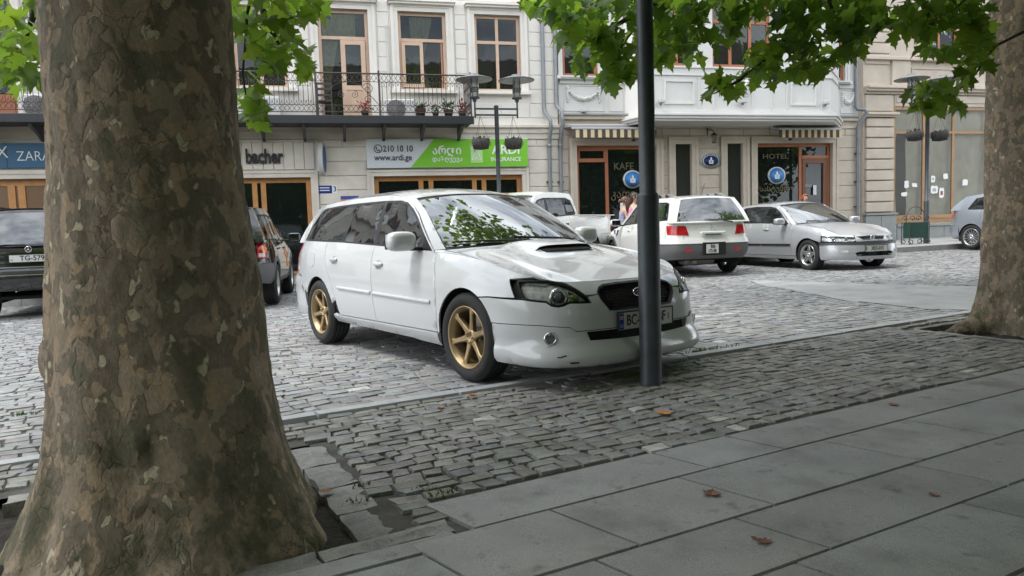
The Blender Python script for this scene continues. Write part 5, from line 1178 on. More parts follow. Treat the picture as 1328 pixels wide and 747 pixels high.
bed.box(-4.02, -2.42, .70, .845, 1.185, 1.205, .008); bed.box(-4.02, -2.42, -.845, -.70, 1.185, 1.205, .008); bed.build('load_bed', m_wwhite, pick)
rl = MB(); rl.tube([(-2.75, .852, 1.135), (-2.78, .885, 1.15), (-3.45, .885, 1.15), (-3.48, .852, 1.135)], .012, 6); rl.build('tie_rail', m_alloy, pick)
kW('side_reflector', [(-kB.sx(-3.99), .66), (-kB.sx(-3.80), .66), (-kB.sx(-3.80), .74), (-kB.sx(-3.99), .74)], m_redlens, pick, sp=.08, off=.01, th=.02)
# ============================================================ BUILDINGS  (local x = along the street front, local -y = towards the square)
def F(px, py, off=0.):
    """point of the street front seen at a photo pixel -> (u, z)"""
    d = FW + RT*(px-664)/CAM_F - UP*(py-373.5)/CAM_F; N_ = np.array([FNN[0], FNN[1], 0]); o = np.array([0, 21., 0]); c = np.array([0, 0, CAM_H])
    k = (off - (c-o) @ N_)/(d @ N_); p = c + d*k - o
    return float(p[0]*FD[0] + p[1]*FD[1]), float(p[2])
m_cream = mat('cream_render', (.66, .615, .535), .85, var=.13, vscale=1.1, bump=.15, bscale=120, detail=8)
m_cream2 = mat('white_stucco', (.73, .70, .645), .85, var=.08, vscale=.9, bump=.15, bscale=140, detail=8)
m_beige = mat('beige_stone', (.57, .505, .415), .8, col2=(.48, .425, .35), vscale=2.4, bump=.2, bscale=80, detail=8)
m_beige2 = mat('pinkish_limestone', (.58, .51, .43), .8, col2=(.48, .42, .35), vscale=2.0, bump=.25, bscale=70, detail=8)
m_hwhite = mat('pale_grey_paint', (.64, .635, .61), .7, var=.05, vscale=1.2, bump=.08, bscale=120)
m_orange = mat('orange_wood', (.44, .20, .06), .5, col2=(.52, .26, .09), vscale=7, bump=.1, bscale=60)
m_pwood = mat('pale_wood', (.56, .385, .27), .5, col2=(.62, .45, .33), vscale=5)
m_rwood = mat('red_brown_wood', (.34, .115, .055), .45, col2=(.40, .15, .07), vscale=6)
m_hwood = mat('brick_red_wood', (.30, .10, .06), .5)
m_gl = glass('shop_glass', (.012, .016, .014), .30, 1.48, wave=.02)
m_gl2 = glass('upper_glass', (.02, .022, .022), .75, 1.42, wave=.04)
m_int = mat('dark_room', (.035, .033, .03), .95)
m_iron = mat('wrought_iron', (.055, .042, .040), .6)
m_zinc = mat('zinc_pipe', (.22, .235, .25), .5, .35, var=.12, vscale=7)
m_joints = mat('shadow_joint', (.30, .28, .25), .95)
m_curt = mat('gold_curtain', (.62, .54, .32), .85, var=.2, vscale=9)
m_slate = mat('grey_plinth_stone', (.26, .27, .265), .6, var=.12, vscale=3, bump=.15, bscale=80)
def building(name, label):
    return empty(name, label, 'building', (0, 21, 0), FTH)
def cells(u0, u1, z0, z1, rects):
    us = sorted({u0, u1, *[min(max(v, u0), u1) for r in rects for v in r[:2]]}); zs = sorted({z0, z1, *[min(max(v, z0), z1) for r in rects for v in r[2:]]})
    for j in range(len(zs)-1):
        run = None
        for i in range(len(us)-1):
            cu, cz = (us[i]+us[i+1])/2, (zs[j]+zs[j+1])/2
            hole = any(r[0] < cu < r[1] and r[2] < cz < r[3] for r in rects)
            if hole:
                if run: yield run[0], run[1], zs[j], zs[j+1]; run = None
            else: run = (run[0], us[i+1]) if run else (us[i], us[i+1])
        if run: yield run[0], run[1], zs[j], zs[j+1]
def wall(parent, name, u0, u1, z0, z1, rects, y0, y1, material):
    m = MB()
    for a, b, c, d in cells(u0, u1, z0, z1, rects): m.box(a, b, y0, y1, c, d)
    return m.build(name, material, parent)
def blocks(parent, u0, u1, z0, z1, course, rects, width, material, y=-.03, gap=.016, seed=1, bev=.012, name='stone_block', vary=False):
    r = random.Random(seed); z = z0; k = 0
    while z < z1-.05:
        zt = min(z+course, z1)
        ivs = [(u0, u1)]
        for a, b, c, d in rects:
            if c < zt-.02 and d > z+.02:
                nv = []
                for p, q in ivs:
                    if b <= p or a >= q: nv.append((p, q)); continue
                    if a > p: nv.append((p, a))
                    if b < q: nv.append((b, q))
                ivs = nv
        for p, q in ivs:
            n = max(1, round((q-p)/width)); st = (q-p)/n; off = (k % 2)*st*.5 if n > 1 else 0
            e_ = [p] + [p+off+i*st for i in range(1 if off == 0 else 0, n+1)]; e_ = sorted({round(min(x, q), 4) for x in e_ if x <= q+1e-6} | {round(q, 4)})
            for a, b in zip(e_[:-1], e_[1:]):
                if b-a < .06: continue
                MB().box(a+gap/2, b-gap/2, y+r.uniform(-.003, .003), .02, z+gap/2, zt-gap/2, bev).build(name, material, parent)
        z = zt; k += 1
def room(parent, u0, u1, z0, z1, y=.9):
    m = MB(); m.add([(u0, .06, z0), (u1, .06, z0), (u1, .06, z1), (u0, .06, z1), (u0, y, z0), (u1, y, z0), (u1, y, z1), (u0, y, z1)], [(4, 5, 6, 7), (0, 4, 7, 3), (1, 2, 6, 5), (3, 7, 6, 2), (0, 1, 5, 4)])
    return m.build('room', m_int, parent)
def window(parent, u0, u1, z0, z1, frame, pane, vs=(), hs=(), fw_=.07, y=.10, name='window', sub=(), rm=True, depth=.06):
    """frame with mullions at vs, transoms at hs (fractions are absolute coordinates); panes fill the lights"""
    f = MB(); t = fw_
    f.box(u0, u0+t, y-depth, y, z0, z1); f.box(u1-t, u1, y-depth, y, z0, z1); f.box(u0+t, u1-t, y-depth, y, z1-t, z1); f.box(u0+t, u1-t, y-depth, y, z0, z0+t)
    uu = [u0+t/2] + list(vs) + [u1-t/2]; zz = [z0+t/2] + list(hs) + [z1-t/2]
    for v in vs: f.box(v-t/2, v+t/2, y-depth-.004, y-.004, z0+t, z1-t)
    for h in hs:
        for a, b in zip(uu[:-1], uu[1:]): f.box(a+t/2, b-t/2, y-depth-.002, y-.006, h-t/2, h+t/2)
    w_ = f.build(name, frame, parent)
    for a, b in zip(uu[:-1], uu[1:]):
        for c, d in zip(zz[:-1], zz[1:]):
            MB().box(a+t/2, b-t/2, y-depth*.5-.004, y-depth*.5, c+t/2, d-t/2).build('pane', pane, w_, fix=True)
    if rm: room(parent, u0, u1, z0, z1)
    return w_
def surround(parent, u0, u1, z0, z1, t, material, y=-.06, sill=True, name='architrave', head=0.):
    m = MB(); m.box(u0-t, u0, y, .02, z0, z1); m.box(u1, u1+t, y, .02, z0, z1); m.box(u0-t, u1+t, y-.002, .02, z1, z1+t)
    i = t*.35; m.box(u0-t-.02, u0-t+i, y-.025, y-.001, z0, z1+t); m.box(u1+t-i, u1+t+.02, y-.025, y-.001, z0, z1+t); m.box(u0-t+i, u1+t-i, y-.025, y-.003, z1+t-i, z1+t)
    if head: m.box(u0-t-.06, u1+t+.06, y-.12, .02, z1+t, z1+t+.06); m.box(u0-t-.10, u1+t+.10, y-.17, .02, z1+t+.06, z1+t+.10)
    o = m.build(name, material, parent)
    if sill: MB().box(u0-t-.08, u1+t+.08, y-.10, .02, z0-.09, z0).build('window_sill', material, parent)
    return o
def curtain(parent, u0, u1, z0, z1, y, tie=None, seed=1, side=0):
    nu, nz_ = 26, 18; V_ = []
    for j in range(nz_+1):
        z = z0 + (z1-z0)*j/nz_; k = 1.
        c = (u0+u1)/2
        if tie is not None:
            dz = z-tie[1]; k = .25 + .75*min(1, abs(dz)/((z1-tie[1]) if dz > 0 else (tie[1]-z0)*1.3))**.8; c = tie[0] + (c-tie[0])*min(1, abs(dz)/(z1-tie[1]))
        for i in range(nu+1):
            q = i/nu-.5; V_.append((c + q*(u1-u0)*k, y + .03*sin(i*1.9+seed)*(.4+.6*k), z))
    ix = np.arange((nu+1)*(nz_+1)).reshape(nz_+1, nu+1)
    return link('curtain', np_mesh('curtain', V_, np.stack([ix[:-1, :-1], ix[:-1, 1:], ix[1:, 1:], ix[1:, :-1]], -1).reshape(-1, 4), True), m_curt, parent)
def at_f(u, off, z): x, y = fw2(u, off); return (x, y, z)
def fthing(name, label, cat, u, off, z, group=None): return empty(name, label, cat, at_f(u, off, z), FTH, group)

# ---------------------------------------------------------------- cream corner house with the long balcony
b1 = building('cream_house', 'cream stucco house with a long iron balcony above the shops on the left')
WC = [-12.93, -10.81, -8.69, -6.57, -4.43, -2.31, -.19]
ops1 = []
for i, c in enumerate(WC): ops1.append((c-.66, c+.66, 4.16 if i in (0, 2, 4) else 5.03, 7.14))
shops1 = [(-13.6, -11.55, -.3, 2.74), (-11.1, -9.3, -.3, 2.74), (-8.75, -5.47, -.3, 2.69), (-3.80, .40, -.3, 2.69)]
wall(b1, 'wall', -14.4, 1.53, -.4, 8.0, ops1+shops1, .0, .35, m_cream2)
wall(b1, 'upper_wall', -14.4, 1.53, 8.0, 12.0, [(c-.6, c+.6, 8.9, 10.9) for c in WC], .0, .35, m_cream2)
for i, c in enumerate(WC): window(b1, c-.6, c+.6, 8.9, 10.9, m_pwood, m_gl2, (c,), (10.2,))
sur1 = [(a-.24, b+.24, c-.02, d+.36) for a, b, c, d in ops1]
blocks(b1, -8.0, 1.53, 4.30, 7.9, .40, sur1 + [(-14, -8.0, 0, 9)], .85, m_cream2, y=-.022, gap=.014, seed=3, bev=.008)
blocks(b1, -14.0, -11.3, 4.30, 7.9, .40, sur1, .85, m_cream2, y=-.022, gap=.014, seed=5, bev=.008)
for i, (a, b, c, d) in enumerate(ops1):
    surround(b1, a, b, c, d, .17, m_cream2, y=-.055, sill=(i not in (0, 2, 4)), head=.1)
    h = 6.40
    if i == 4:
        w_ = window(b1, a, b, c, d, m_pwood, m_gl2, (), (h,), .085, y=.14)
        # right leaf shut, left leaf swung in; gold curtain drawn aside
        lf = MB(); u0, u1 = -4.52, -3.87; lf.box(u0, u0+.12, .03, .075, 4.2, 6.34); lf.box(u1-.12, u1, .03, .075, 4.2, 6.34); lf.box(u0+.12, u1-.12, .03, .075, 6.22, 6.34); lf.box(u0+.12, u1-.12, .03, .075, 5.02, 5.14); lf.box(u0+.12, u1-.12, .03, .075, 4.2, 4.34); lf.box(u0+.12, u1-.12, .045, .06, 4.34, 5.02); lf.box(u0+.24, u1-.24, .035, .06, 4.45, 4.92, .01)
        l_ = lf.build('door_leaf', m_pwood, b1)
        MB().box(u0+.12, u1-.12, .05, .055, 5.14, 6.22).build('pane', m_gl2, l_)
        curtain(b1, -5.0, -4.45, 4.2, 6.9, .19, (-4.95, 5.0), 1); curtain(b1, -4.75, -4.1, 6.4, 7.05, .18, None, 2)
    elif i == 5:
        w_ = window(b1, a, b, c, d, m_pwood, m_gl2, (), (h,), .085, y=.14, rm=True)
        lf = MB(); u0, u1 = -2.885, -2.30; lf.box(u0, u0+.09, .03, .075, 5.12, 6.34); lf.box(u1-.09, u1, .03, .075, 5.12, 6.34); lf.box(u0+.09, u1-.09, .03, .075, 6.25, 6.34); lf.box(u0+.09, u1-.09, .03, .075, 5.12, 5.21)
        l_ = lf.build('casement', m_pwood, b1); MB().box(u0+.09, u1-.09, .05, .055, 5.21, 6.25).build('pane', m_gl2, l_)
        lf = MB(); lf.box(-1.80, -1.755, .10, .19, 5.12, 6.34); lf.box(-1.80, -1.755, .56, .65, 5.12, 6.34); lf.box(-1.80, -1.755, .19, .56, 6.25, 6.34); lf.box(-1.80, -1.755, .19, .56, 5.12, 5.21); l_ = lf.build('casement', mat('red_pale_wood', (.45, .22, .14), .5), b1)
        MB().box(-1.78, -1.775, .19, .56, 5.21, 6.25).build('pane', m_gl2, l_)
        curtain(b1, -2.65, -2.0, 5.12, 7.05, .17, (-2.42, 5.75), 4)
    elif i == 3:
        window(b1, a, b, c, d, m_pwood, m_gl2, (c*0+WC[i],), (h,), .085, y=.14)
    elif i == 0:
        w_ = window(b1, a, b, c, d, m_rwood, m_gl2, (WC[i],), (4.75, h,), .10, y=.14); MB().box(a+.1, b-.1, .06, .08, 4.25, 4.70).build('door_panel', mat('rust_wood', (.36, .13, .06), .5), w_)
        curtain(b1, a+.1, b-.1, 5.2, 7.0, .3, None, 7)
    else: window(b1, a, b, c, d, m_pwood, m_gl2, (WC[i],), (h,), .085, y=.14)
# storey band and ledges
MB().box(-14.4, 1.53, -.06, .0, 3.70, 3.86).build('string_course', m_cream, b1)
MB().box(-14.4, 1.53, -.10, .0, 3.86, 4.00).build('string_course', m_cream, b1)
MB().box(-14.4, 1.53, -.17, .0, 4.00, 4.09, .01).build('ledge', m_cream, b1)
# ground floor masonry
gsur = [(-14.4, -9.05, -.4, 3.7), (-8.95, -5.27, -.4, 3.66), (-3.97, .60, -.4, 2.87)]
blocks(b1, -9.05, 1.53, .02, 3.68, .385, gsur, 1.35, m_cream, y=-.035, gap=.018, seed=8, bev=.012)
for (a, b, c, d) in shops1:
    surround(b1, a, b, c, d, .17, m_cream, y=-.065, sill=False)
for k in range(13):
    u = -8.75 + k*.262
    MB().box(u+.006, u+.256, -.05, .02, 2.90, 3.62, .008).build('fascia_board', m_cream, b1)
MB().box(-8.80, -5.32, -.075, .0, 3.62, 3.68).build('fascia_moulding', m_cream, b1)
# shop fronts
sw = window(b1, -8.75, -5.47, .05, 2.69, m_orange, m_gl, (-6.92, -6.70), (), .13, y=.16, name='shop_front')
sw2 = window(b1, -3.80, .40, .05, 2.69, m_orange, m_gl, (-2.50, -2.22, -.98, -.70), (2.12,), .13, y=.16, name='shop_front')
window(b1, -13.6, -11.55, .05, 2.74, m_orange, mat('door_brown_film', (.16, .09, .04), .25), (-12.62, -12.40), (), .16, y=.16, name='shop_front')
window(b1, -11.1, -9.3, .05, 2.74, m_orange, m_gl, (-10.2,), (), .16, y=.16, name='shop_front')
MB().box(-8.7, -5.5, .2, .6, 1.05, 1.10).build('display_shelf', mat('shelf_wood', (.2, .12, .06), .6), b1)
# balcony
BO = 1.02
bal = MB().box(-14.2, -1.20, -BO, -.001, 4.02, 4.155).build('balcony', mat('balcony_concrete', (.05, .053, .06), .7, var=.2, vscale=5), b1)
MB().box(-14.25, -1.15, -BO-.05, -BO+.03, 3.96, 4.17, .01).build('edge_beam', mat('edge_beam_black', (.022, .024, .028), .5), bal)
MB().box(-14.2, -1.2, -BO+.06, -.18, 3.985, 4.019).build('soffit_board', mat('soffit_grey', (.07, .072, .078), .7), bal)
for k in range(13):
    u = -13.8 + k*1.03
    MB().prism([(-.18, 3.62), (-.06, 3.62), (-BO+.08, 3.90), (-BO+.08, 3.98), (-.18, 3.98)], u-.035, u+.035, 'x').build('bracket', mat('bracket_grey', (.10, .105, .11), .6), bal)
def rail_panel(P0, P1, scroll=False):
    """iron railing between two points of the balcony edge"""
    a, b = np.array(P0, float), np.array(P1, float); L_ = np.linalg.norm(b-a); d = (b-a)/L_; m = MB()
    at = lambda s, z: a + d*s + np.array([0, 0, z-4.17])
    for z, r in ((5.235, .022), (4.255, .012)): m.tube([at(0, z), at(L_, z)], r, 5)
    for z in (5.03, 4.43): m.tube([at(0, z), at(L_, z)], .008, 4)
    n = max(1, round(L_/.118)); st = L_/n
    for i in range(n):
        s = (i+.5)*st
        if not scroll:
            m.tube([at(s, 4.43), at(s, 5.03)], .008, 4, False)
            m.tube([at(s-st/2, 4.50), at(s-st*.4, 4.55)], .006, 3, False)
            for q in (5.03,): m.tube([at(s-st*.5, q-.10), at(s-st*.3, q-.03), at(s, q), at(s+st*.3, q-.03), at(s+st*.5, q-.10)], .006, 3, False)
            m.tube([at(s-st*.5, 4.53), at(s-st*.3, 4.46), at(s, 4.43), at(s+st*.3, 4.46), at(s+st*.5, 4.53)], .006, 3, False)
        for z0, z1 in ((5.03, 5.235), (4.255, 4.43)):
            zm = (z0+z1)/2
            m.tube([at(s-st/2, z0), at(s-st*.1, zm-.02), at(s+st*.1, zm+.02), at(s+st/2, z1)], .0065, 3, False); m.tube([at(s-st/2, z1), at(s-st*.1, zm+.02), at(s+st*.1, zm-.02), at(s+st/2, z0)], .0065, 3, False)
    if scroll:
        for cx_, cz, R_, sg, ph in ((.28, 4.85, .15, 1, .3), (.28, 4.57, .12, -1, 2.8), (L_-.28, 4.85, .15, -1, 2.8), (L_-.28, 4.57, .12, 1, .3), (L_/2-.16, 4.70, .10, 1, 1.5), (L_/2+.16, 4.70, .10, -1, 1.6)):
            m.tube([at(cx_ + R_*(1-k/26)*cos(ph+sg*k*.42), cz + R_*(1-k/26)*sin(ph+sg*k*.42)) for k in range(24)], .008, 4, False)
        m.tube([at(0, 4.43), at(L_*.3, 4.95), at(L_*.5, 5.03), at(L_*.7, 4.95), at(L_, 4.43)], .008, 4, False)
        for s in (0, L_): m.tube([at(s, 4.17), at(s, 5.3)], .018, 4)
    return m
for u0, u1, sc in ((-14.2, -11.3, 0), (-11.3, -8.4, 0), (-8.4, -5.22, 0), (-5.20, -3.62, 1), (-3.60, -1.22, 0)):
    rail_panel((u0, -BO, 4.17), (u1, -BO, 4.17), sc).build('railing', m_iron, bal)
rail_panel((-1.22, -BO, 4.17), (-1.22, -.05, 4.17)).build('railing', m_iron, bal)
for u in (-14.2, -11.3, -8.4, -5.21, -3.61, -1.21): MB().box(u-.018, u+.018, -BO-.018, -BO+.018, 4.16, 5.32).build('railing_post', m_iron, bal)
# pipes down the party line and small cable pipe
def pipe(parent, pts, r=.055, material=m_zinc, name='drainpipe'):
    return MB().tube(pts, r, 10).build(name, material, parent)
pipe(b1, [(1.12, -.09, 11.5), (1.10, -.09, 4.55), (1.12, -.11, 4.42), (1.22, -.26, 4.20), (1.235, -.27, 4.0), (1.22, -.14, 3.72), (1.22, -.11, 3.5), (1.21, -.11, .12)])
pipe(b1, [(1.50, -.09, 11.5), (1.47, -.09, 4.75), (1.48, -.11, 4.6), (1.57, -.28, 4.45), (1.575, -.30, 4.05), (1.56, -.14, 3.75), (1.55, -.11, 3.5), (1.54, -.11, .12)])
for u in (1.21, 1.54):
    MB().box(u-.09, u+.09, -.10, -.02, 2.44, 2.48).build('pipe_clip', m_iron, b1)
    MB().lathe([(.062, 0), (.075, .01), (.075, .07), (.062, .08)], (u+.01, -.11, 3.45), 'z', 12).build('pipe_collar', m_zinc, b1)
pipe(b1, [(-3.28, -.05, 6.75), (-3.27, -.05, 4.3)], .018, mat('white_conduit', (.6, .6, .58), .6), 'conduit')
# ---------------------------------------------------------------- signs on the cream house
def sign_box(name, label, u0, u1, z0, z1, off, dep, material, group=None):
    e = fthing(name, label, 'sign', (u0+u1)/2, off, (z0+z1)/2, group)
    w_, h_ = (u1-u0)/2, (z1-z0)/2
    MB().box(-w_, w_, 0, dep, -h_, h_, .006).build('sign_board', material, e)
    return e, w_, h_
m_swhite = mat('sign_white', (.60, .63, .66), .4); m_green = mat('sign_green', (.19, .52, .035), .4); m_navy = mat('sign_dark_ink', (.03, .035, .05), .5); m_lwhite = mat('lettering_white', (.8, .82, .8), .4)
sg_, w_, h_ = sign_box('shop_sign', 'long white and green insurance sign above the wooden shop front', -3.97, .56, 2.90, 3.69, .16, .14, m_swhite)
MB().prism([(-.42, h_-.01), (w_-.01, h_-.01), (w_-.01, -h_+.01), (-1.09, -h_+.01)], -.006, -.002, 'y').build('green_field', m_green, sg_)
SU = lambda px, py: (F(px, py, .16)[0]+1.705, F(px, py, .16)[1]-3.295)
for tx, px, py, sz, sx_, mm, bo in (('210 10 10', 516, 193.2, .235, .86, m_navy, .004), ('www.ardi.ge', 510, 204.6, .235, .86, m_navy, .003), ('არდი', 579.5, 195.5, .30, .98, m_lwhite, .006), ('დაზღვევა', 580.3, 206.5, .17, .98, m_lwhite, .002), ('ARDI', 656.2, 194.5, .36, 1.0, m_lwhite, .006), ('INSURANCE', 656.2, 206.8, .165, .98, m_lwhite, .002)):
    x, z = SU(px, py); text('lettering', tx, sz, mm, sg_, (x, -.010, z), .006, sx_, bo)
x, z = SU(490.2, 193)
ph = MB(); ph.tube([(x + .105*cos(2*pi*k/28), -.008, z + .105*sin(2*pi*k/28)) for k in range(29)], .011, 4, False); ph.tube([(x-.045, -.009, z+.05), (x-.05, -.009, z-.0), (x-.01, -.009, z-.045), (x+.045, -.009, z-.05)], [.022, .012, .012, .022], 5); ph.build('phone_symbol', m_navy, sg_)
x, z = SU(618, 198.5)
lg = MB().prism([(x-.17, z-.27), (x+.17, z-.27), (x+.17, z+.27), (x-.17, z+.27)], -.012, -.007, 'y').build('logo_field', mat('logo_pale_green', (.45, .72, .30), .4), sg_)
sl_ = MB()
for c_, w0 in ((.0, .016), (.10, .012)):
    sl_.tube([(x-.13, -.016, z-.20+c_*.3), (x-.05+c_*.3, -.016, z+.20-c_*.5), (x+.03+c_*.2, -.016, z+.0), (x+.12, -.016, z-.20)], w0, 4, False)
sl_.tube([(x-.13, -.016, z-.20), (x+.0, -.016, z-.16), (x+.12, -.016, z-.20)], .012, 4, False); sl_.build('logo_sail', m_lwhite, sg_)
# raised black letters
bl = fthing('shop_lettering', 'raised black letters ending in bacher on pale fascia boards beside the trunk', 'sign', -6.6, .08, 3.23)
m_bk = mat('black_metal_letters', (.012, .012, .014), .5)
text('lettering', 'bacher', .52, m_bk, bl, (-.02, 0, .0), .05, .66, .014)
for lx_ in (-.42, -.05, .08, .46): pass
# blue shop board at the far left
zs_, w_, h_ = sign_box('blue_shop_board', 'blue shop board with white capitals left of the plane trunk', -13.9, -11.3, 3.0, 3.60, .10, .08, mat('board_blue', (.025, .11, .21), .5))
x = F(36, 203, .1)[0]+12.6
text('lettering', 'ZARAF', .34, m_lwhite, zs_, (F(21, 203, .1)[0]+12.6, -.006, F(40, 203, .1)[1]-3.3), .005, .86, -.004, 'LEFT')
text('lettering', 'X', .42, m_lwhite, zs_, (F(3, 200, .1)[0]+12.6, -.006, F(3, 198, .1)[1]-3.3), .005, .9, -.004)
MB().box(F(8.5, 200, .1)[0]+12.6-.01, F(8.5, 200, .1)[0]+12.6+.01, -.004, 0, -.3, .3).build('board_joint', m_navy, zs_)
MB().box(-14.2, -11.2, -.07, .0, 2.86, 2.95).build('sign_ledge', m_cream, b1)
hs = fthing('projecting_sign', 'blue oval sign with pale rim sticking out from the wall left of the insurance sign', 'sign', -5.08, .05, 3.15)
m_sgb = mat('sign_blue', (.03, .07, .25), .4)
MB().prism([(-.21+.20*cos(t), .43*sin(t)*(1 if abs(sin(t)) < .99 else 1)) for t in np.linspace(0, 2*pi, 32, endpoint=False)], -.06, .06, 'x').build('sign_body', mat('sign_rim_grey', (.45, .45, .43), .5), hs)
for s_ in (-.063, .061): MB().prism([(-.21+.155*cos(t), .36*sin(t)) for t in np.linspace(0, 2*pi, 32, endpoint=False)], s_, s_+.003, 'x').build('sign_face', m_sgb, hs)
hs.rotation_euler.z = FTH + radians(-16)
n3 = fthing('house_number', 'blue street name plate with white number three', 'sign', -5.04, .045, 2.36)
MB().box(-.25, .11, 0, .01, -.11, .10, .003).build('plate', mat('enamel_blue', (.012, .03, .22), .3), n3)
MB().box(.125, .25, 0, .01, -.11, .10, .003).build('plate', m_lwhite, n3)
text('lettering', '3', .20, mat('enamel_blue', (.01, .03, .2), .3), n3, (.187, -.003, 0), .003, .9, .003)
for z in (.04, -.03): MB().box(-.21, .05, -.002, 0, z-.012, z+.012).build('lettering_line', m_lwhite, n3)
ps = fthing('poster', 'small blue and orange poster on the stone pier behind the estate car roof', 'poster', -4.47, .045, 1.98)
MB().box(-.24, .24, 0, .006, -.18, .19).build('sheet', m_or, ps); MB().box(-.24, .24, -.003, .0, .10, .19).build('heading', mat('poster_blue', (.05, .08, .35), .5), ps)
# goods behind the glass
bt_m = [mat('bottle_dark', (.02, .02, .02), .2, coat=1.), mat('bottle_red', (.30, .02, .02), .3), mat('bottle_white', (.6, .6, .58), .4)]
for k, (u, mm, lb, h) in enumerate(((-6.42, 2, 'white bottle box on the shelf behind the shop glass', .46), (-6.22, 0, 'dark bottle between the white box and the red boxes', .36), (-6.06, 1, 'left one of two red boxes on the shop shelf', .42), (-5.93, 1, 'right one of two red boxes on the shop shelf', .38), (-6.60, 0, 'dark bottle left of the white box on the shop shelf', .34))):
    t_ = fthing('bottle', lb, 'bottle', u, -.30, 1.10, 'goods on the shop shelf')
    if mm == 0:
        MB().lathe([(0, 0), (.045, 0), (.045, h*.6), (.016, h*.75), (.016, h), (0, h)], (0, 0, 0), 'z', 12).build('glass_body', bt_m[0], t_); MB().lathe([(.0455, h*.15), (.0455, h*.45)], (0, 0, 0), 'z', 12).build('paper_label', bt_m[2], t_)
    else:
        MB().box(-.05, .05, -.04, .04, 0, h, .006).build('box_body', bt_m[mm], t_); MB().box(-.035, .035, -.043, -.04, h*.2, h*.45).build('paper_label', bt_m[2] if mm == 1 else bt_m[0], t_)
# air conditioners
def aircon(u, off, z, label, s=1.):
    t_ = fthing('air_conditioner', label, 'air conditioner', u, off, z, 'air conditioners on the balcony')
    MB().box(-.40*s, .40*s, -.15, .15, 0, .54*s, .02).build('casing', mat('aircon_white', (.62, .62, .60), .5), t_)
    g = MB()
    for k in range(6): g.tube([(-.10*s + .045*s*(k+.6)*cos(2*pi*i/20), -.158, .27*s + .045*s*(k+.6)*sin(2*pi*i/20)) for i in range(21)], .005, 3, False)
    for k in range(8): g.tube([(-.10*s, -.16, .27*s), (-.10*s + .25*s*cos(pi*k/4), -.16, .27*s + .25*s*sin(pi*k/4))], .004, 3, False)
    g.build('fan_grille', mat('aircon_grey', (.30, .30, .30), .5), t_)
    MB().lathe([(.0, -.005), (.24*s, -.005), (.245*s, .0)], (-.10*s, -.152, .27*s), 'y', 24).build('fan_opening', mat('aircon_dark', (.12, .12, .12), .6), t_)
    return t_
aircon(-3.05, .30, 4.165, 'white air conditioner on the balcony floor below the curtained window', 1.0)
aircon(-6.55, .30, 4.165, 'white air conditioner on the balcony beside the plane trunk', 1.05)
aircon(-11.65, .35, 4.165, 'white air conditioner on the balcony at the far left', 1.0)
# balcony plants and chair
m_leaf_d = mat('pot_plant_green', (.06, .12, .03), .6, var=.3, vscale=20); m_pot = mat('dark_pot', (.12, .075, .055), .8); m_flr = mat('red_leaf', (.30, .06, .05), .6)
def pot_plant(u, off, label, kind, s=1., z=4.165, name='potted_plant'):
    t_ = fthing(name, label, 'plant', u, off, z, 'pots on the balcony'); r = random.Random(int(u*100))
    MB().lathe([(0, 0), (.08*s, 0), (.115*s, .16*s), (.12*s, .17*s), (.10*s, .17*s), (0, .15*s)], (0, 0, 0), 'z', 14).build('pot', m_pot, t_)
    m = MB()
    for k in range(46):
        a = r.uniform(0, 2*pi); l = r.uniform(.12, .30)*s; e_ = r.uniform(.2, 1.3) if kind != 'spiky' else r.uniform(.3, 1.1); d = Vector((cos(a)*cos(e_), sin(a)*cos(e_), sin(e_))); sd_ = Vector((-sin(a), cos(a), 0))*(.018 if kind == 'spiky' else .035)*s
        b0 = Vector((0, 0, .15*s)) + d*(.0 if kind == 'spiky' else r.uniform(.3, .9)*l); tip = b0 + d*l*(1 if kind == 'spiky' else .45) + Vector((0, 0, -.05*s if kind == 'spiky' else 0)); md = (b0+tip)/2 + Vector((0, 0, .02*s))
        m.add([b0, md-sd_, tip, md+sd_], [(0, 1, 2, 3)])
    m.build('foliage', m_flr if kind == 'red' else m_leaf_d, t_); return t_
pot_plant(-4.0, .86, 'red-leaved pot plant behind the scrolled railing', 'red', .9)
pot_plant(-2.55, .84, 'spiky green pot plant in the middle of the balcony railing', 'spiky', 1.3)
pot_plant(-2.15, .85, 'small leafy pot plant right of the spiky one', 'leafy', .8)
pot_plant(-1.80, .84, 'broad leafy pot plant, second from the balcony corner', 'leafy', 1.15)
pot_plant(-1.42, .82, 'reddish pot plant in the balcony corner', 'red', 1.0)
ch = fthing('balcony_chair', 'dark wooden chair standing in the open balcony door', 'chair', -5.0, .45, 4.165)
MB().box(-.2, .2, -.2, .2, .42, .46, .01).build('seat', m_iron, ch)
for x, y, h in ((-.18, -.18, .42), (.18, -.18, .42), (-.18, .18, .98), (.18, .18, .98)): MB().box(x-.02, x+.02, y-.02, y+.02, 0, h).build('leg', m_iron, ch)
bk_ = MB()
for z in (.62, .78, .92): bk_.box(-.16, .16, .17, .19, z, z+.06)
bk_.build('backrest', m_iron, ch)

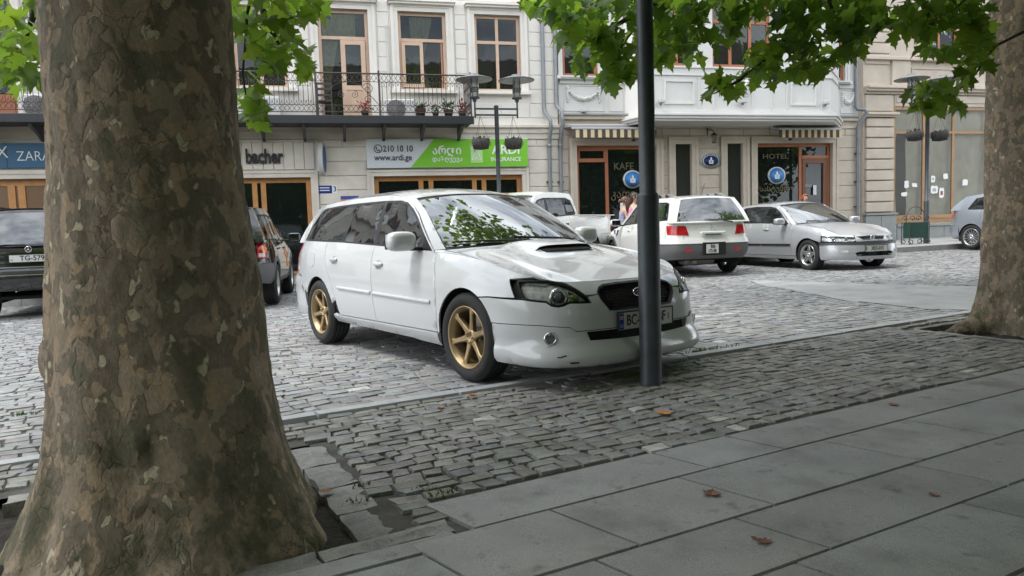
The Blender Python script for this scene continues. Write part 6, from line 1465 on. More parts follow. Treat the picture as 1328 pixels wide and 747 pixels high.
# ---------------------------------------------------------------- hotel
b2 = building('hotel', 'beige hotel and cafe house with a pale grey bay over its doors')
ho = [(2.06, 4.58, -.3, 3.50), (5.20, 5.74, -.3, 3.54), (6.94, 7.47, -.3, 3.55), (7.98, 10.68, -.3, 3.555)]
hw = [(1.70, 2.80, 5.49, 7.5), (10.55, 11.15, 5.50, 7.5)]
wall(b2, 'wall', 1.57, 11.66, -.4, 4.42, ho, .0, .35, m_beige)
wall(b2, 'upper_wall', 1.57, 11.66, 4.42, 12.0, hw + [(2.6+k*2.2, 3.8+k*2.2, 8.9, 10.9) for k in range(4)], .0, .35, m_hwhite)
for k in range(4): window(b2, 2.6+k*2.2, 3.8+k*2.2, 8.9, 10.9, m_rwood, m_gl2, (3.2+k*2.2,), (10.2,))
MB().box(1.60, 11.62, -.10, -.0, 4.26, 4.36).build('ledge', m_beige, b2)
MB().box(1.60, 11.62, -.05, -.0, 4.02, 4.10).build('string_course', m_beige, b2)
MB().box(1.60, 3.7, -.15, -.0, 4.36, 4.42, .008).build('lead_ledge', m_slate, b2); MB().box(10.6, 11.62, -.15, -.0, 4.36, 4.42, .008).build('lead_ledge', m_slate, b2)
for (a, b, c, d) in ho: surround(b2, a, b, c, d, .20, m_beige, y=-.075, sill=False)
hsur = [(a-.24, b+.24, -.4, d+.24) for a, b, c, d in ho]
blocks(b2, 1.60, 11.62, .20, 4.0, .40, hsur, .95, m_beige, y=-.028, gap=.016, seed=12, bev=.01)
kf = window(b2, 2.06, 4.58, .15, 3.50, m_rwood, m_gl, (3.03,), (), .10, y=.14, name='shop_front')
window(b2, 2.16, 2.98, 3.10, 3.40, m_rwood, m_gl, (), (), .04, y=.12, name='fanlight', rm=False)
MB().box(2.11, 2.98, .05, .13, 3.03, 3.13).build('transom', m_rwood, b2)
hf = window(b2, 7.98, 10.68, .15, 3.555, m_rwood, m_gl, (9.60,), (), .10, y=.14, name='shop_front')
MB().box(9.65, 10.62, .05, .13, 3.08, 3.18).build('transom', m_rwood, b2)
dr = MB(); dr.box(9.66, 9.78, .05, .11, .2, 3.07); dr.box(10.42, 10.58, .05, .11, .2, 3.07); dr.box(9.78, 10.42, .05, .11, 2.93, 3.07); dr.box(9.78, 10.42, .05, .11, .2, .5); dr.build('door', mat('door_brown', (.16, .065, .035), .45), b2)
for (a, b) in ((5.20, 5.74), (6.94, 7.47)): window(b2, a, b, .15, 3.54, mat('dark_frame', (.04, .04, .035), .5), mat('smoked_panel', (.030, .032, .028), .18, spec=.6), (), (), .03, y=.12, name='side_light')
# lettering on the glass
m_gold_l = mat('gold_lettering', (.105, .09, .045), .5)
def on_glass(txt, px, py, sz, sx_, mm=m_gold_l, sk=0.):
    u, z = F(px, py, -.05); return text('lettering', txt, sz, mm, b2, (u, .062, z), .004, sx_, .002)
on_glass('KAFE', 809, 216, .30, .95); on_glass('კაფე', 808.5, 252, .33, .95)
on_glass('HOTEL', 1006, 203, .21, 1.4); on_glass('სასტუმრო', 1007.5, 245, .22, 1.05)
m_bsk = mat('round_sign_blue', (.06, .26, .62), .4)
def oval_sign(px, py, rx, rz, off, label, face, ring=False):
    u, z = F(px, py, off); e = fthing('oval_sign', label, 'sign', u, off, z)
    MB().lathe([(0, 0), (1, 0), (1, .03), (0, .03)], (0, 0, 0), 'y', 36).build('sign_rim', m_lwhite, e); e.children[0].scale = (rx, 1, rz)
    MB().lathe([(0, -.004), (.86 if not ring else .92, -.004), (.86 if not ring else .92, .0)], (0, 0, 0), 'y', 36).build('sign_face', face if not ring else m_navy, e).scale = (rx, 1, rz)
    if ring:
        MB().lathe([(0, -.008), (.90, -.008), (.90, -.003)], (0, 0, 0), 'y', 36).build('sign_ring', m_lwhite, e).scale = (rx, 1, rz); MB().lathe([(0, -.012), (.64, -.012), (.64, -.007)], (0, 0, 0), 'y', 36).build('sign_centre', face, e).scale = (rx, 1, rz)
        rt_ = MB()
        for k in range(30):
            t = 2*pi*k/30; x, z_ = .77*cos(t)*rx, .77*sin(t)*rz; rt_.box(x-.012, x+.012, -.0095, -.008, z_-.02, z_+.02)
        rt_.build('ring_lettering', m_navy, e)['kind'] = 'stuff'
    k = rx*(.62 if not ring else .45); b = MB()
    b.box(-.42*k, .42*k, -.02, -.012, -.55*k, -.42*k); b.box(-.42*k, -.22*k, -.02, -.012, -.40*k, .12*k); b.box(.22*k, .42*k, -.02, -.012, -.40*k, .12*k); b.box(-.16*k, .16*k, -.02, -.012, -.02*k, .36*k); b.prism([(-.2*k, .38*k), (.2*k, .38*k), (0, .72*k)], -.02, -.012, 'y'); b.box(-.16*k, -.06*k, -.02, -.012, -.40*k, -.06*k); b.box(.06*k, .16*k, -.02, -.012, -.40*k, -.06*k)
    b.build('house_emblem', m_lwhite, e); return e
oval_sign(820.5, 232.5, .30, .27, -.04, 'round light blue sign on the cafe window', m_bsk)
oval_sign(1007.5, 227.5, .31, .27, -.04, 'round light blue sign on the hotel window', m_bsk)
oval_sign(922, 208.5, .385, .245, .05, 'dark blue oval hotel sign on the stone wall under the lantern', mat('oval_navy', (.015, .04, .16), .4), True)
nt_ = MB(); u, z = F(808.5, 268, -.05); MB().box(u-.10, u+.0, .06, .065, z-.1, z+.22).build('paper_notice', m_lwhite, b2); MB().box(u+.01, u+.2, .06, .065, z-.1, z-.02).build('paper_notice', m_lwhite, b2)
u, z = F(1056.5, 246, -.05); MB().box(u-.06, u+.06, .04, .045, z-.16, z+.14).build('paper_notice', m_swhite, b2)
u, z = F(1048, 241, -.05); MB().box(u-.12, u+.12, .04, .045, z-.05, z+.05).build('paper_notice', mat('notice_grey', (.2, .2, .2), .5), b2)
# bay (oriel) with its canopy-like underside
BP = [(3.62, 0.), (3.95, -1.15), (9.78, -1.15), (10.95, 0.)]
def bay_ring(z0, z1, grow, material, name, par=b2, shut=True):
    P = [(BP[0][0]-grow, 0.0), (BP[1][0]-grow*.8, BP[1][1]-grow), (BP[2][0]+grow*.8, BP[2][1]-grow), (BP[3][0]+grow, 0.0)]
    return MB().prism(P, z0, z1, 'z').build(name, material, par)
bay_ring(4.055, 4.12, .06, m_hwhite, 'bay_soffit'); bay_ring(4.12, 4.20, .12, m_hwhite, 'bay_cornice'); bay_ring(4.20, 4.245, .17, m_hwhite, 'bay_cornice'); bay_ring(4.245, 4.33, .10, m_hwhite, 'bay_cornice'); bay_ring(4.33, 5.33, .0, m_hwhite, 'bay_wall')
bay_ring(5.33, 5.37, .04, m_hwhite, 'bay_band'); bay_ring(5.37, 5.54, .015, m_hwhite, 'bay_band'); bay_ring(5.54, 5.58, .05, m_hwhite, 'bay_sill')
G = lambda px, py: F(px, py, 1.15)
bw = []
for x0, x1 in ((858, 899), (924, 1000), ): bw.append((G(x0, 60)[0], G(x1, 60)[0], 5.60, 7.4))
fr_ = [(BP[1][0], BP[2][0], 5.58, 8.2)]
wl = MB()
for a, b, c, d in cells(BP[1][0], BP[2][0], 5.58, 8.2, bw): wl.box(a, b, -1.15, -.95, c, d)
wl.build('bay_wall', m_hwhite, b2)
for (p, q) in ((0, 1), (2, 3)):
    (a0, y0), (a1, y1) = BP[p], BP[q]; MB().add([(a0, y0, 5.58), (a1, y1, 5.58), (a1, y1, 8.2), (a0, y0, 8.2)], [(0, 1, 2, 3)]).build('bay_side', m_hwhite, b2)
bay_ring(8.2, 8.3, .1, m_hwhite, 'bay_roof')
for a, b, c, d in bw:
    vs_ = (a+(b-a)*.32, a+(b-a)*.66) if b-a > 1 else ((a+b)/2,)
    wj = window(b2, a, b, c, d, m_rwood, m_gl2, vs_, (6.9,), .09, y=-1.0, rm=False); MB().box(a, b, -.9, -.86, c, d).build('blind_back', m_int, wj)
for (a, b, c, d) in hw:
    surround(b2, a, b, c, d, .12, m_hwhite, y=-.05); window(b2, a, b, c, d, m_rwood, m_gl2, ((a+b)/2,) if b-a > .9 else (a+.35,), (), .10, y=.12)
    MB().box(a-.1, b+.1, -.16, -.151, c-.1, c-.04).build('lead_ledge', m_slate, b2)
for x0, x1, y0, y1 in ((861, 900, 98.5, 132), (1025, 1058, 102, 132)):
    a, b = G(x0, 110)[0], G(x1, 110)[0]; m = MB(); t = .05; z0, z1 = 4.52, 5.20
    m.box(a, b, -1.185, -1.152, z1-t, z1); m.box(a, b, -1.185, -1.152, z0, z0+t); m.box(a, a+t, -1.185, -1.152, z0+t, z1-t); m.box(b-t, b, -1.185, -1.152, z0+t, z1-t); m.build('wall_panel', m_hwhite, b2)
for x in (846, 906, 925, 975, 1000, 1020, 1066):
    a = G(x, 110)[0]; MB().box(a-.02, a+.02, -1.175, -1.152, 4.40, 5.30).build('wall_rib', m_hwhite, b2)
for (a, b) in ((1.72, 2.98), (3.1, 3.55), (11.0, 11.55)):
    m = MB(); z0, z1 = 4.5, 5.25; t = .03; m.box(a, b, -.02, -.0, z1-t, z1); m.box(a, b, -.02, -.0, z0, z0+t); m.box(a, a+t, -.02, -.0, z0+t, z1-t); m.box(b-t, b, -.02, -.0, z0+t, z1-t); m.build('wall_panel', m_hwhite, b2)
MB().box(1.60, 3.6, -.05, -.0, 5.28, 5.40).build('sill_band', m_hwhite, b2); MB().box(10.95, 11.62, -.05, -.0, 5.28, 5.40).build('sill_band', m_hwhite, b2)
def garland(uc, z, wd, y, half=0):
    m = MB(); r = random.Random(int(uc*10))
    def blob(x, zz, s): m.lathe([(0, -s)] + [(s*sin(t), -s*cos(t)) for t in np.linspace(.5, 2.6, 4)] + [(0, s)], (x, y-.02, zz), 'z', 7)
    for k in range(0 if half != 1 else 8, 17):
        t = k/16; x = uc-wd/2 + wd*t; sag = 4*t*(1-t); zz = z - .24*sag; blob(x, zz + r.uniform(-.015, .015), .035 + .035*sag)
        if sag > .5: blob(x + r.uniform(-.03, .03), zz-.05, .035)
    for sx_ in (-1, 1):
        if half and sx_ != half*1: pass
        for k in range(7): blob(uc + sx_*wd/2 + r.uniform(-.012, .012), z + .06 - k*.065, .055 - .004*k)
    return m.build('stucco_garland', m_hwhite, b2)
garland(2.33, 5.10, .98, -.01); garland(G(950, 110)[0], 5.12, .9, -1.16); garland(11.28, 5.08, .42, -.01)
# party pipe on the right
pipe(b2, [(11.53, -.08, 11.5), (11.53, -.08, 4.72), (11.56, -.10, 4.62), (11.74, -.24, 4.58), (11.78, -.26, 4.45), (11.60, -.14, 4.16), (11.57, -.12, 4.0), (11.58, -.12, .15)], .06)
for z in (2.3, 1.5, 3.2): MB().box(11.49, 11.67, -.14, -.03, z, z+.03).build('pipe_clip', m_iron, b2)
# awnings
m_awc = mat('awning_cream', (.62, .53, .33), .8); m_awb = mat('awning_brown', (.085, .055, .045), .8); m_awr = mat('awning_roller', (.42, .43, .44), .5, .3)
def awning(u0, u1, label):
    e = fthing('awning', label, 'awning', u0, .12, 3.92, 'striped awnings over the hotel windows'); L_ = u1-u0
    MB().box(0, L_, -.10, .10, .06, .18, .03).build('cassette', m_awr, e)
    MB().box(.05, L_-.05, -.42, -.36, -.02, .045, .012).build('front_bar', m_awr, e)
    MB().add([(.05, -.08, .10), (L_-.05, -.08, .10), (L_-.05, -.38, .035), (.05, -.38, .035)], [(0, 1, 2, 3)]).build('cloth', m_awb, e)
    n = round(L_/.118)
    for k in range(n):
        a, b = .05 + (L_-.1)*k/n, .05 + (L_-.1)*(k+1)/n; MB().box(a, b, -.405 + .006*sin(k*1.3), -.395 + .006*sin(k*1.3), -.25, -.018).build('valance_stripe', m_awb if k % 2 == 0 else m_awc, e)
    for x in (.15, L_-.15): MB().tube([(x, -.02, .02), (x+.25*(1 if x < 1 else -1), -.2, .01), (x, -.38, .01)], .015, 6).build('folding_arm', m_awr, e)
    return e
awning(1.72, 4.42, 'brown and cream striped awning over the cafe window'); awning(8.38, 10.72, 'brown and cream striped awning over the hotel window')
# lantern and small spotlights, camera
u, z = F(926, 176, .25)
ln = fthing('wall_lantern', 'black wrought iron lantern on the hotel wall above the oval sign', 'lantern', u, .0, z)
m = MB(); m.tube([(-.10, 0, .18), (-.10, -.12, .20), (-.04, -.25, .16), (0, -.25, .10)], .014, 6); m.tube([(-.10, -.03, .34), (-.10, -.02, .05)], .02, 6); m.tube([(-.1+.06*cos(t), -.10, .26+.06*sin(t)) for t in np.linspace(0, 5, 12)], .009, 5); m.build('bracket', m_bk, ln)
m = MB(); m.lathe([(.02, .10), (.06, .06), (.105, .02), (.095, .02), (.02, .06)], (0, -.25, 0), 'z', 6, False)
for k in range(6): m.tube([(.085*cos(k*pi/3), -.25+.085*sin(k*pi/3), .02), (.065*cos(k*pi/3), -.25+.065*sin(k*pi/3), -.20)], .008, 4)
m.lathe([(.0, -.22), (.07, -.22), (.07, -.20), (.0, -.20)], (0, -.25, 0), 'z', 6, False); m.build('lantern_cage', m_bk, ln)
MB().lathe([(.078, .02), (.060, -.20)], (0, -.25, 0), 'z', 6, False).build('lantern_glass', glass('lantern_glass', (.3, .3, .27), .6, 1.4), ln)
def spot(px, py, off, label):
    u, z = F(px, py, off); e = fthing('floodlight', label, 'lamp', u, off, z, 'floodlights on the hotel front'); MB().box(-.09, .09, -.10, .03, -.02, .09, .015).build('housing', m_awr, e); MB().box(-.03, .03, -.02, .03, -.07, -.02).build('bracket', m_zinc, e); MB().box(-.075, .075, -.106, -.10, .0, .075).build('lamp_glass', m_clearlens, e)
spot(857, 133, 1.25, 'small floodlight on the bay ledge beside the dark pole'); spot(963, 133, 1.25, 'small floodlight in the middle of the bay ledge'); spot(1070, 135, 1.25, 'small floodlight at the right end of the bay ledge'); spot(757, 145, .12, 'small floodlight on the ledge below the left garland')
for px, py, lb in ((820, 181, 'small dome camera above the cafe window'), (1023, 180, 'small dome camera above the hotel window')):
    u, z = F(px, py, .15); e = fthing('security_camera', lb, 'camera', u, .08, z); MB().box(-.08, .02, -.06, .0, -.01, .03, .006).build('mount', m_lwhite, e); MB().lathe([(0, -.06), (.04, -.045), (.05, 0), (.0, .0)], (.04, -.08, 0), 'z', 12).build('dome', m_bk, e)
# ---------------------------------------------------------------- limestone house on the right
b3 = building('limestone_house', 'limestone house with a papered shop window at the right')
so_ = [(13.02, 19.5, .95, 4.72)]
wall(b3, 'wall', 11.86, 22, -.4, 6.2, so_, .0, .4, m_beige2)
u3 = [(14.1, 15.5, 6.45, 8.6), (17.0, 18.4, 6.45, 8.6)]
wall(b3, 'upper_wall', 11.86, 22, 6.2, 12, u3, .0, .4, m_beige2)
for a, b, c, d in u3: window(b3, a, b, c, d, m_rwood, m_gl2, ((a+b)/2,), (7.8,)); surround(b3, a, b, c, d, .2, m_beige2, y=-.08)
blocks(b3, 11.90, 13.0, 1.30, 4.36, .345, [], 1.2, m_beige2, y=-.10, gap=.035, seed=4, bev=.02)
blocks(b3, 11.90, 12.85, 6.05, 9, .345, [], .95, m_beige2, y=-.05, gap=.03, seed=4, bev=.02)
blocks(b3, 11.90, 12.98, 4.56, 5.10, .54, [], 1.2, m_beige2, y=-.06, gap=.02, seed=4, bev=.02)
for z0, z1, g in ((4.38, 4.44, .16), (4.44, 4.52, .22), (5.12, 5.2, .10), (5.2, 5.28, .20), (5.28, 5.36, .26)):
    MB().box(11.88, 13.08 if z1 < 4.6 else 22, -g, -.0, z0, z1, .008).build('ledge', m_beige2, b3)
MB().box(13.1, 22, -.06, -.0, 4.86, 5.06).build('lintel', m_beige2, b3)
for k in range(9): MB().box(13.05+k*.72, 13.75+k*.72, -.035, .02, 4.74, 5.10, .008).build('lintel_stone', m_beige2, b3)
for a, b in ((12.9, 13.6), (15.9, 16.6)):
    MB().box(a, b, -.09, -.0, 5.40, 6.2, .01).build('pilaster', m_beige2, b3)
m = MB(); m.box(13.7, 15.8, -.03, -.0, 5.50, 5.54); m.box(13.7, 15.8, -.03, -.0, 5.95, 5.99); m.box(13.7, 13.74, -.03, -.0, 5.54, 5.95); m.box(15.76, 15.8, -.03, -.0, 5.54, 5.95); m.build('wall_panel', m_beige2, b3)
MB().box(11.86, 22, -.16, -.0, 6.2, 6.30, .008).build('ledge', m_beige2, b3)
blocks(b3, 11.88, 13.06, .2, 1.20, 1.0, [], .6, m_slate, y=-.14, gap=.01, seed=9, bev=.006, name='plinth_stone')
MB().box(11.86, 13.1, -.17, -.0, 1.21, 1.28, .01).build('plinth_cap', m_slate, b3)
m_sheet = mat('plastic_sheet', (.54, .51, .43), .6, col2=(.43, .41, .345), vscale=1.6, detail=3, dist=1.)
ow = mat('oak_wood', (.33, .19, .085), .55, col2=(.40, .25, .13), vscale=6)
w3 = window(b3, 13.02, 19.5, 1.10, 4.72, ow, glass('dusty_glass', (.36, .355, .30), .9, 1.2, clear=(.96, .96, .94)), (14.22, 15.40, 16.78, 18.1), (3.90,), .085, y=.06, name='shop_window', rm=False)
nx_, nz_ = 60, 30
U_, Z_ = np.meshgrid(np.linspace(13.66, 19.5, nx_), np.linspace(1.1, 4.7, nz_), indexing='ij')
Y_ = .16 + .02*np.sin(U_*7+Z_*2) + .012*np.sin(U_*17-Z_*5)
ix = np.arange(nx_*nz_).reshape(nx_, nz_); link('window_sheet', np_mesh('window_sheet', np.stack([U_, Y_, Z_], -1).reshape(-1, 3), np.stack([ix[:-1, :-1], ix[1:, :-1], ix[1:, 1:], ix[:-1, 1:]], -1).reshape(-1, 4), True), m_sheet, b3)
link('window_sheet', np_mesh('window_sheet', [(13.05, .15, 3.95), (14.2, .15, 3.95), (14.2, .15, 4.7), (13.05, .15, 4.7), (13.05, .15, 1.15), (13.30, .16, 1.15), (13.18, .14, 2.6), (13.42, .17, 3.88), (13.05, .15, 3.1)], np.array([(0, 1, 2, 3), (4, 5, 6, 8)])), m_sheet, b3)
link('window_sheet', np_mesh('window_sheet', [(13.05, .155, 3.15), (13.3, .15, 3.9), (13.05, .15, 3.9)], np.array([(0, 1, 2)])), m_sheet, b3)
room(b3, 13.02, 19.5, 1.1, 4.72, .6)
blocks(b3, 13.1, 20, .25, .80, .55, [], .62, m_slate, y=-.10, gap=.01, seed=19, bev=.006, name='plinth_stone')
MB().box(13.1, 20, -.14, -.0, .80, .90, .01).build('plinth_cap', m_slate, b3)
m = MB(); m.box(13.05, 19.5, -.02, .03, .90, .94); m.box(13.05, 19.5, .0, .03, .94, 1.06); m.box(13.05, 19.5, -.02, .03, 1.06, 1.10); m.build('stall_board', ow, b3)
for k, (px, py, w_, h_, lb) in enumerate(((1176, 239, .15, .22, 'torn white notice left of the lamp post'), (1186.5, 240, .18, .12, 'wide torn notice just left of the lamp post'), (1173, 252, .2, .12, 'white scrap of paper low on the dark gap'), (1210.5, 232, .14, .20, 'upper torn notice right of the lamp post'), (1226.5, 228.5, .17, .17, 'square white notice on the middle pane'), (1212, 246, .26, .24, 'biggest torn notice on the middle pane'), (1221.5, 250, .18, .30, 'notice with a red photo on the middle pane'), (1252, 236.5, .2, .18, 'white notice on the right pane'))):
    u, z = F(px, py, 0.); e = fthing('paper_notice', lb, 'notice', u, -.015, z, 'notices on the papered shop window'); r = random.Random(k+3)
    pts = []
    for t in np.linspace(0, 2*pi, 18, endpoint=False):
        c, s_ = cos(t), sin(t); q = 1/max(abs(c), abs(s_)); q *= r.uniform(.8, 1.02); pts.append((c*q*w_/2*1.2, s_*q*h_/2*1.2))
    MB().prism(pts, -.006, -.002, 'y').build('paper', m_lwhite, e)
    if k in (3, 5, 6): MB().box(-w_*.28, w_*.28, -.008, -.006, -h_*.25, h_*.2).build('printed_photo', mat('print_red', (.35, .06, .05), .5) if k == 6 else mat('print_grey', (.35, .38, .42), .5), e)
# neighbouring front further left (mirrored in the car windows)
b0 = building('grey_house', 'tall plastered house further left along the street')
o0 = [(-29+k*2.3, -27.8+k*2.3, z, z+2.0) for k in range(6) for z in (4.6, 8.2)] + [(-29+k*2.3, -27.4+k*2.3, .3, 2.7) for k in range(6)]
wall(b0, 'wall', -30, -14.5, -.4, 12.5, o0, .0, .4, m_cream)
for a, b, c, d in o0: window(b0, a, b, c, d, m_rwood, m_gl2, ((a+b)/2,), ())
for z in (3.9, 7.4, 12.2): MB().box(-30, -14.5, -.25, 0, z, z+.22).build('ledge', m_cream, b0)
# ============================================================ TREES
def bark_mat(name, hue=1.0, light=1.0):
    m = bpy.data.materials.new(name); m.use_nodes = True; t = m.node_tree; N = t.nodes; L = t.links; b = N['Principled BSDF']; b.inputs['Roughness'].default_value = .85; b.inputs['Specular IOR Level'].default_value = .25
    co = N.new('ShaderNodeTexCoord'); mp = N.new('ShaderNodeMapping'); mp.inputs['Scale'].default_value = (1, 1, .75); L.new(co.outputs['Object'], mp.inputs[0])
    def noise(sc, det=5, ro=.6, dist=0.):
        n = N.new('ShaderNodeTexNoise'); n.inputs['Scale'].default_value = sc; n.inputs['Detail'].default_value = det; n.inputs['Roughness'].default_value = ro; n.inputs['Distortion'].default_value = dist; L.new(mp.outputs[0], n.inputs['Vector']); return n.outputs[0]
    def ramp(src, a, c):
        r = N.new('ShaderNodeValToRGB'); r.color_ramp.elements[0].position = a; r.color_ramp.elements[1].position = c; L.new(src, r.inputs[0]); return r.outputs[0]
    def mix(f, A, B):
        x = N.new('ShaderNodeMix'); x.data_type = 'RGBA'; L.new(f, x.inputs['Factor'])
        for s, v in (('A', A), ('B', B)):
            if isinstance(v, tuple): x.inputs[s].default_value = (*[c*light for c in v], 1)
            else: L.new(v, x.inputs[s])
        return x.outputs['Result']
    base = mix(noise(2.6, 5), (.094, .071, .052), (.108, .092, .066))
    base = mix(ramp(noise(26, 6), .4, .62), base, (.135, .11, .082))
    f1 = ramp(noise(12, 3, .5, .25), .505, .525); c1 = mix(f1, base, (.172, .136, .100))
    f2 = ramp(noise(15, 2.5, .5, .2), .58, .595); c2 = mix(f2, c1, (.205, .152, .102))
    f3 = ramp(noise(17, 2, .45, .3), .665, .68); c3 = mix(f3, c2, (.31, .27, .195))
    f4 = ramp(noise(9, 3, .5, .4), .58, .62); c4 = mix(f4, c3, (.092, .082, .058))
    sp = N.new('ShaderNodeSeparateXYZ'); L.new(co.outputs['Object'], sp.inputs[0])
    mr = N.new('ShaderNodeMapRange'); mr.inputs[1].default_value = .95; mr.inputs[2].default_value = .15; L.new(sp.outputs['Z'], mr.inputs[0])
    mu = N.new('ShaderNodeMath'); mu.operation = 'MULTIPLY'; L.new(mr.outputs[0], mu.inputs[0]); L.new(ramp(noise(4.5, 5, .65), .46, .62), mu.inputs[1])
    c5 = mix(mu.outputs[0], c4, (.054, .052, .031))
    vo = N.new('ShaderNodeTexVoronoi'); vo.feature = 'DISTANCE_TO_EDGE'; vo.inputs['Scale'].default_value = 15; vw = N.new('ShaderNodeMix'); vw.data_type = 'RGBA'; vw.inputs['Factor'].default_value = .10
    L.new(mp.outputs[0], vw.inputs['A']); nn = N.new('ShaderNodeTexNoise'); nn.inputs['Scale'].default_value = 9; nn.inputs['Detail'].default_value = 4; L.new(mp.outputs[0], nn.inputs['Vector']); L.new(nn.outputs['Color'], vw.inputs['B']); L.new(vw.outputs['Result'], vo.inputs['Vector'])
    ck = ramp(vo.outputs['Distance'], .0, .016); pk = ramp(noise(5.1, 4), .52, .62)
    cm = N.new('ShaderNodeMath'); cm.operation = 'MAXIMUM'; L.new(ck, cm.inputs[0]); iv = N.new('ShaderNodeMath'); iv.operation = 'SUBTRACT'; iv.inputs[0].default_value = 1; L.new(pk, iv.inputs[1]); L.new(iv.outputs[0], cm.inputs[1])
    fs = mix(ramp(noise(70, 4, .7), .38, .62), (.62, .62, .62), (1.0, 1.0, 1.0)); dk = N.new('ShaderNodeMix'); dk.data_type = 'RGBA'; dk.blend_type = 'MULTIPLY'; dk.inputs['Factor'].default_value = .55 / light; L.new(c5, dk.inputs['A']); L.new(fs, dk.inputs['B'])
    c6 = mix(cm.outputs[0], (.045, .036, .026), dk.outputs['Result'])
    L.new(c6, b.inputs['Base Color'])
    ad = N.new('ShaderNodeMath'); ad.operation = 'MULTIPLY_ADD'; L.new(cm.outputs[0], ad.inputs[0]); ad.inputs[1].default_value = .28; L.new(noise(38, 6, .7), ad.inputs[2])
    a2 = N.new('ShaderNodeMath'); a2.operation = 'MULTIPLY_ADD'; L.new(f1, a2.inputs[0]); a2.inputs[1].default_value = -.30; L.new(ad.outputs[0], a2.inputs[2])
    a3 = N.new('ShaderNodeMath'); a3.operation = 'MULTIPLY_ADD'; L.new(f3, a3.inputs[0]); a3.inputs[1].default_value = -.35; L.new(a2.outputs[0], a3.inputs[2])
    bp = N.new('ShaderNodeBump'); bp.inputs['Strength'].default_value = .9; bp.inputs['Distance'].default_value = .014; L.new(a3.outputs[0], bp.inputs['Height']); L.new(bp.outputs[0], b.inputs['Normal'])
    return m
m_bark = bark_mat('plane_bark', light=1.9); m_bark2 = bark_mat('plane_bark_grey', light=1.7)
def trunk(parent, prof, material, seed, lobes, knots, flat=None, nseg=128, top=5.6, lean=(0, 0)):
    """lathe profile (z, r) with buttress lobes near the ground and knots: (angle, z, size, depth)"""
    r = np.random.default_rng(seed); zs = np.concatenate([np.linspace(-.25, .6, 34), np.linspace(.63, 2.6, 62), np.linspace(2.7, top, 24)])
    rad = pchip([p[0] for p in prof], [p[1] for p in prof]); th = np.linspace(0, 2*pi, nseg, endpoint=False)
    Z, T = np.meshgrid(zs, th, indexing='ij'); R_ = rad(Z)
    ph = r.uniform(0, 6.28, 12)
    low = np.clip((.85-Z)/.85, 0, 1.3)
    for k, (a, wd, am) in enumerate(lobes):
        d = np.angle(np.exp(1j*(T-a))); R_ = R_ + am*np.exp(-(d/wd)**2)*low**2.2
    R_ = R_*(1 + .018*np.sin(3*T+ph[0]+Z*.8) + .014*np.sin(5*T+ph[1]-Z*1.3) + .010*np.sin(9*T+ph[2]+Z*3) + .006*np.sin(17*T+ph[3]+Z*6) + .008*np.sin(Z*7+ph[4]+2*T) + .03*low*np.sin(7*T+ph[5]))
    for a, z, s, dp in knots:
        d = np.angle(np.exp(1j*(T-a)))*rad(np.array(z)); q = np.sqrt((d/s)**2 + ((Z-z)/s)**2); R_ = R_ + dp*np.exp(-q**2) - dp*.75*np.exp(-(q/.45)**2)*(1 if dp > .02 else 0) + .006*np.sin(q*9)*np.exp(-(q/2.2)**2)
    R_ = R_ + r.normal(0, .0016, R_.shape)
    X = R_*np.cos(T) + lean[0]*Z; Y = R_*np.sin(T) + lean[1]*Z
    V_ = np.stack([X, Y, Z], -1).reshape(-1, 3); n = len(zs); ix = np.arange(n*nseg).reshape(n, nseg)
    return link('trunk', np_mesh('trunk', V_, np.stack([ix[:-1], np.roll(ix[:-1], -1, 1), np.roll(ix[1:], -1, 1), ix[1:]], -1).reshape(-1, 4), True), material, parent)
def leaf_material():
    m = bpy.data.materials.new('plane_leaf'); m.use_nodes = True; t = m.node_tree; N = t.nodes; L = t.links; b = N['Principled BSDF']; o = N['Material Output']
    a = N.new('ShaderNodeAttribute'); a.attribute_name = 'tone'
    mm = N.new('ShaderNodeMix'); mm.data_type = 'RGBA'; mm.blend_type = 'MULTIPLY'; mm.inputs['Factor'].default_value = 1; mm.inputs['A'].default_value = (.060, .130, .024, 1); L.new(a.outputs['Color'], mm.inputs['B'])
    L.new(mm.outputs['Result'], b.inputs['Base Color']); b.inputs['Roughness'].default_value = .42; b.inputs['Specular IOR Level'].default_value = .4
    tr = N.new('ShaderNodeBsdfTranslucent'); m2 = N.new('ShaderNodeMix'); m2.data_type = 'RGBA'; m2.blend_type = 'MULTIPLY'; m2.inputs['Factor'].default_value = 1; m2.inputs['A'].default_value = (.36, .56, .06, 1); L.new(a.outputs['Color'], m2.inputs['B']); L.new(m2.outputs['Result'], tr.inputs['Color'])
    ms = N.new('ShaderNodeMixShader'); ms.inputs[0].default_value = .5; L.new(b.outputs[0], ms.inputs[1]); L.new(tr.outputs[0], ms.inputs[2]); L.new(ms.outputs[0], o.inputs[0])
    return m
m_leaf = leaf_material()
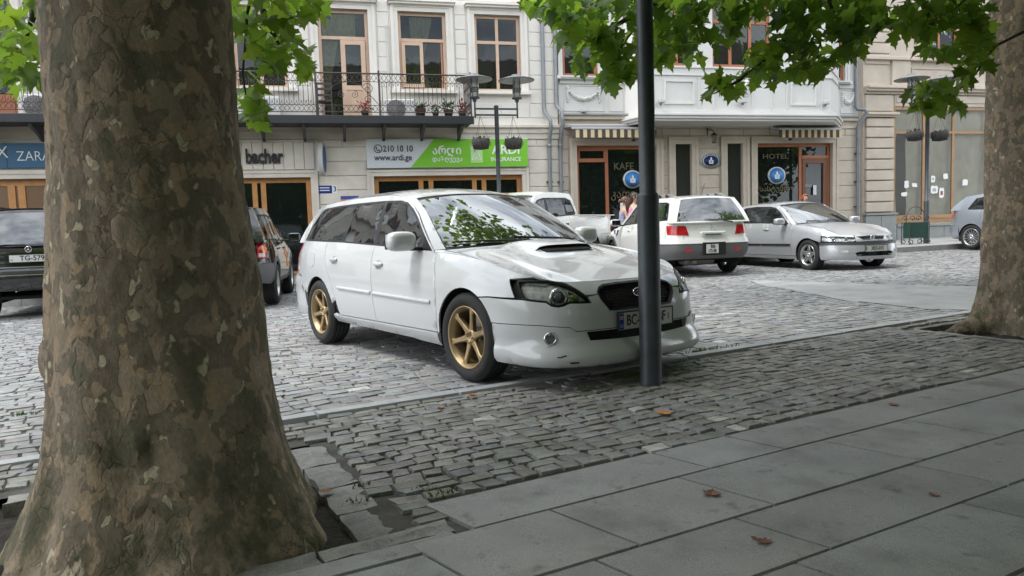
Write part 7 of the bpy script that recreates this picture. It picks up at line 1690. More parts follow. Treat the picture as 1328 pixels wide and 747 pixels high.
def leaf_shape(r, lo=False):
    """maple-like plane leaf, stalk at the origin, blade along +x, unit length; returns verts, tris"""
    if lo:
        P = [(0, 0), (.12, .42), (.52, .40), (1, 0), (.52, -.40), (.12, -.42)]; c = (.42, 0)
    else:
        half = [(.0, .03), (-.12, .20), (-.02, .32), (.02, .42), (.10, .60), (.21, .42), (.30, .38), (.42, .46), (.58, .60), (.58, .42), (.60, .26), (.70, .28), (.80, .24), (.82, .12), (1.04, .0)]
        half = [(x + r.uniform(-.02, .02), y*r.uniform(.9, 1.08)) for x, y in half]
        P = half + [(x, -y*r.uniform(.92, 1.05)) for x, y in half[-2::-1]]; c = (.40, 0)
    P = np.array(P); fold = r.uniform(.10, .34); droop = r.uniform(.12, .5); curl = r.uniform(-.14, .14)
    z = lambda q: fold*np.abs(q[:, 1]) - droop*q[:, 0]**2 + curl*q[:, 1]
    V_ = np.c_[P, z(P)]; mids = np.array([(.18, 0), (.62, 0)]); C_ = np.vstack([[c], mids]); V_ = np.vstack([V_, np.c_[C_, z(C_)]])
    n = len(P); F_ = []
    for i in range(n):
        j = (i+1) % n; x = (P[i, 0]+P[j, 0])/2; k = n+1 if x < .2 else (n if x < .52 else n+2); F_.append((i, j, k))
    F_ += [(0, n+1, n-1)] if False else []
    # stitch the middle fans
    for i in range(n):
        j = (i+1) % n; xi = (P[i-1, 0]+P[i, 0])/2; xj = (P[i, 0]+P[j, 0])/2
        ki = n+1 if xi < .2 else (n if xi < .52 else n+2); kj = n+1 if xj < .2 else (n if xj < .52 else n+2)
        if ki != kj: F_.append((i, kj, ki) if kj != ki else (i, i, i))
    return V_, np.array(F_)
lr = random.Random(21); LEAF_MESH = []; LEAF_SHAPES = []
for k in range(14):
    V_, F_ = leaf_shape(lr); g = lr.uniform(.65, 1.25); y_ = lr.uniform(.9, 1.5) if k % 5 == 0 else lr.uniform(.85, 1.1)
    LEAF_MESH.append(np_mesh('leaf', V_, F_, True, np.repeat(np.array([[g*y_, g*(.5+.5*y_), g*.9]]), len(V_), 0)))
    LEAF_MESH[-1].materials.append(m_leaf); LEAF_SHAPES.append((V_, F_, np.array([[g*y_, g*(.5+.5*y_), g*.9]])))
def leaf_matrix(p, d, s, roll):
    d = Vector(d).normalized(); side = d.cross(Vector((0, 0, 1)))
    if side.length < 1e-3: side = Vector((1, 0, 0))
    side.normalize(); up = side.cross(d); q = Matrix.Rotation(roll, 3, d); side = q @ side; up = q @ up
    return Matrix(((d.x*s, side.x*s, up.x*s, p[0]), (d.y*s, side.y*s, up.y*s, p[1]), (d.z*s, side.z*s, up.z*s, p[2]), (0, 0, 0, 1)))
def hang_leaves(tree, rects, depth, size, cover, seed, centre, limit=298):
    """leaves of the low boughs; each rect is the stretch of bough seen in the photograph at its true distance"""
    r = random.Random(seed); spots = []
    for (x0, x1, y0, y1, *q) in rects:
        dp = q[0] if q else depth; lp = CAM_F*size/dp; n = max(2, int((x1-x0)*(y1-y0)/(lp*lp*.36)*cover))
        for _ in range(n):
            x, y = r.uniform(x0+4, x1-4), r.uniform(y0-8, max(y0, y1-16))
            spots.append((at_depth(x, y, dp + r.uniform(-.45, .45)), dp))
    r.shuffle(spots); loc = Vector(tree.location); big = spots[:limit]; rest = spots[limit:]
    for p, dp in big:
        a = r.uniform(0, 2*pi); d = (cos(a)*.9 + (.3 if p[0] > centre[0] else -.3), sin(a)*.7 - .25, r.uniform(-1.0, .05)); s = size*r.uniform(.7, 1.2)
        o = bpy.data.objects.new('leaf', r.choice(LEAF_MESH)); COL.objects.link(o); o.parent = tree; o.matrix_local = Matrix.Translation(-loc) @ leaf_matrix(p, d, s, r.uniform(-.9, .9))
    if rest:
        V2, F2, T2 = [], [], []
        for p, dp in rest:
            a = r.uniform(0, 2*pi); d = (cos(a)*.9 + (.3 if p[0] > centre[0] else -.3), sin(a)*.7 - .25, r.uniform(-1.0, .05)); mtx = np.array(leaf_matrix(Vector(p)-loc, d, size*r.uniform(.7, 1.2), r.uniform(-.9, .9)))
            lm = r.choice(LEAF_SHAPES); o0 = sum(len(v) for v in V2); V2.append(lm[0] @ mtx[:3, :3].T + mtx[:3, 3]); F2.append(lm[1] + o0); T2.append(np.repeat(lm[2], len(lm[0]), 0))
        o = link('leaves', np_mesh('leaves', np.vstack(V2), np.vstack(F2), True, np.vstack(T2)), m_leaf, tree); o['kind'] = 'stuff'
    return [p for p, _ in spots], []
def crown(tree, centre, radii, n, seed, size, rest, name='crown', zmin=2.55):
    """rest of the foliage: thousands of small folded leaves in clumps, above and around the boughs"""
    r = np.random.default_rng(seed); rr = random.Random(seed); c = np.array(centre); R_ = np.array(radii); P = []
    nc = 420; u = r.normal(0, 1, (nc, 3)); u /= np.linalg.norm(u, axis=1)[:, None]; cl = c + u*R_*(r.random((nc, 1))**.45)
    cl = cl[cl[:, 2] > zmin+.35]
    k = r.integers(0, len(cl), n); P = cl[k] + r.normal(0, .36, (n, 3))*np.array([1, 1, .75])
    px, py, dz = project(P); vis = (dz > .15) & (py > -34) & (px > -60) & (px < 1390) & (py < 800)
    P = P[~vis & (P[:, 2] > zmin)]
    P = np.vstack([P] + ([np.array([p for p, _ in rest])] if rest else [])); n = len(P)
    Vl, Fl = leaf_shape(rr, True); m = len(Vl)
    a = r.uniform(0, 2*pi, n); el = r.uniform(-1.0, .25, n); d = np.stack([np.cos(a)*np.cos(el), np.sin(a)*np.cos(el), np.sin(el)], -1)
    s_ = np.cross(d, np.array([0, 0, 1.])); s_ /= np.linalg.norm(s_, axis=1)[:, None]; up = np.cross(s_, d); ro = r.uniform(-.9, .9, n)[:, None]
    s2 = s_*np.cos(ro) + up*np.sin(ro); u2 = -s_*np.sin(ro) + up*np.cos(ro); sz = size*r.uniform(.7, 1.25, n)
    V_ = P[:, None] + (Vl[None, :, 0, None]*d[:, None] + Vl[None, :, 1, None]*s2[:, None] + Vl[None, :, 2, None]*u2[:, None])*sz[:, None, None]
    F_ = (Fl[None] + m*np.arange(n)[:, None, None]).reshape(-1, 3)
    g = r.uniform(.65, 1.2, n); tone = np.stack([g*r.uniform(.85, 1.25, n), g, g*.9], -1)
    o = link(name, np_mesh(name, (V_ - np.array(tree.location)).reshape(-1, 3), F_, False, np.repeat(tone, m, 0)), m_leaf, tree); o['kind'] = 'stuff'; return o
m_twig = mat('twig_brown', (.06, .05, .035), .85)
def boughs(tree, paths, material):
    for pts, r0, r1 in paths:
        P = [Vector(p) - Vector(tree.location) for p in pts]; n = len(P)
        # smooth
        Q = []
        for i in range(n-1):
            for t in (0, .33, .66): Q.append(P[i].lerp(P[i+1], t) + Vector((sin(i*3+t*5), cos(i*2+t*4), 0))*.012)
        Q.append(P[-1]); MB().tube(Q, [r0 + (r1-r0)*k/(len(Q)-1) for k in range(len(Q))], 8).build('branch', material, tree)
t1 = empty('plane_tree', 'huge mottled plane tree with a flared foot in the left foreground', 'tree', (-1.30, 2.66, gz(-1.3, 2.66)-.03))
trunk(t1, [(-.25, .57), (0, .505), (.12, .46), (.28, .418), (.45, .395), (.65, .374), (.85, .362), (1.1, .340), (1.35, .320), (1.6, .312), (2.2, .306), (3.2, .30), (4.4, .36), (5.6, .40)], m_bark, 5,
      [(-.25, .38, .10), (2.9, .42, .17), (-1.7, .30, .04), (-2.4, .22, .08), (-.95, .25, .05), (1.2, .5, .12)], [(-1.15, 1.16, .10, .030), (-.75, 1.12, .08, .020), (-1.35, .50, .035, .018), (-1.38, .43, .03, .016), (-1.36, .57, .022, .014), (-3.05, .72, .085, .055), (-.15, .98, .08, .035), (-1.4, .30, .04, .014), (-.9, .93, .06, .014), (-2.9, 1.27, .05, .02)])
t2 = empty('plane_tree', 'grey plane tree at the right edge with a root running out from its foot', 'tree', (4.71, 6.45, gz(4.71, 6.45)-.03))
trunk(t2, [(-.25, .58), (0, .50), (.15, .465), (.35, .445), (.6, .436), (.85, .440), (1.05, .428), (1.4, .42), (2.0, .435), (3.2, .42), (4.4, .44), (5.6, .46)], m_bark2, 9,
      [(2.75, .30, .09), (-2.4, .3, .06), (-1.2, .5, .10), (.5, .5, .2), (1.5, .4, .15)], [(3.0, .78, .10, .03), (-2.2, .95, .07, .02), (-2.0, 1.9, .05, .02)])
rt_ = MB(); rt_.tube([kw(6.62, 3.78, .02), kw(6.50, 3.84, -.0), kw(6.40, 3.90, -.045)], [.10, .07, .04], 8); o = rt_.build('root', m_bark2, t2, fix=True); o.location = -Vector(t2.location)
RA_ = [(678, 700, 0, 26), (690, 740, 0, 44), (722, 762, 10, 74), (740, 800, 0, 60), (742, 758, 72, 104), (765, 828, 55, 118), (800, 836, 0, 60), (846, 865, 0, 96), (862, 908, 22, 88), (862, 900, 0, 30), (775, 800, 100, 122)]
RC_ = [(880, 1002, 0, 38), (921, 936, 48, 74), (938, 966, 30, 70), (1000, 1074, 6, 84), (964, 1014, 64, 122), (912, 966, 98, 136), (1020, 1080, 78, 116), (1076, 1126, 15, 94), (1000, 1090, 0, 20), (885, 910, 30, 60)]
RE_ = [(1090, 1152, 0, 58, 5.4), (1157, 1212, 0, 66, 5.6), (1210, 1284, 0, 46, 5.8), (1240, 1284, 30, 106, 5.8), (1198, 1242, 66, 90, 5.6), (1180, 1254, 116, 154, 5.4), (1244, 1270, 96, 120, 5.6)]
sp2, rest2 = hang_leaves(t2, RA_ + RC_ + RE_, 5.5, .115, 2.5, 3, (4.68, 6.45))
RF_ = [(303, 366, 0, 46), (362, 416, 0, 34), (308, 336, 34, 72), (332, 404, 44, 104), (312, 330, 100, 172), (318, 336, 120, 178), (0, 62, 26, 108), (34, 64, 0, 40), (0, 12, 0, 30), (44, 62, 100, 130), (0, 30, 96, 128)]
sp1, rest1 = hang_leaves(t1, RF_, 3.35, .088, 2.2, 5, (-1.3, 2.66))
D_ = lambda x, y, Y: tuple(at_depth(x, y, Y))
boughs(t2, [([(4.4, 6.3, 4.1), (3.2, 5.5, 3.6), D_(1060, -40, 5.5), D_(1010, 70, 5.5), D_(965, 100, 5.5), D_(925, 122, 5.5)], .07, .004), ([(3.2, 5.5, 3.6), (2.4, 5.0, 3.1), D_(900, -30, 5.5), D_(840, 10, 5.5), D_(770, 50, 5.5), D_(720, 30, 5.5)], .045, .004), ([D_(840, 10, 5.5), D_(800, 70, 5.5), D_(775, 108, 5.5)], .012, .003),
            ([D_(1060, -40, 5.5), D_(1085, 30, 5.5), D_(1105, 80, 5.5)], .02, .004), ([(4.5, 6.3, 3.6), D_(1280, -20, 5.9), D_(1225, 20, 5.7), D_(1170, 40, 5.6)], .016, .003), ([(4.6, 6.25, 2.7), D_(1290, 60, 5.9), D_(1255, 110, 5.6), D_(1200, 135, 5.5)], .014, .003), ([D_(1280, -20, 5.9), D_(1150, -10, 5.5), D_(1100, 40, 5.4)], .02, .004),
            ([(4.7, 6.45, 5.2), (5.5, 7.2, 7.0), (6.3, 7.8, 8.6)], .30, .05), ([(4.6, 6.4, 5.2), (3.4, 5.0, 6.8), (2.4, 3.6, 8.2)], .28, .05), ([(4.7, 6.4, 5.3), (5.6, 5.0, 6.6), (6.6, 3.6, 7.8)], .25, .05)], m_twig)
boughs(t1, [([(-1.1, 2.7, 3.2), D_(330, -60, 3.3), D_(345, 30, 3.3), D_(372, 85, 3.3)], .03, .003), ([D_(330, -60, 3.3), D_(318, 60, 3.2), D_(322, 170, 3.2)], .010, .002), ([D_(345, 30, 3.3), D_(405, 18, 3.3)], .008, .002), ([(-1.5, 2.7, 3.1), D_(60, -50, 3.3), D_(40, 40, 3.3), D_(8, 90, 3.3)], .03, .003),
            ([(-1.3, 2.66, 5.2), (-2.2, 3.4, 7.0), (-2.8, 3.9, 8.6)], .24, .05), ([(-1.3, 2.66, 5.2), (-.2, 1.6, 6.8), (.6, .8, 8.2)], .24, .05), ([(-1.3, 2.66, 5.2), (-2.0, 1.2, 6.6), (-2.8, 0, 8.0)], .22, .05)], m_twig)
crown(t2, (4.9, 4.5, 6.0), (5.0, 3.7, 3.2), 10500, 31, .21, rest2)
crown(t2, (2.2, 8.6, 6.6), (3.0, 2.0, 1.7), 2600, 35, .21, [], 'outer_bough')
crown(t1, (-.9, .9, 5.8), (5.2, 3.7, 3.2), 10500, 33, .21, rest1)
# ============================================================ STREET LAMPS
m_post = mat('lamp_post_grey', (.050, .058, .066), .45, .2, var=.25, vscale=6, bump=.12, bscale=60)
def lamp_post(label, x, y, z0, rz, baskets=True):
    e = empty('street_lamp', label, 'street lamp', (x, y, z0), rz, 'double lantern street lamps')
    MB().lathe([(0, -.1), (.078, -.1), (.078, .0), (.074, .03), (.0725, .035), (.0725, 1.24), (.066, 1.26), (.0535, 1.27), (.0535, 3.97), (.062, 3.975), (.062, 4.0), (.03, 4.02), (0, 4.02)], (0, 0, 0), 'z', 32).build('post', m_post, e)
    m = MB()
    for z in (3.93, 3.78): m.box(-.56, .56, -.02, .02, z-.02, z+.02)
    a = m.build('cross_arm', m_post, e)
    for sx in (-1, 1):
        u = sx*.54
        l_ = MB().lathe([(0, 3.70), (.022, 3.72), (.022, 4.08), (.05, 4.12), (.05, 4.16), (.125, 4.18), (.125, 4.215), (.06, 4.225), (0, 4.225)], (u, 0, 0), 'z', 20).build('lantern', m_post, e)
        MB().lathe([(.085, 4.225), (.085, 4.62)], (u, 0, 0), 'z', 20).build('lantern_glass', glass('lamp_glass', (.5, .5, .48), .5, 1.4), l_)
        MB().lathe([(0, 4.23), (.03, 4.24), (.03, 4.5), (0, 4.52)], (u, 0, 0), 'z', 10).build('bulb', m_clearlens, l_)
        r = MB()
        for z in (4.34, 4.385, 4.43): r.tube([(u+.105*cos(2*pi*k/20), .105*sin(2*pi*k/20), z) for k in range(21)], .010, 5, False)
        for k in range(4): r.tube([(u+.098*cos(pi/4+k*pi/2), .098*sin(pi/4+k*pi/2), 4.2), (u+.098*cos(pi/4+k*pi/2), .098*sin(pi/4+k*pi/2), 4.66)], .009, 5)
        r.build('lantern_cage', m_post, l_)
        MB().lathe([(.0, 4.655), (.30, 4.645), (.455, 4.630), (.455, 4.645), (.28, 4.70), (.13, 4.735), (.12, 4.77), (0, 4.775)], (u, 0, 0), 'z', 32).build('lantern_hood', mat('lamp_hood_grey', (.20, .21, .215), .4, .3), l_)
        if baskets:
            c = sx*.42
            ch = MB()
            for k in range(3): ch.tube([(c, 0, 3.76), (c+.19*cos(2.1*k), .19*sin(2.1*k), 3.20)], .004, 4)
            b = MB().lathe([(0, 2.92), (.19, 2.95), (.225, 3.08), (.225, 3.19), (.20, 3.19), (0, 3.17)], (c, 0, 0), 'z', 20).build('hanging_basket', mat('basket_fibre', (.045, .042, .04), .9, var=.5, vscale=22, bump=1, bscale=60), e)
            ch.build('basket_chain', m_iron, b)
            d = MB(); rr = random.Random(int(x*10)+sx)
            for k in range(26):
                a_ = rr.uniform(0, 6.28); q = rr.uniform(.05, .2); p = Vector((c+q*cos(a_), q*sin(a_), 3.18)); t = p + Vector((cos(a_)*.07, sin(a_)*.07, rr.uniform(.0, .10))); s_ = Vector((-sin(a_), cos(a_), 0))*.02
                d.add([p, (p+t)/2-s_, t, (p+t)/2+s_], [(0, 1, 2, 3)])
            d.build('basket_plants', mat('dry_plant', (.07, .065, .045), .8), b)
            w_ = MB()
            for k in range(10): w_.tube([(c+(.228)*cos(.628*k)+.03*cos(t), .228*sin(.628*k)+.03*sin(t)*.3, 3.07+.05*sin(t)) for t in np.linspace(0, 6.28, 9)], .005, 3, False)
            w_.build('basket_wire', m_iron, b)
    return e
lamp_post('dark street lamp post standing in front of the white estate car', .911, 4.80, gz(.91, 4.80)+.004, FTH+.2)
p = at_depth(645.5, 200, 18.4); lamp_post('street lamp with hanging baskets in front of the insurance sign', p[0], p[1], gz(p[0], p[1])+.115, FTH)
lamp_post('street lamp with hanging baskets in front of the papered shop window', 11.86, 20.75, gz(11.86, 20.75)+.06, FTH)
# green planter stand by the right lamp
p = at_depth(1187, 317, 20.4); pl_ = empty('planter', 'green iron planter stand with scrolls beside the right street lamp', 'planter', (p[0], p[1], gz(p[0], p[1])+.07), FTH)
m_pg = mat('planter_green', (.012, .05, .035), .5)
MB().box(-.31, .31, -.12, .12, .22, .66, .01).build('box', m_pg, pl_)
m = MB()
for sx in (-1, 1):
    for y in (-.14, .14):
        m.tube([(sx*.33, y, .0), (sx*.33, y, .66)], .012, 5); m.tube([(sx*(.27+.10*(1-k/16)*cos(.5*k)), y, .10+.09*(1-k/16)*sin(.5*k)) for k in range(15)], .011, 5, False); m.tube([(sx*(.22+.10*(1-k/16)*cos(.5*k)), y, .76+.09*(1-k/16)*sin(.5*k)) for k in range(15)], .011, 5, False)
m.tube([(-.31*cos(t), 0, .76+.33*sin(t)) for t in np.linspace(0, pi, 17)], .012, 5, False); m.tube([(-.31, 0, .6), (-.31, 0, .78)], .012, 5); m.tube([(.31, 0, .6), (.31, 0, .78)], .012, 5); m.build('scroll_frame', m_iron, pl_)
# ============================================================ PEOPLE
def skinned(name, pts, edges, rad, material, parent, sub=1, root=0):
    me = bpy.data.meshes.new(name); me.from_pydata(pts, edges, []); o = bpy.data.objects.new(name, me); COL.objects.link(o)
    md = o.modifiers.new('skin', 'SKIN'); sv = me.skin_vertices[0].data
    for i, r in enumerate(rad): sv[i].radius = (r, r) if not isinstance(r, tuple) else r; sv[i].use_root = (i == root)
    s = o.modifiers.new('sub', 'SUBSURF'); s.levels = s.render_levels = sub
    dg = bpy.context.evaluated_depsgraph_get(); m2 = bpy.data.meshes.new_from_object(o.evaluated_get(dg)); bpy.data.objects.remove(o)
    m2.polygons.foreach_set('use_smooth', [True]*len(m2.polygons)); m2.materials.clear()
    return link(name, m2, material, parent)
m_skin = mat('skin', (.52, .32, .235), .55, var=.05, vscale=12)
def person(label, x, y, z, rz, H, top_m, low_m, hair_m, armr, arml, hair_long=True, turn=0., skirt=True, lean=.04):
    """standing figure facing local -y; arm angles: (swing forward, out, elbow bend)"""
    e = empty('person', label, 'person', (x, y, z), rz); k = H/1.66
    J = {}; V_ = []; E_ = []; R_ = []
    def j(n, p, r, par=None):
        J[n] = len(V_); V_.append(tuple(c*k for c in p)); R_.append(r*k if not isinstance(r, tuple) else tuple(q*k for q in r))
        if par: E_.append((J[par], J[n]))
    j('pelvis', (0, 0, .90), (.15, .105)); j('waist', (0, -.005, 1.06), (.118, .088), 'pelvis'); j('chest', (0, -.01-lean*.4, 1.22), (.14, .10), 'waist'); j('shoulders', (0, -lean, 1.36), (.11, .07), 'chest'); j('neck', (0, -lean*1.2, 1.435), .05, 'shoulders'); j('nape', (0, -lean*1.3-.005, 1.47), .048, 'neck')
    j('jaw', (sin(turn)*.02, -lean*1.4-.03*cos(turn), 1.515), (.055, .06), 'nape'); j('face', (sin(turn)*.01, -lean*1.4-.012, 1.57), (.072, .085), 'jaw'); j('crown', (0, -lean*1.4+.012, 1.62), (.066, .078), 'face'); j('top', (0, -lean*1.4+.012, 1.652), (.03, .036), 'crown')
    for s, A, t in ((-1, armr, 'r'), (1, arml, 'l')):
        sw, out_, bend = A
        j('sh'+t, (s*.165, -lean, 1.345), .052, 'shoulders'); up = np.array([s*sin(out_), -sin(sw), -cos(sw)*cos(out_)]); up /= np.linalg.norm(up); el = np.array([s*.175, -lean, 1.33]) + up*.27
        j('el'+t, tuple(el), .038, 'sh'+t); f2 = np.array([s*sin(out_)*.3, -sin(sw+bend), -cos(sw+bend)]); f2 /= np.linalg.norm(f2); wr = el + f2*.225; j('wr'+t, tuple(wr), .024, 'el'+t); pm = wr + f2*.06; j('pm'+t, tuple(pm), (.034, .018), 'wr'+t)
        sd = np.cross(f2, np.array([s, 0, 0.])); sd /= np.linalg.norm(sd)+1e-9
        for q in range(4):
            b = pm + sd*(q-1.5)*.019 + f2*.02; L_ = (.062, .072, .068, .052)[q]; j('f%d%s' % (q, t), tuple(b), .010, 'pm'+t); j('g%d%s' % (q, t), tuple(b + f2*L_*.55 + np.array([-s*.004, 0, 0])), .009, 'f%d%s' % (q, t)); j('h%d%s' % (q, t), tuple(b + f2*L_ + np.array([-s*.016, 0, 0])), .007, 'g%d%s' % (q, t))
        b = wr + f2*.02 + sd*-.03; j('th0'+t, tuple(b), .012, 'wr'+t); j('th1'+t, tuple(b + f2*.035 - sd*.02), .010, 'th0'+t)
    for s, t in ((-1, 'r'), (1, 'l')):
        j('hip'+t, (s*.085, 0, .84), .088, 'pelvis'); j('kn'+t, (s*.09, -.01-.03*s, .48), .055, 'hip'+t); j('ca'+t, (s*.09, .01-.02*s, .32), .052, 'kn'+t); j('an'+t, (s*.09, .02-.01*s, .08), .034, 'ca'+t); j('toe'+t, (s*.10, -.10-.01*s, .03), (.036, .026), 'an'+t)
    body = skinned('body', V_, E_, R_, m_skin, e, 1)
    g = lambda *ns: [V_[J[n]] for n in ns]
    def clothes(name, names, edges, grow, material):
        return skinned(name, g(*names), edges, [tuple(c+grow for c in R_[J[n]]) if isinstance(R_[J[n]], tuple) else R_[J[n]]+grow for n in names], material, e, 1)
    clothes('top', ['pelvis', 'waist', 'chest', 'shoulders', 'shr', 'shl'], [(0, 1), (1, 2), (2, 3), (3, 4), (3, 5)], .012*k, top_m)
    if skirt: MB().lathe([(.155*k, 1.0*k), (.185*k, .86*k), (.215*k, .62*k), (.23*k, .50*k), (.22*k, .50*k), (.15*k, .9*k)], (0, 0, 0), 'z', 24).build('skirt', low_m, e)
    else: clothes('trousers', ['pelvis', 'hipr', 'knr', 'car', 'anr', 'hipl', 'knl', 'cal', 'anl'], [(0, 1), (1, 2), (2, 3), (3, 4), (0, 5), (5, 6), (6, 7), (7, 8)], .014*k, low_m)
    for s in (-1, 1): MB().box(s*.10*k-.045*k, s*.10*k+.045*k, -.15*k, .07*k, 0, .075*k, .03*k).build('shoe', m_bk, e)
    # hair: a cap over the skull with a tail or locks down the back
    hd = np.array(V_[J['face']]); vs = []; n1, n2 = 12, 18
    for i in range(n1+1):
        ph = pi*.02 + pi*.62*i/n1
        for q in range(n2):
            a = 2*pi*q/n2; back = sin(a)   # +y is the back of the head
            lim = ph if back > -.35 else min(ph, pi*.30)
            vs.append((hd[0] + .088*k*sin(lim)*cos(a), hd[1] + .008*k + .104*k*sin(lim)*sin(a), hd[2] + .01*k + .098*k*cos(lim)))
    hm = MB().add(vs, [(i*n2+q, i*n2+(q+1) % n2, (i+1)*n2+(q+1) % n2, (i+1)*n2+q) for i in range(n1) for q in range(n2)], True)
    if hair_long: hm.tube([(hd[0], hd[1]+.08*k, hd[2]-.02*k), (hd[0], hd[1]+.125*k, hd[2]-.12*k), (hd[0], hd[1]+.13*k, hd[2]-.26*k), (hd[0], hd[1]+.12*k, hd[2]-.36*k)], [.075*k, .085*k, .07*k, .02*k], 12)
    else: hm.lathe([(0, -.05*k), (.04*k, -.03*k), (.05*k, 0), (.03*k, .04*k), (0, .05*k)], (hd[0], hd[1]+.12*k, hd[2]+.0), 'z', 12)
    hm.build('hair', hair_m, e)
    f = MB(); c = np.array([sin(turn), -cos(turn)]); s2 = np.array([cos(turn), sin(turn)])
    for s in (-1, 1):
        q = hd[:2] + c*.080*k + s2*s*.032*k; f.lathe([(0, -.006*k), (.010*k, 0), (0, .006*k)], (q[0], q[1], hd[2]+.0), 'z', 8)
    f.build('eyes', m_bk, e)['kind'] = 'stuff'
    q = hd[:2] + c*.088*k; MB().lathe([(0, -.022*k), (.016*k, -.018*k), (.011*k, .0), (.0, .03*k)], (q[0], q[1], hd[2]-.012*k), 'z', 8).build('nose', m_skin, e)
    q = hd[:2] + c*.078*k; MB().box(q[0]-.022*k, q[0]+.022*k, q[1]-.008*k, q[1]+.008*k, hd[2]-.058*k, hd[2]-.046*k, .005*k).build('mouth', mat('lips', (.42, .13, .12), .5), e)
    for s in (-1, 1): MB().lathe([(0, -.028*k), (.014*k, -.01*k), (.016*k, .012*k), (0, .026*k)], (hd[0] + s*.078*k, hd[1]+.01*k, hd[2]-.005*k), 'z', 8).build('ear', m_skin, e)
    return e
m_pink = mat('pink_cloth', (.72, .24, .42), .8, var=.06, vscale=20); m_blueprint = mat('blue_print_cloth', (.06, .09, .26), .8, col2=(.45, .45, .5), vscale=34); m_denim = mat('denim', (.05, .07, .13), .8); m_brown_h = mat('brown_hair', (.045, .024, .016), .55); m_auburn = mat('auburn_hair', (.11, .045, .025), .5); m_redh = mat('red_hair', (.28, .06, .02), .5)
p = at_depth(818.5, 270, 16.6); person('woman in a pink top with long brown hair, standing between the pick-up and the crossover', p[0], p[1], gz(p[0], p[1]), radians(75), 1.74, m_pink, m_denim, m_brown_h, (.25, .12, .4), (.2, .12, .3), True, 0., False, .05)
p = at_depth(806.5, 270, 16.9); person('woman in a blue patterned top with auburn hair, just left of the woman in pink', p[0], p[1], gz(p[0], p[1]), radians(95), 1.67, m_blueprint, m_denim, m_auburn, (.15, .10, .3), (.25, .2, .6), False, 0., False, .05)
p = at_depth(1043, 262, 18.3); person('red-haired woman standing behind the silver saloon by the hotel door', p[0], p[1], gz(p[0], p[1]), radians(5), 1.58, mat('black_top', (.015, .015, .018), .8), m_denim, m_redh, (.05, .08, .1), (.05, .08, .1), False, 0., False, .03)
# worn smooth patch in the cobbles right of the estate car
def gpt(px, py, z):
    d = FW + RT*(px-664)/CAM_F - UP*(py-373.5)/CAM_F; k = -CAM_H/d[2]
    for _ in range(4): q = d*k; k = (gz(q[0], q[1])-CAM_H)/d[2]
    q = d*k; return (q[0], q[1], gz(q[0], q[1])+z)
pp = [(960, 362), (1060, 365), (1290, 371), (1295, 401), (1215, 399), (1150, 394), (1085, 385), (1020, 374)]
P0 = dense([gpt(x, y, 0)[:2] for x, y in pp], .35); P0 = P0 + rng.normal(0, .05, P0.shape); c0 = P0.mean(0)
link('worn_patch', np_mesh('worn_patch', [(c0[0], c0[1], gz(*c0)+RZ+.0065)] + [(x, y, gz(x, y)+RZ+.0055) for x, y in P0], np.array([(0, i+1, (i+1) % len(P0)+1) for i in range(len(P0))])), mat('worn_concrete', (.34, .34, .335), .7, var=.18, vscale=2.2, bump=.3, bscale=30), road, fix=True)
# ============================================================ LITTER, WEEDS
def fallen(label, a, b, rgb, s, rz, name='fallen_leaf', cup=.25):
    V_, F_ = leaf_shape(random.Random(int(a*100))); V_ = V_*s; V_[:, 2] = .001 + cup*np.abs(V_[:, 1])*.9 + .25*(V_[:, 0]-.4*s)**2/s; x, y, z = kw(a, b, .005 if b < 2.66 else .003)
    o = link(name, np_mesh(name, V_, F_, False), mat(name+'_%d' % int(rgb[0]*1000), rgb, .7, var=.3, vscale=40)); o.location = (x, y, z); o.rotation_euler = (.03, .04, rz); tag(o, label, 'leaf', 'fallen leaves'); return o
def px_ab(px, py):
    d = FW + RT*(px-664)/CAM_F - UP*(py-373.5)/CAM_F; k = -CAM_H/d[2]
    for _ in range(4): q = d*k; k = (gz(q[0], q[1])-CAM_H)/d[2]
    q = (d*k)[:2]; return float(q @ KE), float(q @ KN)
for px, py, rgb, s, rz, lb in ((856, 538, (.62, .25, .03), .075, .4, 'orange leaf lying on the cobbles'), (922, 645, (.18, .075, .035), .07, 1.2, 'curled brown leaf on a granite slab'), (996, 707, (.16, .05, .03), .05, 2.2, 'dark red leaf on the slab nearest the camera'), (975, 700, (.20, .09, .03), .022, 0, 'tiny brown leaf scrap left of the dark red leaf'), (1155, 527, (.28, .10, .05), .055, .3, 'reddish leaf on the far slabs'), (610, 514, (.45, .12, .04), .06, .8, 'red-orange leaf near the kerb by the front wheel'), (573, 530, (.40, .16, .05), .04, 2., 'small orange leaf on the cobbles left of the kerb leaf'), (1213, 645, (.22, .11, .06), .04, 1.5, 'small brown leaf on the right-hand slabs'), (427, 640, (.20, .26, .07), .06, 2.6, 'yellow-green leaf on the tree pit border')):
    a, b = px_ab(px, py); fallen(lb, a, b, rgb, s, rz)
m_grass = mat('weed_green', (.10, .19, .035), .7, var=.3, vscale=30)
def weeds(label, spots, seed):
    r = random.Random(seed); m = MB()
    for px, py, rad, n in spots:
        a0, b0 = px_ab(px, py)
        for _ in range(n):
            a, b = a0 + r.gauss(0, rad), b0 + r.gauss(0, rad*.5); x, y, z = kw(a, b, -.012); h = r.uniform(.012, .04); an = r.uniform(0, 6.28); dx, dy = cos(an)*.006, sin(an)*.006; lx_, ly_ = r.uniform(-.02, .02), r.uniform(-.02, .02)
            m.add([(x-dx, y-dy, z), (x+dx, y+dy, z), (x+lx_, y+ly_, z+h)], [(0, 1, 2)])
    o = m.build('weeds', m_grass, fix=False); return tag(o, label, 'weeds', None, 'stuff')
weeds('sparse green weeds in the joints round the dark lamp post', [(815, 484, .10, 130), (838, 490, .08, 120), (868, 482, .10, 90), (760, 505, .06, 30), (893, 470, .12, 40)], 3)
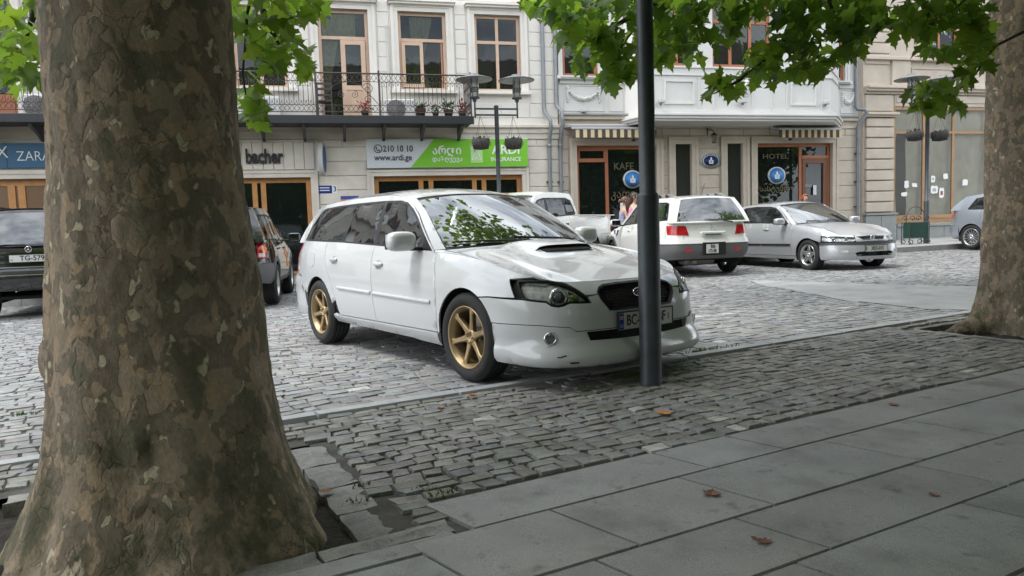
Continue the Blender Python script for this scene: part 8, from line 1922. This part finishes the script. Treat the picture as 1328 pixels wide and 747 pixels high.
weeds('thin weeds between the cobbles and beside the car', [(575, 640, .03, 30), (548, 635, .03, 20), (470, 628, .03, 14), (920, 452, .12, 60), (906, 455, .06, 50), (36, 535, .05, 30), (660, 600, .02, 8), (700, 575, .02, 8), (463, 650, .03, 25)], 8)

# ============================================================ THE PHOTOGRAPHER'S SIDE OF THE SQUARE (house and trees behind the camera added for shade and reflections)
b4 = empty('added_house', 'unseen plain house added behind the pavement to darken the foreground and the reflections', 'building', (*ka(2, -7.5), 0), KA)  # added out of view, blocks sky light from the foreground and the glass
o4 = [(-22+k*2.6, -20.6+k*2.6, z, z+2.0) for k in range(17) for z in (.6, 4.4, 8.0)]
wall(b4, 'wall', -24, 24, -.5, 12, o4, -.4, 0, mat('ochre_render', (.36, .31, .25), .9))
for a, b, c, d in o4: MB().box(a, b, -.3, -.25, c, d).build('window', m_gl2, b4)
shade_tree = empty('plane_tree', 'unseen plane tree added behind the camera to shade the foreground and darken reflections', 'tree', kw(-4.5, -3.5, 0))  # this tree and the next are added foliage that shades the foreground
MB().tube([(0, 0, -.2), (0, 0, 2.5), (.1, .1, 5)], [.4, .3, .25], 16).build('trunk', m_bark2, shade_tree)
crown(shade_tree, kw(-4.5, -3.6, 4.6), (5, 2.6, 4.0), 10000, 41, .30, [], zmin=.7)
shade_tree = empty('plane_tree', 'second unseen plane tree added behind the camera to shade the foreground and darken reflections', 'tree', kw(6.5, -3.5, 0))
MB().tube([(0, 0, -.2), (0, 0, 2.5), (.1, .1, 5)], [.4, .3, .25], 16).build('trunk', m_bark2, shade_tree)
crown(shade_tree, kw(6.5, -3.6, 4.6), (6, 2.6, 4.0), 11000, 43, .30, [], zmin=.7)

for k, (a, lb) in enumerate(((14.4, 'next plane tree along the kerb beyond the right edge, mirrored in the cafe glass'), (20.8, 'plane tree further along the kerb beyond the right edge, mirrored in the hotel glass'))):
    row = empty('plane_tree', lb, 'tree', kw(a, 3.2, 0)); MB().tube([(0, 0, -.2), (0, 0, 2.5), (.1, .1, 5)], [.4, .34, .3], 16).build('trunk', m_bark2, row)
    crown(row, kw(a, 3.0, 4.9), (3.6, 3.2, 3.6), 7500, 61+k, .28, [], zmin=1.5)
